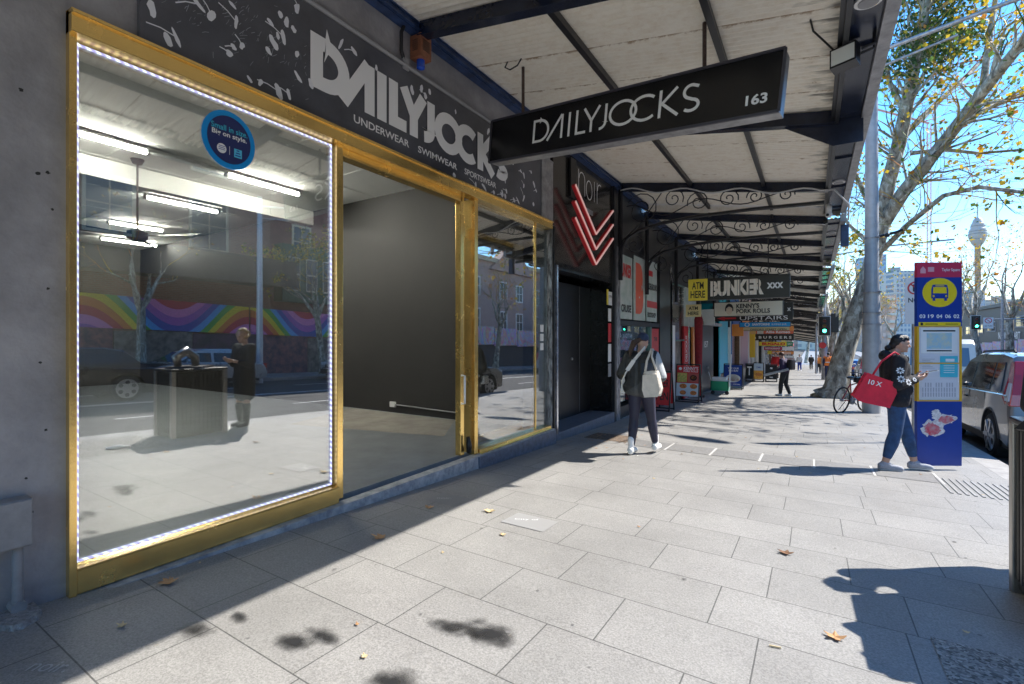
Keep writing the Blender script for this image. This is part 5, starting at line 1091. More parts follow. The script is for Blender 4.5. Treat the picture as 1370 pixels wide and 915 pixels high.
# ------------------------------------------------------------------ litter bin (right edge)
t = thing('litter_bin', 'tall dark metal litter bin with stainless corner strips at the right edge', 'litter bin', (4.8, 3.75, gz(3.75)))
g = gz(3.75) - .02; M_bin = mat('bin_slats', (.025, .024, .022), .4, .3, var=.3, vscale=6); M_st = mat('brushed_stainless', (.36, .34, .31), .32, .9, var=.1, vscale=9)
mb = MB(); mb.box(4.55, 5.09, 3.36, 4.10, g + .03, g + 1.02); mesh_obj('body', mb, M_bin, t, bevel=.01)
mb = MB()
for k in range(11):
    y = 3.42 + k * .06; mb.box(4.535, 4.549, y, y + .04, g + .1, g + 1.0)
for k in range(7):
    x = 4.6 + k * .065; mb.box(x, x + .04, 3.345, 3.359, g + .1, g + 1.0); mb.box(x, x + .04, 4.101, 4.113, g + .1, g + 1.0)
mesh_obj('slat', mb, M_bin, t)
for x, y in ((4.52, 3.33), (4.52, 4.07), (5.05, 3.33), (5.05, 4.07)):
    mb = MB(); mb.box(x, x + .065, y, y + .065, g + .0, g + 1.04); mesh_obj('corner_post', mb, M_st, t, bevel=.008)
mb = MB(); mb.tube([(4.82, 3.72, g + 1.04), (4.82, 3.72, g + 1.05), (4.82, 3.72, g + 1.10)], [.36, .38, .34], 4); mesh_obj('lid', mb, M_black, t)
mb = MB(); mb.box(4.52, 5.12, 3.33, 4.14, g + 1.03, g + 1.07); mesh_obj('rim', mb, M_black, t, bevel=.012)
mb = MB(); mb.tube([(4.82 + .0, 3.55, g + 1.09), (4.78, 3.5, g + 1.24), (4.82, 3.66, g + 1.34), (4.86, 3.8, g + 1.24), (4.82, 3.8, g + 1.09)], [.05, .07, .075, .07, .05], 8); mesh_obj('hood', mb, M_st, t, smooth=PI)
# ------------------------------------------------------------------ plane trees
def b_bark(nt, b):
    N = nt.nodes; L = nt.links; tc = N.new('ShaderNodeTexCoord'); mp = N.new('ShaderNodeMapping'); mp.inputs['Scale'].default_value = (1, 1, .45); L.new(tc.outputs['Object'], mp.inputs[0])
    v = N.new('ShaderNodeTexNoise'); v.inputs['Scale'].default_value = 7; v.inputs['Detail'].default_value = 5; v.inputs['Roughness'].default_value = .6; v.inputs['Distortion'].default_value = .6; L.new(mp.outputs[0], v.inputs[0])
    r = N.new('ShaderNodeValToRGB'); r.color_ramp.interpolation = 'EASE'; e = r.color_ramp.elements
    e[0].position = .38; e[0].color = (.13, .115, .09, 1); e[1].position = .47; e[1].color = (.3, .26, .2, 1); x = e.new(.56); x.color = (.36, .34, .27, 1); x = e.new(.6); x.color = (.55, .52, .44, 1)
    L.new(v.outputs[0], r.inputs[0]); L.new(r.outputs[0], b.inputs['Base Color'])
    bp = N.new('ShaderNodeBump'); bp.inputs['Strength'].default_value = .5; bp.inputs['Distance'].default_value = .03; L.new(v.outputs[0], bp.inputs['Height']); L.new(bp.outputs[0], b.inputs['Normal'])
M_bark = nodes_mat('plane_bark', b_bark, .85)
M_twig = mat('twig_bark', (.24, .2, .16), .9, var=.3, vscale=2)
M_ly = mat('leaf_yellow', (.62, .42, .03), .6); M_lo = mat('leaf_orange', (.5, .2, .03), .6); M_lg = mat('leaf_green', (.13, .2, .03), .6); M_ldg = mat('leaf_dark_green', (.04, .085, .02), .6)
for m in (M_ly, M_lo, M_lg, M_ldg):       # thin leaves let some light through
    nt_ = m.node_tree; b_ = nt_.nodes['Principled BSDF']; tl = nt_.nodes.new('ShaderNodeBsdfTranslucent'); tl.inputs[0].default_value = b_.inputs['Base Color'].default_value
    mx_ = nt_.nodes.new('ShaderNodeMixShader'); mx_.inputs[0].default_value = .4; nt_.links.new(b_.outputs[0], mx_.inputs[1]); nt_.links.new(tl.outputs[0], mx_.inputs[2]); nt_.links.new(mx_.outputs[0], nt_.nodes['Material Output'].inputs[0])
def leaf(mb, p, s, rnd, m):
    mb.cur = m; d = Vector((rnd.uniform(-1, 1), rnd.uniform(-1, 1), rnd.uniform(-1, .4))).normalized(); e = d.orthogonal().normalized(); e.rotate(Matrix.Rotation(rnd.uniform(0, 6.28), 3, d)); n = d.cross(e)
    mb.add([p, p + d * s * .5 + e * s * .5, p + d * s + n * s * .12, p + d * s * .5 - e * s * .5], [(0, 1, 2, 3)])
def grow(mt, mc, p, d, L_, r, lev, rnd, leaves, up=.12, stop=0, spread=.62):
    n = 4; pts = [p]; rad = [r]; q = p.copy(); dd = d.copy()
    for i in range(n):
        dd = (dd + Vector((rnd.gauss(0, .13), rnd.gauss(0, .13), rnd.gauss(0, .1) + up * .3))).normalized(); q = q + dd * (L_ / n); pts.append(q.copy()); rad.append(r * (1 - .5 * (i + 1) / n))
    (mt if r > .03 else mc).tube(pts, rad, 7 if r > .08 else 5 if r > .03 else 3, cap=False)
    if lev <= stop:
        for _ in range(leaves[0]):
            if rnd.random() < leaves[1]:
                c = pts[rnd.randint(1, n)]
                for j in range(rnd.randint(1, 3)): leaf(mc, c + Vector([rnd.gauss(0, .05) for _ in range(3)]), rnd.uniform(.08, .16), rnd, rnd.choices([1, 2, 3], leaves[2])[0])
        return
    for k in range(rnd.choice([2, 3, 3])):
        i = rnd.randint(2, n) if k else n; ax = dd.orthogonal().normalized(); ax.rotate(Matrix.Rotation(rnd.uniform(0, 2 * PI), 3, dd)); nd = dd.copy(); nd.rotate(Matrix.Rotation(rnd.uniform(.25, spread + .15), 3, ax))
        grow(mt, mc, pts[i], nd, L_ * rnd.uniform(.62, .85), rad[i] * rnd.uniform(.55, .8), lev - 1, rnd, leaves, up, stop, spread)
def finish_tree(t, mt, mc, green=False):
    mesh_obj('trunk', mt, M_bark, t, smooth=PI, world=(t in ORG)); mesh_obj('crown', mc, [M_twig, M_ly, M_lo, M_lg, M_ldg], t, world=(t in ORG))

# the large leaning tree, surveyed limb by limb
rnd = random.Random(21)
base = Vector((4.2, 20.3, gz(20.3))); t = thing('plane_tree', 'large leaning plane tree with mottled bark and sparse yellow leaves behind the thick pole', 'tree', base)
def P3(lst): return [fd(a, b, c) for a, b, c in lst]
mt = MB(); mc = MB(); D0 = 17.0
tr = [base + Vector((-.25, 0, -.1)), base + Vector((0, 0, .25))] + P3([(1124, 490, 16.9), (1139, 440, 16.8), (1157, 385, 16.7), (1171, 335, 16.5), (1180, 300, 16.3)])
mt.tube(tr, [.58, .42, .33, .29, .26, .24, .235], 16, cap=False)
mt.tube([base + Vector((.25, -.25, -.1)), base + Vector((.1, -.1, .3)), tr[2]], [.3, .25, .2], 10); mt.tube([base + Vector((-.7, .1, -.1)), base + Vector((-.3, 0, .12)), tr[2]], [.2, .22, .2], 10)
limbs = [([(1178, 305, 16.4), (1187, 250, 16.2), (1203, 190, 15.8), (1213, 140, 15.4), (1222, 95, 15.2), (1232, 50, 15), (1240, -10, 15), (1246, -90, 15)], .24, 4),
         ([(1180, 302, 16.3), (1208, 258, 15.6), (1240, 218, 15.0), (1275, 175, 14.3), (1305, 135, 13.6), (1345, 85, 12.8), (1390, 30, 12), (1450, -40, 11)], .22, 4),
         ([(1300, 142, 13.7), (1316, 110, 13.9), (1322, 60, 14.1), (1330, 10, 14.3), (1340, -60, 14.5)], .11, 3),
         ([(1203, 190, 15.8), (1230, 160, 16), (1262, 130, 16.6), (1300, 95, 17.2), (1335, 60, 17.8)], .11, 3),
         ([(1168, 345, 16.6), (1185, 330, 15.6), (1215, 300, 14.6), (1262, 262, 13.6), (1310, 250, 12.8), (1375, 258, 12)], .10, 3),
         ([(1276, 175, 14.3), (1310, 150, 14.6), (1350, 132, 15), (1400, 120, 15.4)], .10, 3),
         ([(1218, 205, 15.4), (1262, 200, 15), (1310, 205, 14.5), (1370, 200, 14)], .07, 3),
         ([(1176, 318, 16.5), (1166, 280, 17), (1150, 245, 17.4), (1130, 205, 17.8), (1118, 170, 18)], .11, 3),
         ([(1172, 335, 16.5), (1155, 318, 17.0), (1135, 300, 17.6), (1120, 270, 18)], .09, 3),
         ([(1210, 150, 15.5), (1190, 110, 15.8), (1180, 60, 16), (1170, 0, 16)], .09, 3),
         ([(1190, 230, 16.1), (1205, 165, 16.6), (1240, 90, 17.2), (1285, 30, 17.8)], .1, 3)]
LV = (2, .32, [7, 1.2, 4])
for pts, r, lev in limbs:
    P = P3(pts); n = len(P); mt.tube(P, [r * (1 - .55 * i / (n - 1)) for i in range(n)], 9, cap=False)
    for i in range(1, n):
        for k in range(3 if i < 2 else 6 if r > .2 else 5):
            a = P[i - 1].lerp(P[i], rnd.random()); d = (P[i] - P[i - 1]).normalized(); ax = d.orthogonal(); ax.rotate(Matrix.Rotation(rnd.uniform(0, 6.28), 3, d)); d.rotate(Matrix.Rotation(rnd.uniform(.4, 1.2), 3, ax.normalized()))
            grow(mt, mc, a, d, rnd.uniform(.8, 1.5), r * .2, lev - 1 if i < 3 else lev - 1, rnd, LV, .05)
# dense still-green upper crown
for k in range(22):
    c = fd(rnd.uniform(1195, 1320), rnd.uniform(-60, 80), rnd.uniform(14.5, 18))
    for j in range(230):
        q = c + Vector([rnd.gauss(0, .38) for _ in range(3)]); leaf(mc, q, rnd.uniform(.07, .15), rnd, rnd.choices([4, 3, 1], [10, 3, .5])[0])
    for j in range(8): e = c + Vector([rnd.gauss(0, .5) for _ in range(3)]); mc.cur = 0; mc.tube([c, (c + e) / 2 + Vector((0, 0, .1)), e], [.015, .01, .005], 3, cap=False)
finish_tree(t, mt, mc)
mc.cur = 0
# street tree prototypes
GT = 'plane trees along the street'
def proto(seed, H, lean, leaves, lev=5):
    r_ = random.Random(seed); mt = MB(); mc = MB(); p = Vector((0, 0, -.1)); top = Vector((lean * H * .35, r_.uniform(-.2, .2), H * .36))
    mt.tube([p, Vector((0, 0, .35)), top * .5 + Vector((lean * .1, 0, .1)), top], [.34, .25, .2, .17], 12, cap=False)
    for k in range(4):
        a = k * PI / 2 + r_.uniform(-.4, .4); grow(mt, mc, top - Vector((0, 0, .1 * k)), Vector((math.cos(a) * .55, math.sin(a) * .55, 1)).normalized(), H * .2, .13, lev, r_, leaves, .1)
    return mt, mc
PR = {}
def street_tree(x, y, seed, H, lean, leaves, label, rz=0, sc=1.0, lev=5, group=GT):
    t = thing('plane_tree', label, 'tree', (x, y, gz(y)), rz if rz else 1e-6, group); t.scale = (sc,) * 3
    k = (seed, H, lean, lev)
    if k not in PR:
        mt, mc = proto(seed, H, lean, leaves, lev); a = mesh_obj('trunk', mt, M_bark, t, smooth=PI, world=False); b = mesh_obj('crown', mc, [M_twig, M_ly, M_lo, M_lg, M_ldg], t, world=False); PR[k] = (a, b)
    else:
        for o in PR[k]: c = o.copy(); COL.objects.link(c); c.parent = t
    return t
LY = (2, .5, [7, 1, 5]); LB = (2, .04, [3, 2, 2])
kerb_t = [(4.55, 29.5, 0, .95, 'pale trunked plane tree second along the kerb'), (4.4, 37, 1, 1, 'plane tree behind the traffic signal pole'), (4.6, 45, 0, 1.05, 'plane tree fourth along the kerb'), (4.5, 54, 1, 1.1, 'plane tree fifth along the kerb'), (4.4, 64, 0, 1.1, 'plane tree sixth along the kerb'), (4.5, 76, 1, 1.15, 'plane tree seventh along the kerb'), (4.6, 92, 0, 1.2, 'plane tree second last along the kerb'), (4.6, 112, 1, 1.3, 'plane tree last along the kerb')]
for i, (x, y, s, sc, lab) in enumerate(kerb_t): street_tree(x, y, 31 + s, 9.5, (.12, -.12)[s], LY, lab + ' with yellow green leaves', .4 + i * 1.3, sc)
for i, (x, y, s, sc) in enumerate([(18.9, 8.2, 0, .8), (18.9, 16.5, 1, .85), (18.9, 25, 0, .9), (18.8, 33, 1, 1), (18.9, 45, 0, .95), (18.7, 54, 1, .9), (18.9, 62, 0, 1.5), (18.8, 71, 1, 1.75), (18.9, 81, 0, 1.7), (18.7, 92, 1, 1.8), (18.9, 104, 0, 1.9), (14, 118, 1, 1.7), (17.5, 124, 0, 1.8), (22, 112, 1, 1.8), (27, 110, 0, 1.9), (9.5, 128, 1, 1.7), (6.5, 135, 0, 1.7), (32, 112, 1, 1.9), (38, 116, 0, 1.9), (45, 112, 1, 2.0), (2, 140, 1, 1.6)]):
    street_tree(x, y, 41 + s + (5 if i == 1 else 0), 10, (.06, -.1)[s], LY if i == 1 else LB, 'bare branched tree in the row on the far side of the road' if i < 11 else 'bare branched tree of the park at the bottom of the hill', .7 + i * 1.7, sc, 6, group='bare trees on the far side')

# ------------------------------------------------------------------ vehicles
M_tyre = mat('tyre', (.018, .018, .019), .8); M_rim = mat('alloy_rim', (.45, .45, .46), .3, .8); M_cglass = mat('car_glass', (.02, .025, .03), .04, spec=.8)
M_tail = mat('tail_lamp_red', (.5, .008, .008), .15, coat=1); M_head = mat('head_lamp', (.7, .72, .75), .1, coat=1); M_trim = mat('black_trim', (.03, .03, .032), .6)
def car(name, label, cat, loc, rz, paint, kind='suv', group=None, rear_glass=None):
    t = thing(name, label, cat, loc, rz, group)
    if kind == 'suv': Lh, w, belt, roof = 2.3, .9, 1.02, 1.66
    elif kind == 'van': Lh, w, belt, roof = 2.7, .96, 1.25, 2.2
    else: Lh, w, belt, roof = 2.2, .87, .9, 1.42
    wy = (-Lh + .92, Lh - .88); wr = .36
    def archp(yc): return [(yc + .43 * math.cos(a), .34 + .43 * math.sin(a)) for a in [PI * (1 - k / 12) for k in range(13)]]
    if kind == 'van': top = [(Lh, .4), (Lh + .02, .75), (Lh - .1, 1.0), (Lh - .75, 1.22), (Lh - 1.0, belt), (-Lh, belt), (-Lh - .02, .5)]
    elif kind == 'suv': top = [(Lh - .05, .35), (Lh, .6), (Lh - .06, .82), (Lh - .35, .95), (Lh - 1.25, belt + .02), (-Lh + .1, belt + .03), (-Lh + .02, .98), (-Lh, .75), (-Lh - .03, .68), (-Lh, .4)]
    else: top = [(Lh - .05, .3), (Lh, .5), (Lh - .1, .68), (Lh - 1.1, belt), (-Lh + .15, belt), (-Lh, .7), (-Lh, .35)]
    bot = [(-Lh + .1, .26)] + archp(wy[0]) + archp(wy[1]) + [(Lh - .15, .26)]
    out = bot + top; n = len(out)
    mb = MB(); vs = []
    for (k, ww) in ((-1, 1), (-1, .93), (1, .93), (1, 1)):
        pass
    def wz(z): return w * (1 - .05 * max(0, (.5 - z) / .5) - .03 * max(0, (z - .8) / .4))
    cy = sum(p[0] for p in out) / n; cz = .65
    rows = []
    for xs, shr in ((-1, .965), (-.975, .992), (-.93, 1), (.93, 1), (.975, .992), (1, .965)):
        rows.append([(xs * wz(z) , cy + (y - cy) * (shr if abs(y) > Lh - .4 else 1), z if z < .3 else (z if z < belt - .05 else belt - (1 - shr) * .6 + (z - belt))) for y, z in out])
    for r_ in rows: vs += r_
    fs = []
    for j in range(5):
        for i in range(n): a, b = i, (i + 1) % n; fs.append((j * n + a, j * n + b, (j + 1) * n + b, (j + 1) * n + a))
    fs.append(tuple(range(n))); fs.append(tuple(5 * n + i for i in range(n))[::-1])
    mb.add(vs, fs); body = mesh_obj('body', mb, paint, t, world=False, smooth=.5)
    if kind == 'van': gh = [(-Lh + .0, belt), (-Lh + .05, roof - .15), (-Lh + .2, roof), (Lh - 1.9, roof), (Lh - 1.55, roof - .12), (Lh - .85, belt - .02)]; tw = .9
    elif kind == 'suv': gh = [(-Lh + .1, belt), (-Lh + .22, 1.35), (-Lh + .42, roof - .06), (-Lh + .9, roof), (-.1, roof + .01), (.45, roof - .1), (1.15, belt)]; tw = .80
    else: gh = [(-Lh + .45, belt), (-Lh + .95, roof - .08), (-Lh + 1.4, roof), (.1, roof - .02), (.5, roof - .12), (1.2, belt)]; tw = .76
    def gx(z): return w * (.955 - (.955 - tw) * max(0, (z - belt)) / (roof - belt))
    mb = MB(); m = len(gh)
    vs = [(-gx(z), y, z) for y, z in gh] + [(-gx(z) * .93, y, z + (.03 if z > belt + .1 else 0)) for y, z in gh] + [(gx(z) * .93, y, z + (.03 if z > belt + .1 else 0)) for y, z in gh] + [(gx(z), y, z) for y, z in gh]; fs = []
    for j in range(3):
        for i in range(m): a, b = i, (i + 1) % m; fs.append((j * m + a, j * m + b, (j + 1) * m + b, (j + 1) * m + a))
    fs += [tuple(range(m)), tuple(3 * m + i for i in range(m))[::-1]]
    mb.add(vs, fs); cab = mesh_obj('cabin', mb, paint, t, world=False, smooth=.5)
    z0 = belt + .05; z1 = roof - .13
    if kind == 'van': wins = [(Lh - 1.95, Lh - 1.2, 0)]
    elif kind == 'suv': wins = [(-Lh + .52, -Lh + 1.02, 1), (-Lh + 1.1, -.22, 0), (-.12, .62, 2)]
    else: wins = [(-Lh + 1.0, -.2, 1), (-.1, .7, 2)]
    for s_ in (-1, 1):
        for (a, b, k) in wins:
            pts = [(a, z0), (b + (.28 if k == 2 else 0), z0), (b, (z0 + z1) / 2) if k == 2 else (b, z1), (b - (.18 if k == 2 else 0), z1), (a + (.14 if k == 1 else 0), z1)]
            mb = MB(); mb.prism([(s_ * (gx(z) + .004), y, z) for y, z in pts], (s_ * .008, 0, 0)); mesh_obj('window', mb, M_cglass, cab, world=False)
    def wq(pts): mb = MB(); mb.prism(pts, Vector((0, .0, .0)) + (Vector((0, -.012, 0)) if pts[0][1] < 0 else Vector((0, .012, 0)))); return mb
    if kind == 'suv': rq = [(-.66, -Lh + .135, belt + .08), (.66, -Lh + .135, belt + .08), (.6, -Lh + .32, roof - .15), (-.6, -Lh + .32, roof - .15)]
    elif kind == 'van': rq = [(-.75, -Lh - .0, belt + .1), (.75, -Lh - .0, belt + .1), (.72, -Lh + .035, roof - .25), (-.72, -Lh + .035, roof - .25)]
    else: rq = [(-.6, -Lh + .55, belt + .06), (.6, -Lh + .55, belt + .06), (.55, -Lh + .9, roof - .12), (-.55, -Lh + .9, roof - .12)]
    mesh_obj('rear_window', wq(rq), rear_glass or M_cglass, cab, world=False)
    g0, g1 = gh[-1], gh[-2]
    a = .12; b = .9; mb = MB(); fq = [(-.72, g0[0] + (g1[0] - g0[0]) * a + .01, g0[1] + (g1[1] - g0[1]) * a), (.72, g0[0] + (g1[0] - g0[0]) * a + .01, g0[1] + (g1[1] - g0[1]) * a), (.66, g0[0] + (g1[0] - g0[0]) * b + .01, g0[1] + (g1[1] - g0[1]) * b + .03), (-.66, g0[0] + (g1[0] - g0[0]) * b + .01, g0[1] + (g1[1] - g0[1]) * b + .03)]
    mb.prism(fq, (0, .012, .006)); mesh_obj('windscreen', mb, M_cglass, cab, world=False)
    for s_ in (-1, 1):
        for yc in wy:
            mb = MB(); x0 = s_ * (w - .23); x1 = s_ * (w - .0)
            mb.tube([(x0, yc, .34), (x0 + s_ * .03, yc, .34), (x1 - s_ * .03, yc, .34), (x1, yc, .34)], [wr - .03, wr, wr, wr - .04], 28); wh = mesh_obj('wheel', mb, M_tyre, t, world=False, smooth=.5)
            mb = MB(); mb.cyl((x1, yc, .34), (x1 + s_ * .006, yc, .34), wr - .1, 26)
            for k in range(6):
                aa = k * PI / 3; d = Vector((0, math.cos(aa), math.sin(aa))); mb.bar(Vector((x1 + s_ * .012, yc, .34)) + d * .04, Vector((x1 + s_ * .012, yc, .34)) + d * (wr - .1), .05, .018, (1, 0, 0))
            mesh_obj('rim', mb, M_rim, wh, world=False)
            mb = MB()
            for k in range(6):
                aa = k * PI / 3 + PI / 6; d = Vector((x1 + s_ * .0075, yc + math.cos(aa) * .17, .34 + math.sin(aa) * .17)); mb.cyl(d, d + Vector((s_ * .001, 0, 0)), .055, 8)
            mesh_obj('rim_opening', mb, M_trim, wh, world=False)
        if kind == 'suv':
            mb = MB(); pr = [(-Lh + .005, .88), (-Lh + .02, 1.05), (-Lh + .13, 1.35), (-Lh + .27, 1.55), (-Lh + .42, 1.54), (-Lh + .36, 1.3), (-Lh + .34, 1.0), (-Lh + .2, .88)]
            mb.prism([(s_ * (gx(max(z, belt)) + .012 - (0 if z > belt else -.02)), y, z) for y, z in pr], (-s_ * .15, -.012, 0)); tl_ = mesh_obj('tail_lamp', mb, M_tail, t, world=False, bevel=.01)
            mb = MB(); mb.prism([(s_ * (gx(max(z, belt)) + .016 + (0 if z > belt else .02)), y, z) for y, z in [(-Lh + .05, .95), (-Lh + .14, 1.22), (-Lh + .26, 1.22), (-Lh + .22, .95)]], (-s_ * .03, -.015, 0)); mesh_obj('reversing_lens', mb, M_head, tl_, world=False)
        else:
            z_ = .8 if kind != 'van' else .95
            mb = MB(); mb.box(*sorted((s_ * (w - .2), s_ * (w - .03))), -Lh - .03, -Lh + .1, z_ - .1, z_ + (.1 if kind != 'van' else .45)); mesh_obj('tail_lamp', mb, M_tail, t, world=False, bevel=.015)
        mb = MB(); z_ = .78 if kind == 'suv' else .62 if kind == 'car' else .85; mb.box(*sorted((s_ * (w - .36), s_ * (w - .05))), Lh - .22, Lh - .0, z_ - .07, z_ + .08); mesh_obj('headlight', mb, M_head, t, world=False, bevel=.02)
        mb = MB(); mb.ell((s_ * (w + .11), .75 if kind != 'van' else Lh - 1.15, belt + .1), (.1, .06, .07)); mesh_obj('mirror', mb, paint, t, world=False, smooth=PI)
        if kind == 'suv':
            mb = MB(); mb.tube([(s_ * .62, -Lh + .75, roof + .03), (s_ * .62, -Lh + .8, roof + .07), (s_ * .62, .1, roof + .07), (s_ * .62, .2, roof)], .018, 6); mesh_obj('roof_rail', mb, M_trim, t, world=False)
            for yc in wy:
                mb = MB(); mb.tube([(s_ * (w - .01), yc + .44 * math.cos(a_), .34 + .44 * math.sin(a_)) for a_ in [PI * k / 12 for k in range(13)]], .022, 5); mesh_obj('arch_trim', mb, M_trim, t, world=False)
    mb = MB(); mb.box(-w + .04, w - .04, -Lh - .06, -Lh + .2, .38, .6); mb.box(-w + .02, w - .02, -Lh - .03, -Lh + .1, .3, .38); mesh_obj('rear_bumper', mb, M_trim if kind == 'suv' else paint, t, world=False, bevel=.03)
    mb = MB(); mb.box(-w + .06, w - .06, Lh - .15, Lh + .03, .3, .52); mb.box(-.5, .5, Lh - .02, Lh + .02, .58, .74); mesh_obj('front_bumper', mb, M_trim, t, world=False, bevel=.02)
    mb = MB(); mb.box(-.26, .26, -Lh - .066, -Lh - .06, .62, .74) if kind != 'suv' else mb.box(-.26, .26, -Lh - .035, -Lh - .02, .78, .9); mesh_obj('number_plate', mb, M_yellow, t, world=False)
    mb = MB(); mb.box(-w + .06, w - .06, -Lh + .25, Lh - .3, .2, .5); mb.box(-w + .25, w - .25, -Lh + .2, Lh - .2, .25, .9); mesh_obj('underbody', mb, M_trim, t, world=False)
    for s_ in (-1, 1):
        mb = MB()
        for yy in ((-.17, .66) if kind != 'van' else (Lh - 1.1,)): mb.box(*sorted((s_ * (w * .985), s_ * (w * .992))), yy, yy + .008, .4, belt)
        if kind == 'suv': mb.box(*sorted((s_ * (w * .985), s_ * (w * .991))), -Lh + 1.2, -Lh + 1.208, .75, belt)
        mb.box(*sorted((s_ * w * .985, s_ * (w + .02))), -.05, .1, belt - .14, belt - .115); mesh_obj('door_seam', mb, M_trim, t, world=False)
    return t
def paint(name, c, metal=.5): return mat(name, c, .28, metal, coat=.8, var=.05)
M_pgrey = paint('paint_graphite', (.22, .21, .20)); M_pwhite = paint('paint_white', (.75, .75, .75), 0); M_psilver = paint('paint_silver', (.42, .44, .46)); M_pblack = paint('paint_black', (.02, .02, .025)); M_pblue = paint('paint_blue', (.03, .07, .2)); M_pred = paint('paint_red', (.4, .02, .02), .2)
RZ = math.atan(-SL)
def park(*a, **k):
    o = car(*a, **k); o.rotation_euler.x = RZ * (1 if abs(o.rotation_euler.z) < 1 else -1); return o
park('parked_car', 'dark graphite sport utility parked at the kerb beside the bus stop totem', 'car', (6.85, 12.2, gz(12.2) - .15), 0, M_pgrey, 'suv', rear_glass=mat('rear_glass_blue', (.05, .14, .3), .05))
park('parked_van', 'white van parked at the kerb behind the woman with the red bag', 'van', (7.0, 23.4, gz(23.4) - .15), 0, M_pwhite, 'van', rear_glass=mat('rear_glass_blue', (.05, .14, .3)))
GC = 'cars on the road'
park('moving_car', 'silver sedan in the lane across the road, seen in the shop window', 'car', (16.2, 9.0, gz(9) - .15), PI, M_psilver, 'car', GC)
park('moving_car', 'silver sport utility parked across the road behind the woman in the window', 'car', (16.5, 17.5, gz(17.5) - .15), PI, M_psilver, 'suv', GC)
park('moving_car', 'dark blue sedan nearer the shops in the window reflection', 'car', (13.2, 4.2, gz(4.2) - .15), PI, M_pblack, 'car', GC)
park('moving_car', 'white sport utility on the road, seen in the right shop window', 'car', (9.9, 27.5, gz(27.5) - .15), 0, M_pwhite, 'suv', GC)
park('moving_car', 'red hatchback far down the road', 'car', (9.9, 70, gz(70) - .15), 0, M_pred, 'car', GC)
park('parked_car', 'white sport utility parked far down the kerb', 'car', (6.9, 40, gz(40) - .15), 0, M_pwhite, 'suv')
park('parked_car', 'blue sedan parked at the far end of the kerb', 'car', (6.9, 48, gz(48) - .15), 0, M_pblue, 'car')
park('moving_car', 'white sedan across the road beyond the mast arm signal', 'car', (16.4, 40, gz(40) - .15), PI, M_pwhite, 'car', GC)

# bicycle leaning at the thick pole
p = Vector((4.36, 15.35, gz(15.35)))
t = thing('bicycle', 'black bicycle leaning on its stand beside the thick grey pole', 'bicycle', p, math.radians(-32)); t.rotation_euler.y = .12
def wheel(y):
    mb = MB(); R_ = .33; pts = [(0, y + R_ * math.cos(a), .34 + R_ * math.sin(a)) for a in [2 * PI * k / 28 for k in range(29)]]; mb.tube(pts, .022, 6, cap=False); o = mesh_obj('wheel', mb, M_rubber, t, world=False, smooth=PI)
    mb = MB()
    for k in range(12): a = k * PI / 6; mb.tube([(0, y, .34), (0, y + .31 * math.cos(a), .34 + .31 * math.sin(a))], .003, 3, cap=False)
    mb.cyl((-.04, y, .34), (.04, y, .34), .03, 8); mesh_obj('spoke', mb, M_steel, o, world=False)
wheel(-.52); wheel(.52)
M_bk = mat('bike_frame_red', (.3, .03, .03), .3)
mb = MB()
for a, b in (((0, -.52, .34), (0, -.1, .3)), ((0, -.1, .3), (0, -.24, .78)), ((0, -.24, .75), (0, -.52, .34)), ((0, -.1, .3), (0, .34, .7)), ((0, -.22, .72), (0, .32, .8)), ((0, .31, .9), (0, .52, .34))): mb.cyl(a, b, .016, 8)
mesh_obj('frame', mb, M_bk, t, world=False, smooth=1)
mb = MB(); mb.ell((0, -.27, .92), (.07, .13, .035)); mb.cyl((0, -.24, .78), (0, -.26, .9), .013, 6); mesh_obj('saddle', mb, M_black, t, world=False, smooth=PI)
mb = MB(); mb.tube([(-.28, .22, .98), (-.2, .32, 1.0), (0, .31, .98), (.2, .32, 1.0), (.28, .22, .98)], .013, 6); mb.cyl((0, .31, .85), (0, .31, .98), .014, 6); mesh_obj('handlebar', mb, M_black, t, world=False)
mb = MB(); mb.cyl((-.03, -.1, .3), (.05, -.1, .3), .09, 14); mb.bar((.06, -.1, .3), (.06, .04, .2), .02, .02); mb.bar((-.05, -.1, .3), (-.05, -.24, .4), .02, .02); mesh_obj('crank', mb, M_steel, t, world=False)
mb = MB(); mb.cyl((-.02, -.3, .32), (-.2, -.25, .01), .01, 5); mesh_obj('kickstand', mb, M_steel, t, world=False)
mb = MB(); mb.box(-.05, .05, -.05, .25, .78, .92); mesh_obj('frame_bag', mb, M_black, t, world=False, bevel=.02)

# ------------------------------------------------------------------ people
def fuse(name, mb, m, parent, vox=.009, it=3, painter=None, world=False, fac=.5):
    me = bpy.data.meshes.new('src'); me.from_pydata(mb.v, [], mb.f); ob = bpy.data.objects.new('src', me); COL.objects.link(ob)
    r = ob.modifiers.new('r', 'REMESH'); r.mode = 'VOXEL'; r.voxel_size = vox; s = ob.modifiers.new('s', 'SMOOTH'); s.iterations = it; s.factor = fac
    bpy.context.view_layer.update(); dg = bpy.context.evaluated_depsgraph_get(); me2 = bpy.data.meshes.new_from_object(ob.evaluated_get(dg)); me2.name = name
    bpy.data.objects.remove(ob); bpy.data.meshes.remove(me)
    ms = m if isinstance(m, (list, tuple)) else [m]; me2.materials.clear()
    for x in ms: me2.materials.append(x)
    idx = [painter(Vector(p.center)) if painter else 0 for p in me2.polygons]; me2.polygons.foreach_set('material_index', idx)
    me2.polygons.foreach_set('use_smooth', [True] * len(me2.polygons)); o = bpy.data.objects.new(name, me2); COL.objects.link(o); o.parent = parent; return o
M_skin = mat('skin', (.5, .3, .22), .5, var=.05, vscale=20); M_skin.node_tree.nodes['Principled BSDF'].inputs['Subsurface Weight'].default_value = .08
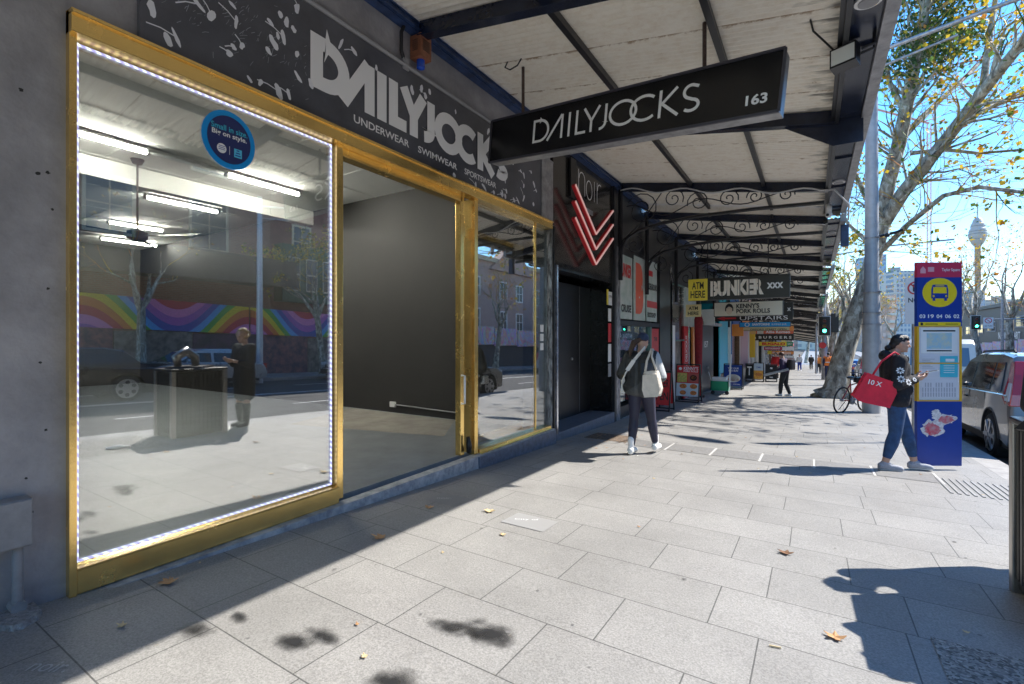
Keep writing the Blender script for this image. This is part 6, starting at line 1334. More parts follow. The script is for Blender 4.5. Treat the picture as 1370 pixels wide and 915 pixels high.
M_hair = mat('black_hair', (.012, .01, .01), .38, var=.3, vscale=60, bump=.5, bscale=120); M_blond = mat('blond_hair', (.45, .28, .13), .6, var=.35, vscale=30, bump=1.0, bscale=50)
def hand(mb, w, d, nrm, curl=.6, phone=False):
    w = Vector(w); d = Vector(d).normalized(); nrm = Vector(nrm).normalized(); s_ = d.cross(nrm).normalized()      # palm dir, back-of-hand normal, side
    c = w + d * .045; mb.cap(w, w + d * .03, .024, .027, 10)
    for k in range(4):
        b = w + d * .085 + s_ * (.027 - .018 * k); mb.cap(w + d * .02 + s_ * (.018 - .012 * k), b, .016, .0125, 8)
        L_ = (.038, .044, .040, .030)[k]; d1 = (d * math.cos(curl) - nrm * math.sin(curl)).normalized(); e = b + d1 * L_; mb.cap(b, e, .0105, .0095, 8)
        d2 = (d * math.cos(curl * 2.1) - nrm * math.sin(curl * 2.1)).normalized(); mb.cap(e, e + d2 * L_ * .8, .0095, .008, 8)
    b = w + d * .03 + s_ * .03; e = b + (d * .6 + s_ * .7 - nrm * .3).normalized() * .04; mb.cap(w + d * .015 + s_ * .01, b, .017, .015, 8); mb.cap(b, e, .014, .011, 8); mb.cap(e, e + (d * .9 - nrm * .5).normalized() * .03, .011, .009, 8)
def person(label, loc, rz, h, J, group=None):
    t = thing('person', label, 'person', loc, rz, group); t.scale = (h / 1.7,) * 3; return t
def mir(v): return Vector((-v[0], v[1], v[2]))
def body(t, J, skin=M_skin, vox=.007, hands=True):
    mb = MB(); hd = Vector(J.get('head', (0, .03, 1.60))); hr = J.get('hrot', (0, 0, 0)); E_ = Euler(hr)
    def hp(x, y, z): v = Vector((x, y, z)); v.rotate(E_); return hd + v
    mb.ell(hd, (.072, .09, .108), rot=E_); mb.ell(hp(0, .028, -.06), (.055, .062, .05), rot=E_); mb.cap(hp(0, .082, .008), hp(0, .104, -.022), .009, .0135, 8)
    mb.ell(hp(0, .083, -.055), (.023, .011, .009), rot=E_); mb.ell(hp(0, .078, -.085), (.02, .018, .016), rot=E_); mb.ell(hp(0, .074, .028), (.05, .014, .012), rot=E_)
    for s_ in (-1, 1): mb.ell(hp(s_ * .072, -.008, -.005), (.01, .02, .03), rot=E_); mb.ell(hp(s_ * .04, .062, -.03), (.022, .02, .02), rot=E_)
    nb = Vector(J.get('neck', (0, -.015, 1.43))); mb.cap(nb, hp(0, -.015, -.07), .055, .05)
    pel = Vector(J.get('pelvis', (0, 0, .93))); ch = Vector(J.get('chest', (0, 0, 1.27)))
    for s_ in (-1, 1):
        mb.cap(pel + Vector((s_ * .07, 0, 0)), pel + Vector((s_ * .05, 0, .15)), .10, .09); mb.cap(pel + Vector((s_ * .05, 0, .15)), ch + Vector((s_ * .065, 0, .02)), .09, .10); mb.cap(ch + Vector((s_ * .065, 0, 0)), nb + Vector((s_ * .07, 0, -.07)), .1, .06)
    for k, s_ in (('L', -1), ('R', 1)):
        sh, el, wr = (Vector(J[k + x]) for x in ('sh', 'el', 'wr')); mb.cap(nb + Vector((0, 0, -.05)), sh, .05, .055); mb.cap(sh, el, .052, .04); mb.cap(el, wr, .04, .026)
        if hands: hand(mb, wr, J.get(k + 'hd', (el - wr) * -1), J.get(k + 'hn', (s_, 0, 0)), J.get('curl', .6))
        hip, kn, an = Vector(J.get(k + 'hip', (s_ * .09, 0, .9))), Vector(J[k + 'kn']), Vector(J[k + 'an']); fd_ = Vector(J.get(k + 'ft', (0, 1, 0))).normalized()
        mb.cap(hip, kn, .088, .056); mb.cap(kn, kn.lerp(an, .35), .054, .058); mb.cap(kn.lerp(an, .35), an, .058, .036); mb.cap(an + Vector((0, 0, -.04)) - fd_ * .02, an + Vector((0, 0, -.055)) + fd_ * .13, .035, .028)
    o = fuse('body', mb, skin, t, vox, 2); 
    eb = MB()
    for s_ in (-1, 1): eb.ell(hp(s_ * .03, .079, .012), (.012, .008, .006), rot=E_)
    fo = mesh_obj('eye', eb, M_dark, o, world=False, smooth=PI); return o, hp, E_
def torso(mb, J, g=.03, low=0.0, sleeves=True, cuff=0.0):
    pel = Vector(J.get('pelvis', (0, 0, .93))); ch = Vector(J.get('chest', (0, 0, 1.27))); nb = Vector(J.get('neck', (0, -.015, 1.43)))
    for s_ in (-1, 1):
        mb.cap(pel + Vector((s_ * .07, 0, low)), pel + Vector((s_ * .06, 0, .16)), .105 + g, .10 + g); mb.cap(pel + Vector((s_ * .06, 0, .16)), ch + Vector((s_ * .07, 0, .02)), .10 + g, .105 + g); mb.cap(ch + Vector((s_ * .07, 0, 0)), nb + Vector((s_ * .075, 0, -.07)), .105 + g, .062 + g * .6)
    for k in 'LR':
        sh, el, wr = (Vector(J[k + x]) for x in ('sh', 'el', 'wr')); mb.cap(nb + Vector((0, 0, -.06)), sh, .055 + g * .5, .06 + g * .7)
        if sleeves: mb.cap(sh, el, .058 + g * .8, .05 + g * .8); mb.cap(el, el.lerp(wr, .93 - cuff), .05 + g * .8, .036 + g * .5)
def legs(mb, J, g=.012, to=1.0, top=.05):
    pel = Vector(J.get('pelvis', (0, 0, .93)))
    for s_ in (-1, 1): mb.cap(pel + Vector((s_ * .07, 0, -.02)), pel + Vector((s_ * .06, 0, top + .05)), .108 + g, .098 + g)
    for k, s_ in (('L', -1), ('R', 1)):
        hip, kn, an = Vector(J.get(k + 'hip', (s_ * .09, 0, .9))), Vector(J[k + 'kn']), Vector(J[k + 'an']); mb.cap(hip, kn, .095 + g, .058 + g)
        if to > 0: e = kn.lerp(an, to); mb.cap(kn, kn.lerp(an, .35), .056 + g, .06 + g); mb.cap(kn.lerp(an, .35), e, .06 + g, .04 + g)
def shoe(t, J, k, m, m2, body_, name='shoe'):
    an = Vector(J[k + 'an']); d = Vector(J.get(k + 'ft', (0, 1, 0))).normalized(); mb = MB(); z = an.z - .082 + .0
    mb.cap(an + Vector((0, 0, -.03)) - d * .03, an + Vector((0, 0, -.048)) + d * .15, .046, .034); mb.cap(an + Vector((0, 0, -.052)) - d * .04, an + Vector((0, 0, -.056)) + d * .165, .036, .034); mb.cap(an + Vector((0, 0, .0)), an + Vector((0, 0, -.03)) + d * .04, .045, .045)
    o = fuse(name, mb, [m, m2], t, .008, 2, lambda c: 1 if c.z < an.z - .068 else 0)
    return o
# --- woman at the bus stop
J = dict(Lsh=(-.165, 0, 1.385), Lel=(-.20, .08, 1.10), Lwr=(-.05, .22, 1.17), Rsh=(.165, 0, 1.385), Rel=(.23, -.05, 1.10), Rwr=(.09, .18, 1.16), Lhd=(.25, .8, .25), Lhn=(-.6, .2, -.7), Rhd=(-.25, .9, .2), Rhn=(.7, .2, -.6),
         Lkn=(-.10, .05, .49), Lan=(-.12, .02, .09), Rkn=(.08, -.0, .48), Ran=(.08, -.20, .09), head=(0, .05, 1.585), hrot=(-.3, 0, 0), curl=.5)
J['Lkn'] = (-.09, .15, .49); J['Lan'] = (-.11, .24, .09); J['Rkn'] = (.09, -.02, .48); J['Ran'] = (.09, -.13, .09); J['head'] = (0, .06, 1.60); J['hrot'] = (-.2, 0, 0)
t = person('woman in a black fleece with white sleeve flowers, holding a phone', (4.37, 7.70, gz(7.7)), math.radians(-79), 1.70, J)
bd, hp, E_ = body(t, J, vox=.006)
def pj_(c):
    return 0
mb = MB(); torso(mb, J, .035, -.03); mb.cap((-.1, 0, .90), (.1, 0, .90), .125, .125); mb.ell((0, -.10, 1.44), (.11, .065, .075)); mb.cap((-.06, .03, 1.43), (.06, .03, 1.43), .045, .045); mb.ell((0, .03, 1.02), (.18, .16, .12))
jk = fuse('jacket', mb, mat('black_fleece', (.014, .014, .018), .85, bump=.5, bscale=80), t, .009, 3)
mb = MB(); mb.ell((.0, .12, 1.4), (.03, .03, .05)); mb.cap((-.015, .145, 1.38), (-.015, .155, 1.0), .006, .006, 6); mesh_obj('zip', mb, M_black, jk, world=False)
# flowers on the right sleeve
def flower(mb, c, n, r):
    n = Vector(n).normalized(); a = n.orthogonal().normalized(); b = n.cross(a); c = Vector(c) + n * .004
    for k in range(8):
        th = k * PI / 4; d = a * math.cos(th) + b * math.sin(th); e = a * -math.sin(th) + b * math.cos(th); q = c + n * (.0005 * k)
        mb.add([q + d * r * .22, q + d * r * .7 + e * r * .24, q + d * r, q + d * r * .7 - e * r * .24], [(0, 1, 2, 3)])
bv = BVHTree.FromPolygons([v.co[:] for v in jk.data.vertices], [p.vertices[:] for p in jk.data.polygons])
mb = MB()
for (y_, z_, r) in ((-.03, 1.27, .045), (-.03, 1.17, .048), (.06, 1.13, .045), (.14, 1.16, .03)):
    hit = bv.ray_cast(Vector((.8, y_, z_)), Vector((-1, 0, 0)))
    if hit[0] is not None: mb = MB(); flower(mb, hit[0], hit[1] if hit[1].x > 0 else -hit[1], r); mesh_obj('flower_print', mb, M_letter, jk, world=False)
mb = MB(); legs(mb, J, .012, .74); tr_ = fuse('trousers', mb, mat('navy_jeans', (.025, .07, .17), .8, var=.25, vscale=14, bump=.3, bscale=90), t, .009, 3)
for k in 'LR': shoe(t, J, k, mat('grey_knit_shoe', (.35, .36, .4), .8, var=.15, vscale=60), M_white, bd)
mb = MB(); mb.ell(hp(0, -.022, .022), (.0775, .088, .093), rot=E_); mb.ell(hp(0, .02, .06), (.062, .062, .056), rot=E_); mb.ell(hp(0, -.07, -.035), (.055, .045, .06), rot=E_); mb.ell(hp(0, -.115, -.085), (.038, .036, .04), rot=E_); hair_cut = hp(0, .055, .06)
fuse('hair', mb, M_hair, bd, .008, 2)
mb = MB(); w0 = Vector((.02, .385, 1.20)); mb.box(-.015, .055, .34, .48, 1.188, 1.197); mesh_obj('phone', mb, M_black, None) if False else None
ph = thing('phone', 'small phone held in both hands by the woman at the bus stop', 'phone', (4.37, 7.70, gz(7.7)), math.radians(-79)); 
mb = MB(); mb.hexa([(-.01, .31, 1.235), (.06, .31, 1.235), (.06, .43, 1.265), (-.01, .43, 1.265), (-.01, .308, 1.243), (.06, .308, 1.243), (.06, .428, 1.273), (-.01, .428, 1.273)]); pc = mesh_obj('case', mb, M_white, ph, world=False)
mb = MB(); mb.quad((-.005, .315, 1.2455), (.055, .315, 1.2455), (.055, .423, 1.2735), (-.005, .423, 1.2735)); mesh_obj('screen', mb, M_black, ph, world=False)
# red tote bag at her back
tb = thing('tote_bag', 'large red tote bag hanging from the shoulder of the woman at the bus stop', 'bag', (4.37, 7.70, gz(7.7)), math.radians(-79))
mb = MB()
pr = [(-.50, .95), (-.42, .88), (-.14, .82), (-.07, 1.0), (-.09, 1.12), (-.36, 1.23)]
vs = []
for xx, sh in ((.17, .93), (.20, 1), (.25, 1), (.28, .93)):
    cyy = sum(p[0] for p in pr) / 6; czz = sum(p[1] for p in pr) / 6; vs += [(xx, cyy + (y - cyy) * sh, czz + (z - czz) * sh) for y, z in pr]
fs = [tuple(range(6)), tuple(range(18, 24))[::-1]]
for j in range(3):
    for i in range(6): fs.append((j * 6 + i, j * 6 + (i + 1) % 6, (j + 1) * 6 + (i + 1) % 6, (j + 1) * 6 + i))
mb.add(vs, fs); mesh_obj('bag_body', mb, mat('red_canvas', (.68, .02, .05), .7, var=.12, vscale=8, bump=.2, bscale=30), tb, world=False, bevel=.02, smooth=PI)
mb = MB(); mb.tube([(.24, -.30, 1.2), (.22, -.2, 1.38), (.17, -.05, 1.49), (.2, .04, 1.42), (.235, .0, 1.25), (.24, -.16, 1.10)], [.012] * 6, 6); mesh_obj('strap', mb, mat('red_canvas', (.68, .02, .05)), tb, world=False, smooth=PI)
text('10 X', (.284, -.36, 1.10), (0, 1, -.25), .14, (0, .25, 1), .06, M_letter, tb, off=.003, bold=.02)

# --- walking woman seen from behind
J = dict(Lsh=(-.165, 0, 1.385), Lel=(-.27, -.02, 1.13), Lwr=(-.13, .22, 1.10), Rsh=(.165, 0, 1.385), Rel=(.265, -.0, 1.12), Rwr=(.12, .24, 1.10), Lhd=(.4, .9, .1), Rhd=(-.4, .9, .1), Lhn=(-.7, .1, .5), Rhn=(.7, .1, .5),
         Lkn=(-.10, -.02, .50), Lan=(-.11, -.10, .10), Rkn=(.10, .12, .50), Ran=(.13, .20, .13), head=(0, .05, 1.595), hrot=(-.25, 0, 0))
L1 = (1.47, 6.62, gz(6.62)); ZR = math.radians(-4)
t = person('woman walking away in a dark bomber jacket with a navy cap and ponytail', L1, ZR, 1.68, J)
bd, hp, E_ = body(t, J, vox=.008)
mb = MB(); torso(mb, J, .052, .02); mb.cap((-.13, 0, .95), (.13, 0, .95), .14, .14)
M_ja = mat('jacket_black', (.02, .022, .024), .5, var=.4, vscale=5, bump=.5, bscale=14); M_jb = mat('jacket_slate', (.05, .055, .06), .5, var=.15, vscale=6, bump=.4, bscale=12); M_jc = mat('jacket_navy', (.015, .03, .055), .5, bump=.4, bscale=12); M_jd = mat('jacket_pale', (.4, .42, .43), .5, bump=.4, bscale=14)
def pjk(c):
    if c.x > .235 and c.z > 1.1: return 3
    if c.z < 1.0 + .12 * math.sin(c.x * 6): return 1
    if c.x > .06 and c.z < 1.3: return 2
    return 0
fuse('jacket', mb, [M_ja, M_jb, M_jc, M_jd], t, .010, 4, pjk)
mb = MB(); legs(mb, J, .008, .86); fuse('leggings', mb, mat('navy_leggings', (.02, .02, .045), .55, var=.2), t, .009, 3)
mb = MB()
for k in 'LR': a_ = Vector(J[k + 'an']); mb.cap(a_ + Vector((0, -.005, .12)), a_, .046, .042)
fuse('sock', mb, M_white, t, .008, 1)
for k in 'LR': shoe(t, J, k, mat('white_sneaker', (.75, .75, .72), .6, var=.05), M_white, bd)
mb = MB(); mb.ell(hp(0, -.015, .03), (.077, .087, .078), rot=E_); mb.cap(hp(-.02, -.09, .0), hp(-.075, -.13, -.05), .03, .042); mb.cap(hp(-.075, -.13, -.05), hp(-.115, -.12, -.15), .044, .036); mb.cap(hp(-.115, -.12, -.15), hp(-.12, -.10, -.24), .036, .012); fuse('hair', mb, mat('dark_brown_hair', (.07, .04, .026), .5, bump=.8, bscale=90), bd, .008, 2)
mb = MB(); mb.ell(hp(0, -.008, .045), (.086, .102, .085), rot=E_); mb.add([hp(-.07, .07, .03), hp(.07, .07, .03), hp(.05, .16, .01), hp(-.05, .16, .01), hp(-.07, .07, .045), hp(.07, .07, .045), hp(.05, .16, .022), hp(-.05, .16, .022)], [(0, 3, 2, 1), (4, 5, 6, 7), (0, 1, 5, 4), (1, 2, 6, 5), (2, 3, 7, 6), (3, 0, 4, 7)]); fuse('cap', mb, mat('navy_cap', (.02, .035, .08), .7), bd, .008, 2)
sx = thing('shoulder_bag_strap', 'wide white crossbody strap over the back of the walking woman', 'strap', L1, ZR)
mb = MB()
pp_ = [(.075, -.06, 1.50), (.03, -.125, 1.42), (-.04, -.175, 1.32), (-.13, -.19, 1.18), (-.21, -.15, 1.05), (-.235, -.08, .98)]
for a, b in zip(pp_[:-1], pp_[1:]): mb.bar(a, b, .012, .06, (.5, 0, .9))
mesh_obj('strap', mb, mat('white_webbing', (.75, .75, .72), .7), sx, world=False)
mb = MB(); mb.box(-.30, -.2, -.02, .12, .84, .98); mesh_obj('pouch', mb, M_white, sx, world=False, bevel=.02)
tb = thing('tote_bag', 'cream cotton tote bag hanging on the right shoulder of the walking woman', 'bag', L1, ZR)
mb = MB(); pr = [(-.09, .0), (-.12, .1), (-.11, .32), (.08, .34), (.13, .12), (.1, .02)]; vs = []
for yy_, sh in ((-.30, .8), (-.26, 1), (-.20, 1), (-.17, .8)): vs += [(.24 + x * sh, yy_, .86 + z * sh) for x, z in pr]
fs = [tuple(range(6)), tuple(range(18, 24))[::-1]]
for j in range(3):
    for i in range(6): fs.append((j * 6 + i, j * 6 + (i + 1) % 6, (j + 1) * 6 + (i + 1) % 6, (j + 1) * 6 + i))
mb.add(vs, fs); mesh_obj('bag_body', mb, mat('cream_cotton', (.68, .62, .54), .85, var=.08, vscale=14, bump=.6, bscale=16), tb, world=False, bevel=.03, smooth=PI)
mb = MB(); mb.tube([(.15, -.25, 1.18), (.16, -.22, 1.32), (.165, -.06, 1.475), (.19, .0, 1.44)], .016, 6); mb.tube([(.3, -.24, 1.19), (.22, -.2, 1.38), (.185, -.06, 1.475)], .014, 6); mesh_obj('strap', mb, mat('cream_cotton', (.68, .62, .54)), tb, world=False, smooth=PI)

def simple(label, loc, rz, h, J, cloth, pants, shoes, hair, extra=None, vest=None):
    t = person(label, loc, rz, h, J); bd, hp, E_ = body(t, J, vox=.012)
    mb = MB(); torso(mb, J, .03, .02); fuse('top', mb, cloth, t, .013, 3)
    mb = MB(); legs(mb, J, .02, .92); fuse('trousers', mb, pants, t, .013, 3)
    for k in 'LR': shoe(t, J, k, shoes, shoes, bd)
    mb = MB(); mb.ell(hp(0, -.02, .03), (.083, .096, .095), rot=E_); fuse('hair', mb, hair, bd, .012, 1); return t
J = dict(Lsh=(-.165, .05, 1.36), Lel=(-.22, .02, 1.08), Lwr=(-.18, .2, .92), Rsh=(.165, .05, 1.36), Rel=(.22, .0, 1.08), Rwr=(.18, .22, .95), Lkn=(-.09, .1, .48), Lan=(-.1, .12, .09), Rkn=(.09, -.0, .48), Ran=(.1, -.14, .09), head=(0, .13, 1.55), hrot=(-.35, 0, 0), chest=(0, .04, 1.25), neck=(0, .06, 1.41))
t = simple('stooping person in dark clothes with a backpack, holding a rolled paper', (2.64, 19.66, gz(19.66)), math.radians(70), 1.6, J, mat('dark_purple_top', (.03, .02, .06), .8), mat('black_trousers', (.02, .02, .022), .8), M_white, mat('brown_bob_hair', (.06, .025, .015), .6))
bp_ = thing('backpack', 'black backpack worn by the stooping person', 'backpack', (2.64, 19.66, gz(19.66)), math.radians(70)); mb = MB(); mb.box(-.16, .16, -.3, -.12, .95, 1.32); mesh_obj('pack', mb, M_black, bp_, world=False, bevel=.05)
pa = thing('rolled_paper', 'long rolled paper in the hand of the stooping person', 'paper', (2.64, 19.66, gz(19.66)), math.radians(70)); mb = MB(); mb.cyl((-.22, -.2, .98), (-.2, .62, .72), .045, 10); mesh_obj('roll', mb, mat('grey_print', (.35, .38, .42), .7), pa, world=False)
J2 = dict(Lsh=(-.175, 0, 1.385), Lel=(-.24, -.02, 1.1), Lwr=(-.22, .12, .9), Rsh=(.175, 0, 1.385), Rel=(.24, .0, 1.1), Rwr=(.22, .12, .9), Lkn=(-.1, .04, .49), Lan=(-.11, -.04, .09), Rkn=(.1, .08, .49), Ran=(.11, .1, .09))
t = simple('worker in an orange high visibility vest walking away beside the traffic signal', (4.30, 35.8, gz(35.8)), 0.1, 1.72, J2, mat('navy_shirt', (.02, .03, .08), .8), mat('navy_work_trousers', (.02, .03, .08), .8), M_wood, M_hair)
hv = MB(); torso(hv, J2, .045, .05, sleeves=False); fuse('safety_vest', hv, [mat('hivis_orange', (.9, .22, .03), .6), mat('reflective_band', (.7, .72, .7), .4)], t, .013, 2, lambda c: 1 if 1.08 < c.z < 1.14 else 0)
simple('person in a red shirt by the cafe tables beyond the chalkboards', (1.55, 33.5, gz(33.5)), 2.6, 1.66, J2, M_red, M_black, M_white, M_hair)
simple('person in a pale shirt further down the footpath', (2.3, 58, gz(58)), 3.0, 1.7, J2, M_white, M_blue, M_white, M_hair)
simple('person in a dark coat among the tree trunks far down the footpath', (3.3, 66, gz(66)), .2, 1.7, J2, M_dark, M_dark, M_dark, M_hair)
simple('person in orange far along the kerb beside the pale trunks', (3.9, 50, gz(50)), 3.0, 1.65, J2, M_orange, M_dark, M_dark, M_hair)
# --- woman by the bin (only seen mirrored in the window)
J = dict(Lsh=(-.165, 0, 1.385), Lel=(-.20, .05, 1.10), Lwr=(-.05, .28, 1.16), Rsh=(.165, 0, 1.385), Rel=(.20, .05, 1.10), Rwr=(.05, .28, 1.16), Lhd=(.3, .8, .2), Rhd=(-.3, .8, .2), Lhn=(-.6, .1, -.6), Rhn=(.6, .1, -.6), Lkn=(-.09, .03, .49), Lan=(-.09, 0, .09), Rkn=(.09, .03, .49), Ran=(.09, .04, .09), head=(0, .05, 1.59), hrot=(-.35, 0, 0))
L2 = (4.98, 4.66, gz(4.66)); Z2 = math.radians(168)
t = person('curly blond woman in a black dress beside the bin, mirrored in the window', L2, Z2, 1.70, J)
bd, hp, E_ = body(t, J, vox=.008)
mb = MB(); torso(mb, J, .025, -.1, cuff=.35); mb.cap((-.07, 0, .85), (-.06, 0, .56), .13, .13); mb.cap((.07, 0, .85), (.06, 0, .56), .13, .13); fuse('dress', mb, mat('black_dress', (.015, .013, .016), .8), t, .011, 3)
mb = MB()
for k in 'LR': kn, an = Vector(J[k + 'kn']), Vector(J[k + 'an']); mb.cap(kn + Vector((0, 0, -.12)), an, .07, .05); mb.cap(an + Vector((0, 0, -.04)), an + Vector((0, .16, -.05)), .046, .036)
fuse('boots', mb, mat('dark_boots', (.03, .028, .025), .5), t, .01, 2)
mb = MB(); r_ = random.Random(2)
for k in range(46):
    a = r_.uniform(0, 2 * PI); b = r_.uniform(-.5, 1.4); v = Vector((math.cos(a) * math.cos(b) * .095, math.sin(a) * math.cos(b) * .1 - .03, math.sin(b) * .10 + .01))
    if v.y > .045 and v.z < .07: continue
    mb.ell(hp(*v), (.03, .03, .03), 8, 6)
fuse('hair', mb, M_blond, bd, .009, 1)
hb = thing('handbag', 'black handbag slung behind the blond woman beside the bin', 'bag', L2, Z2); mb = MB(); mb.box(-.28, -.16, -.28, -.02, .84, 1.0); mesh_obj('bag_body', mb, M_black, hb, world=False, bevel=.03)
mb = MB(); mb.tube([(-.22, -.25, 1.0), (-.15, -.12, 1.3), (-.1, 0, 1.47), (-.15, .06, 1.3), (-.22, -.03, 1.0)], .01, 5); mesh_obj('strap', mb, M_black, hb, world=False)

# ------------------------------------------------------------------ fallen leaves and litter
M_dl = [mat('dry_leaf_tan', (.5, .27, .12), .7, var=.2, vscale=30), mat('dry_leaf_pale', (.62, .47, .26), .7), mat('dry_leaf_brown', (.2, .1, .05), .8)]
rnd = random.Random(12)
def fallen(x, y, s, m, label, group=None):
    r_ = random.Random(int(x * 1000 + y * 77)); mb = MB(); n = 15; a0 = r_.uniform(0, 6)
    rim = []
    for k in range(n):
        a = a0 + 2 * PI * k / n; r = s * (1.0 if k % 3 == 0 else .55 if k % 3 == 1 else .72) * r_.uniform(.8, 1.1); z = .006 + .35 * s * (r / s) ** 2 * (.4 + .6 * math.sin(a * 1.0 + 1) ** 2)
        rim.append((x + r * math.cos(a), y + r * math.sin(a) * .8, gz(y) + z))
    c = (x, y, gz(y) + .008); mb.add([c] + rim + [(c[0], c[1], c[2] + .002)] + [(a, b, z + .002) for a, b, z in rim], [(0, 1 + (k + 1) % n, 1 + k) for k in range(n)] + [(n + 1, n + 2 + k, n + 2 + (k + 1) % n) for k in range(n)])
    mb.tube([c, (x - s * .9, y + s * .5, gz(y) + .012)], .0025, 4)
    tag(mesh_obj('fallen_leaf', mb, m), label, 'leaf', group)
for x, y, s, mi, lab in [(.29, 1.31, .062, 0, 'curled tan leaf on the shaded pavers in front of the window frame'), (.78, 2.48, .065, 0, 'curled tan leaf where the shade edge meets the sunlit pavers'), (1.11, 3.43, .06, 1, 'pale yellow leaf in the middle of the sunlit pavers'), (3.33, 3.92, .055, 2, 'dark brown leaf inside the shadow by the bin'), (3.59, 2.88, .05, 0, 'tan leaf on the pavers left of the gravel patch'), (.60, .98, .03, 1, 'small pale leaf at the bottom left edge of the shade'), (1.5, 3.05, .03, 1, 'small pale leaf below the pale rectangle of the pavers'), (.62, 3.2, .05, 0, 'brown leaf beside the shop threshold')]:
    fallen(x, y, s, M_dl[mi], lab)
for i in range(34):
    y = rnd.uniform(1.2, 13); x = rnd.uniform(.15, 5.2); fallen(x, y, rnd.uniform(.010, .022), M_dl[rnd.choice([0, 1, 1, 2])], 'tiny dry leaf scrap lying on the pavers', 'tiny leaf scraps on the pavers')
mb = MB()
for i in range(90):
    x = .62 + rnd.gauss(0, .28); y = 7.55 + rnd.gauss(0, .45); 
    if x < .1: continue
    s = rnd.uniform(.01, .03); mb.add([(x - s, y, gz(y) + .004), (x, y - s * .6, gz(y) + .006), (x + s, y, gz(y) + .012), (x, y + s * .7, gz(y) + .005)], [(0, 1, 2, 3)])
o = mesh_obj('leaf_litter', mb, M_dl[0]); o['kind'] = 'stuff'; o['label'] = 'scattered dry leaf litter at the foot of the black entrance step'; o['category'] = 'leaf litter'
mb = MB(); mb.quad((.28, 7.35, gz(7.35) + .005), (1.0, 7.35, gz(7.35) + .005), (1.0, 7.95, gz(7.95) + .005), (.28, 7.95, gz(7.95) + .005))
tag(mesh_obj('pit_cover', mb, mat('rusty_cover', (.15, .11, .08), .8, var=.35, vscale=18, bump=.8, bscale=40)), 'rusty brown service pit cover in the shade before the black entrance step', 'pit cover')
mb = MB(); mb.cyl((3.32, 2.62, gz(2.6) + .005), (3.37, 2.63, gz(2.6) + .005), .004, 6); tag(mesh_obj('cigarette_butt', mb, M_dl[1]), 'small cigarette butt on the pavers near the bottom edge', 'cigarette butt')
mb = MB(); mb.tube([(4.22, 2.72, gz(2.7) + .02), (4.3, 2.62, gz(2.6) + .03), (4.36, 2.5, gz(2.5) + .02)], [.02, .03, .012], 8); tag(mesh_obj('crumpled_tissue', mb, M_white, smooth=PI), 'crumpled white tissue on the gravel patch', 'litter')
M_eng = mat('engraved_pale', (.42, .42, .42), .7)
mb = MB()
def gtext(s_, x, y, w, h, m):   # lettering on the sloping footpath
    mb_ = MB(); uu = Vector((.86, .5, -SL * .5)).normalized(); vv = Vector((-.5, .86, -SL * .86)).normalized(); text_mb(mb_, s_, (x, y, gz(y) + .001), uu, w, vv, h, .003, .0); return mesh_obj('pavement_lettering', mb_, m)
o = gtext('noir.', .66, .62, .17, .07, M_eng); tag(o, 'faint engraved lettering on the shaded paver at the bottom left corner', 'engraved lettering')
mb = MB(); mb.quad((.42, 3.35, gz(3.35) + .004), (.78, 3.35, gz(3.35) + .004), (.78, 3.62, gz(3.62) + .004), (.42, 3.62, gz(3.62) + .004)); pl = tag(mesh_obj('paver_plaque', mb, mat('dark_plaque', (.2, .2, .2), .5)), 'dark engraved plaque set in the shaded paver by the doorway', 'plaque')
o = gtext('noir.', .5, 3.44, .14, .05, M_eng); o.name = 'lettering'; o.parent = pl
mb = MB(); mb.quad((1.33, 3.28, gz(3.28) + .004), (1.72, 3.28, gz(3.28) + .004), (1.72, 3.55, gz(3.55) + .004), (1.33, 3.55, gz(3.55) + .004)); pl = tag(mesh_obj('paver_plaque', mb, mat('pale_plaque', (.31, .305, .30), .4)), 'pale engraved plaque set in the sunlit pavers', 'plaque')
o = gtext('City of', 1.4, 3.38, .2, .04, M_letter); o.name = 'lettering'; o.parent = pl

# blurred cast shadows, painted as soft dark spots on the pavers
def b_shadow_spot(nt, b):
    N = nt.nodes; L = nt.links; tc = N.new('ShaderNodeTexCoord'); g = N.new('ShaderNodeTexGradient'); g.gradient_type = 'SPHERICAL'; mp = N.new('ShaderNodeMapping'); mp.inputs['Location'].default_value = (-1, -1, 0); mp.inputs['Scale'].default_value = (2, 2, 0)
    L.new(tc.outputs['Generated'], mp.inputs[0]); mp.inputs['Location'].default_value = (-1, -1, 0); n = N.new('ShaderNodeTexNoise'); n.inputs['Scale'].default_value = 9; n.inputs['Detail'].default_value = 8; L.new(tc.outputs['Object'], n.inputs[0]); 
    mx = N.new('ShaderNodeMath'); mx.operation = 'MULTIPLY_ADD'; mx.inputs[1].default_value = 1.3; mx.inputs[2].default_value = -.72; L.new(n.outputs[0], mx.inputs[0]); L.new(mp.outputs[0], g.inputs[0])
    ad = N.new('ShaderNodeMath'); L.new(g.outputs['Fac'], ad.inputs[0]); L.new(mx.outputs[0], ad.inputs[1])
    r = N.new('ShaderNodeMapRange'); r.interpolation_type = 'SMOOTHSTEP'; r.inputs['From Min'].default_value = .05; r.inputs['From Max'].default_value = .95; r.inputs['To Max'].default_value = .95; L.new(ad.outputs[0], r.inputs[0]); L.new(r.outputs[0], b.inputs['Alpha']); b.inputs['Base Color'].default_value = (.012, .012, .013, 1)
M_shadow_spot = nodes_mat('painted_shadow', b_shadow_spot, .7)
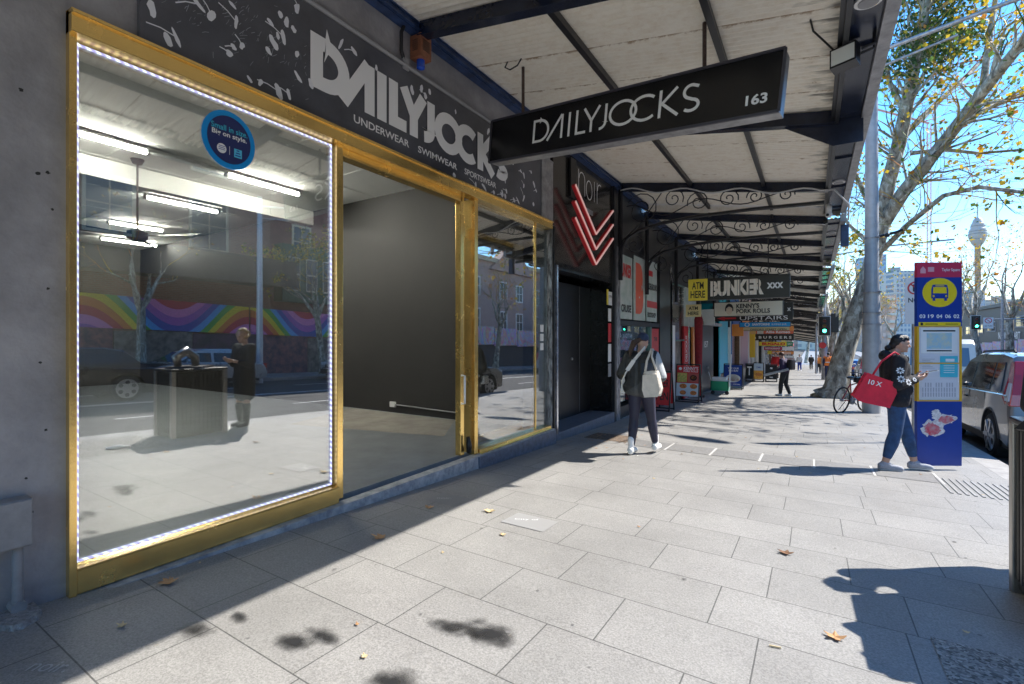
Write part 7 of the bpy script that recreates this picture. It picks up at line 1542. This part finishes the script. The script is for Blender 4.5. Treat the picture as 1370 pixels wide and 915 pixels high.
for px, py, rx, ry, lab in [(654, 848, .2, .15, 'round soft painted shadow spot on the sunlit pavers'), (600, 838, .2, .10, 'narrow soft painted shadow spot left of the round one'), (432, 851, .15, .08, 'small painted shadow spot in the lower middle of the pavers'), (393, 859, .15, .09, 'painted shadow spot beside the small one in the lower middle'), (262, 845, .14, .10, 'painted shadow spot near the awning shadow edge'), (321, 826, .10, .06, 'smallest painted shadow spot close to the shaded pavers'), (525, 914, .16, .12, 'painted shadow spot at the bottom edge of the picture')]:
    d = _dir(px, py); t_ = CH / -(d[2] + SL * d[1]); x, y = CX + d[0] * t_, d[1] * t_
    mb = MB(); mb.quad((x - rx, y - ry, gz(y - ry) + .003), (x + rx, y - ry, gz(y - ry) + .003), (x + rx, y + ry, gz(y + ry) + .003), (x - rx, y + ry, gz(y + ry) + .003)); tag(mesh_obj('pavement_shadow_spot', mb, M_shadow_spot), lab, 'stain')  # filed under stain, but each quad is a painted shadow
# gum spots
M_gum = mat('old_gum', (.17, .165, .16), .7); r_ = random.Random(77)
for i in range(60):
    x = r_.uniform(.9, 5.3); y = r_.uniform(1.0, 12); s = r_.uniform(.006, .014); mb = MB(); mb.add([(x + s * math.cos(a) * r_.uniform(.8, 1.2), y + s * math.sin(a), gz(y + s * math.sin(a)) + .0035) for a in [2 * PI * k / 9 for k in range(9)]], [tuple(range(9))])
    tag(mesh_obj('gum_spot', mb, M_gum), 'small flattened dark gum spot on the pavers', 'gum spot', 'gum spots on the pavers')
# chips and holes in the painted pier
M_hole = mat('wall_hole', (.03, .03, .03), .9)
for i, (px, py) in enumerate([(64, 386), (54, 485), (61, 575), (51, 232), (64, 231), (43, 685), (70, 280), (35, 640), (28, 120)]):
    q = fx(px, py, 0); mb = MB(); s = r_.uniform(.006, .011); mb.add([(.0015, q.y + s * math.cos(a) * r_.uniform(.6, 1.3), q.z + s * math.sin(a) * r_.uniform(.6, 1.2)) for a in [2 * PI * k / 9 for k in range(9)]], [tuple(range(9))]); mesh_obj('wall_chip', mb, M_hole, sb)
# ------------------------------------------------------------------ camera, light, sky
cam = bpy.data.objects.new('camera', bpy.data.cameras.new('camera')); COL.objects.link(cam)
cam.location = (CX, 0, CH); cam.rotation_euler = (PI / 2, 0, YAW)
cam.data.sensor_width = 36; cam.data.lens = FOC / 1370 * 36; cam.data.shift_y = -6.5 / 1370; cam.data.clip_end = 6000; cam.data.clip_start = .05
scene.camera = cam
SUN = Vector((.78, .625, .965)).normalized()
sun = bpy.data.objects.new('sun', bpy.data.lights.new('sun', 'SUN')); COL.objects.link(sun)
sun.data.energy = 3.0; sun.data.angle = math.radians(.53); sun.data.color = (1, .95, .87)
sun.rotation_euler = SUN.to_track_quat('Z', 'Y').to_euler(); sun.location = (30, 20, 40)
w = bpy.data.worlds.new('World'); scene.world = w; w.use_nodes = True
nt = w.node_tree; bg = nt.nodes['Background']; sk = nt.nodes.new('ShaderNodeTexSky'); sk.sky_type = 'NISHITA'; sk.sun_disc = False
sk.sun_elevation = math.asin(SUN.z); sk.sun_rotation = math.atan2(SUN.x, SUN.y); sk.altitude = 30; sk.air_density = 1.0; sk.dust_density = .0; sk.ozone_density = 3
hs = nt.nodes.new('ShaderNodeHueSaturation'); hs.inputs['Saturation'].default_value = 1.28; nt.links.new(sk.outputs[0], hs.inputs['Color']); nt.links.new(hs.outputs[0], bg.inputs[0]); bg.inputs[1].default_value = .118
scene.view_settings.view_transform = 'Standard'; scene.view_settings.look = 'None'; scene.view_settings.gamma = 1; scene.view_settings.exposure = 1.75
scene.render.resolution_x = 1024; scene.render.resolution_y = 684
scene.render.engine = 'CYCLES'
scene.cycles.max_bounces = 8; scene.cycles.transparent_max_bounces = 16
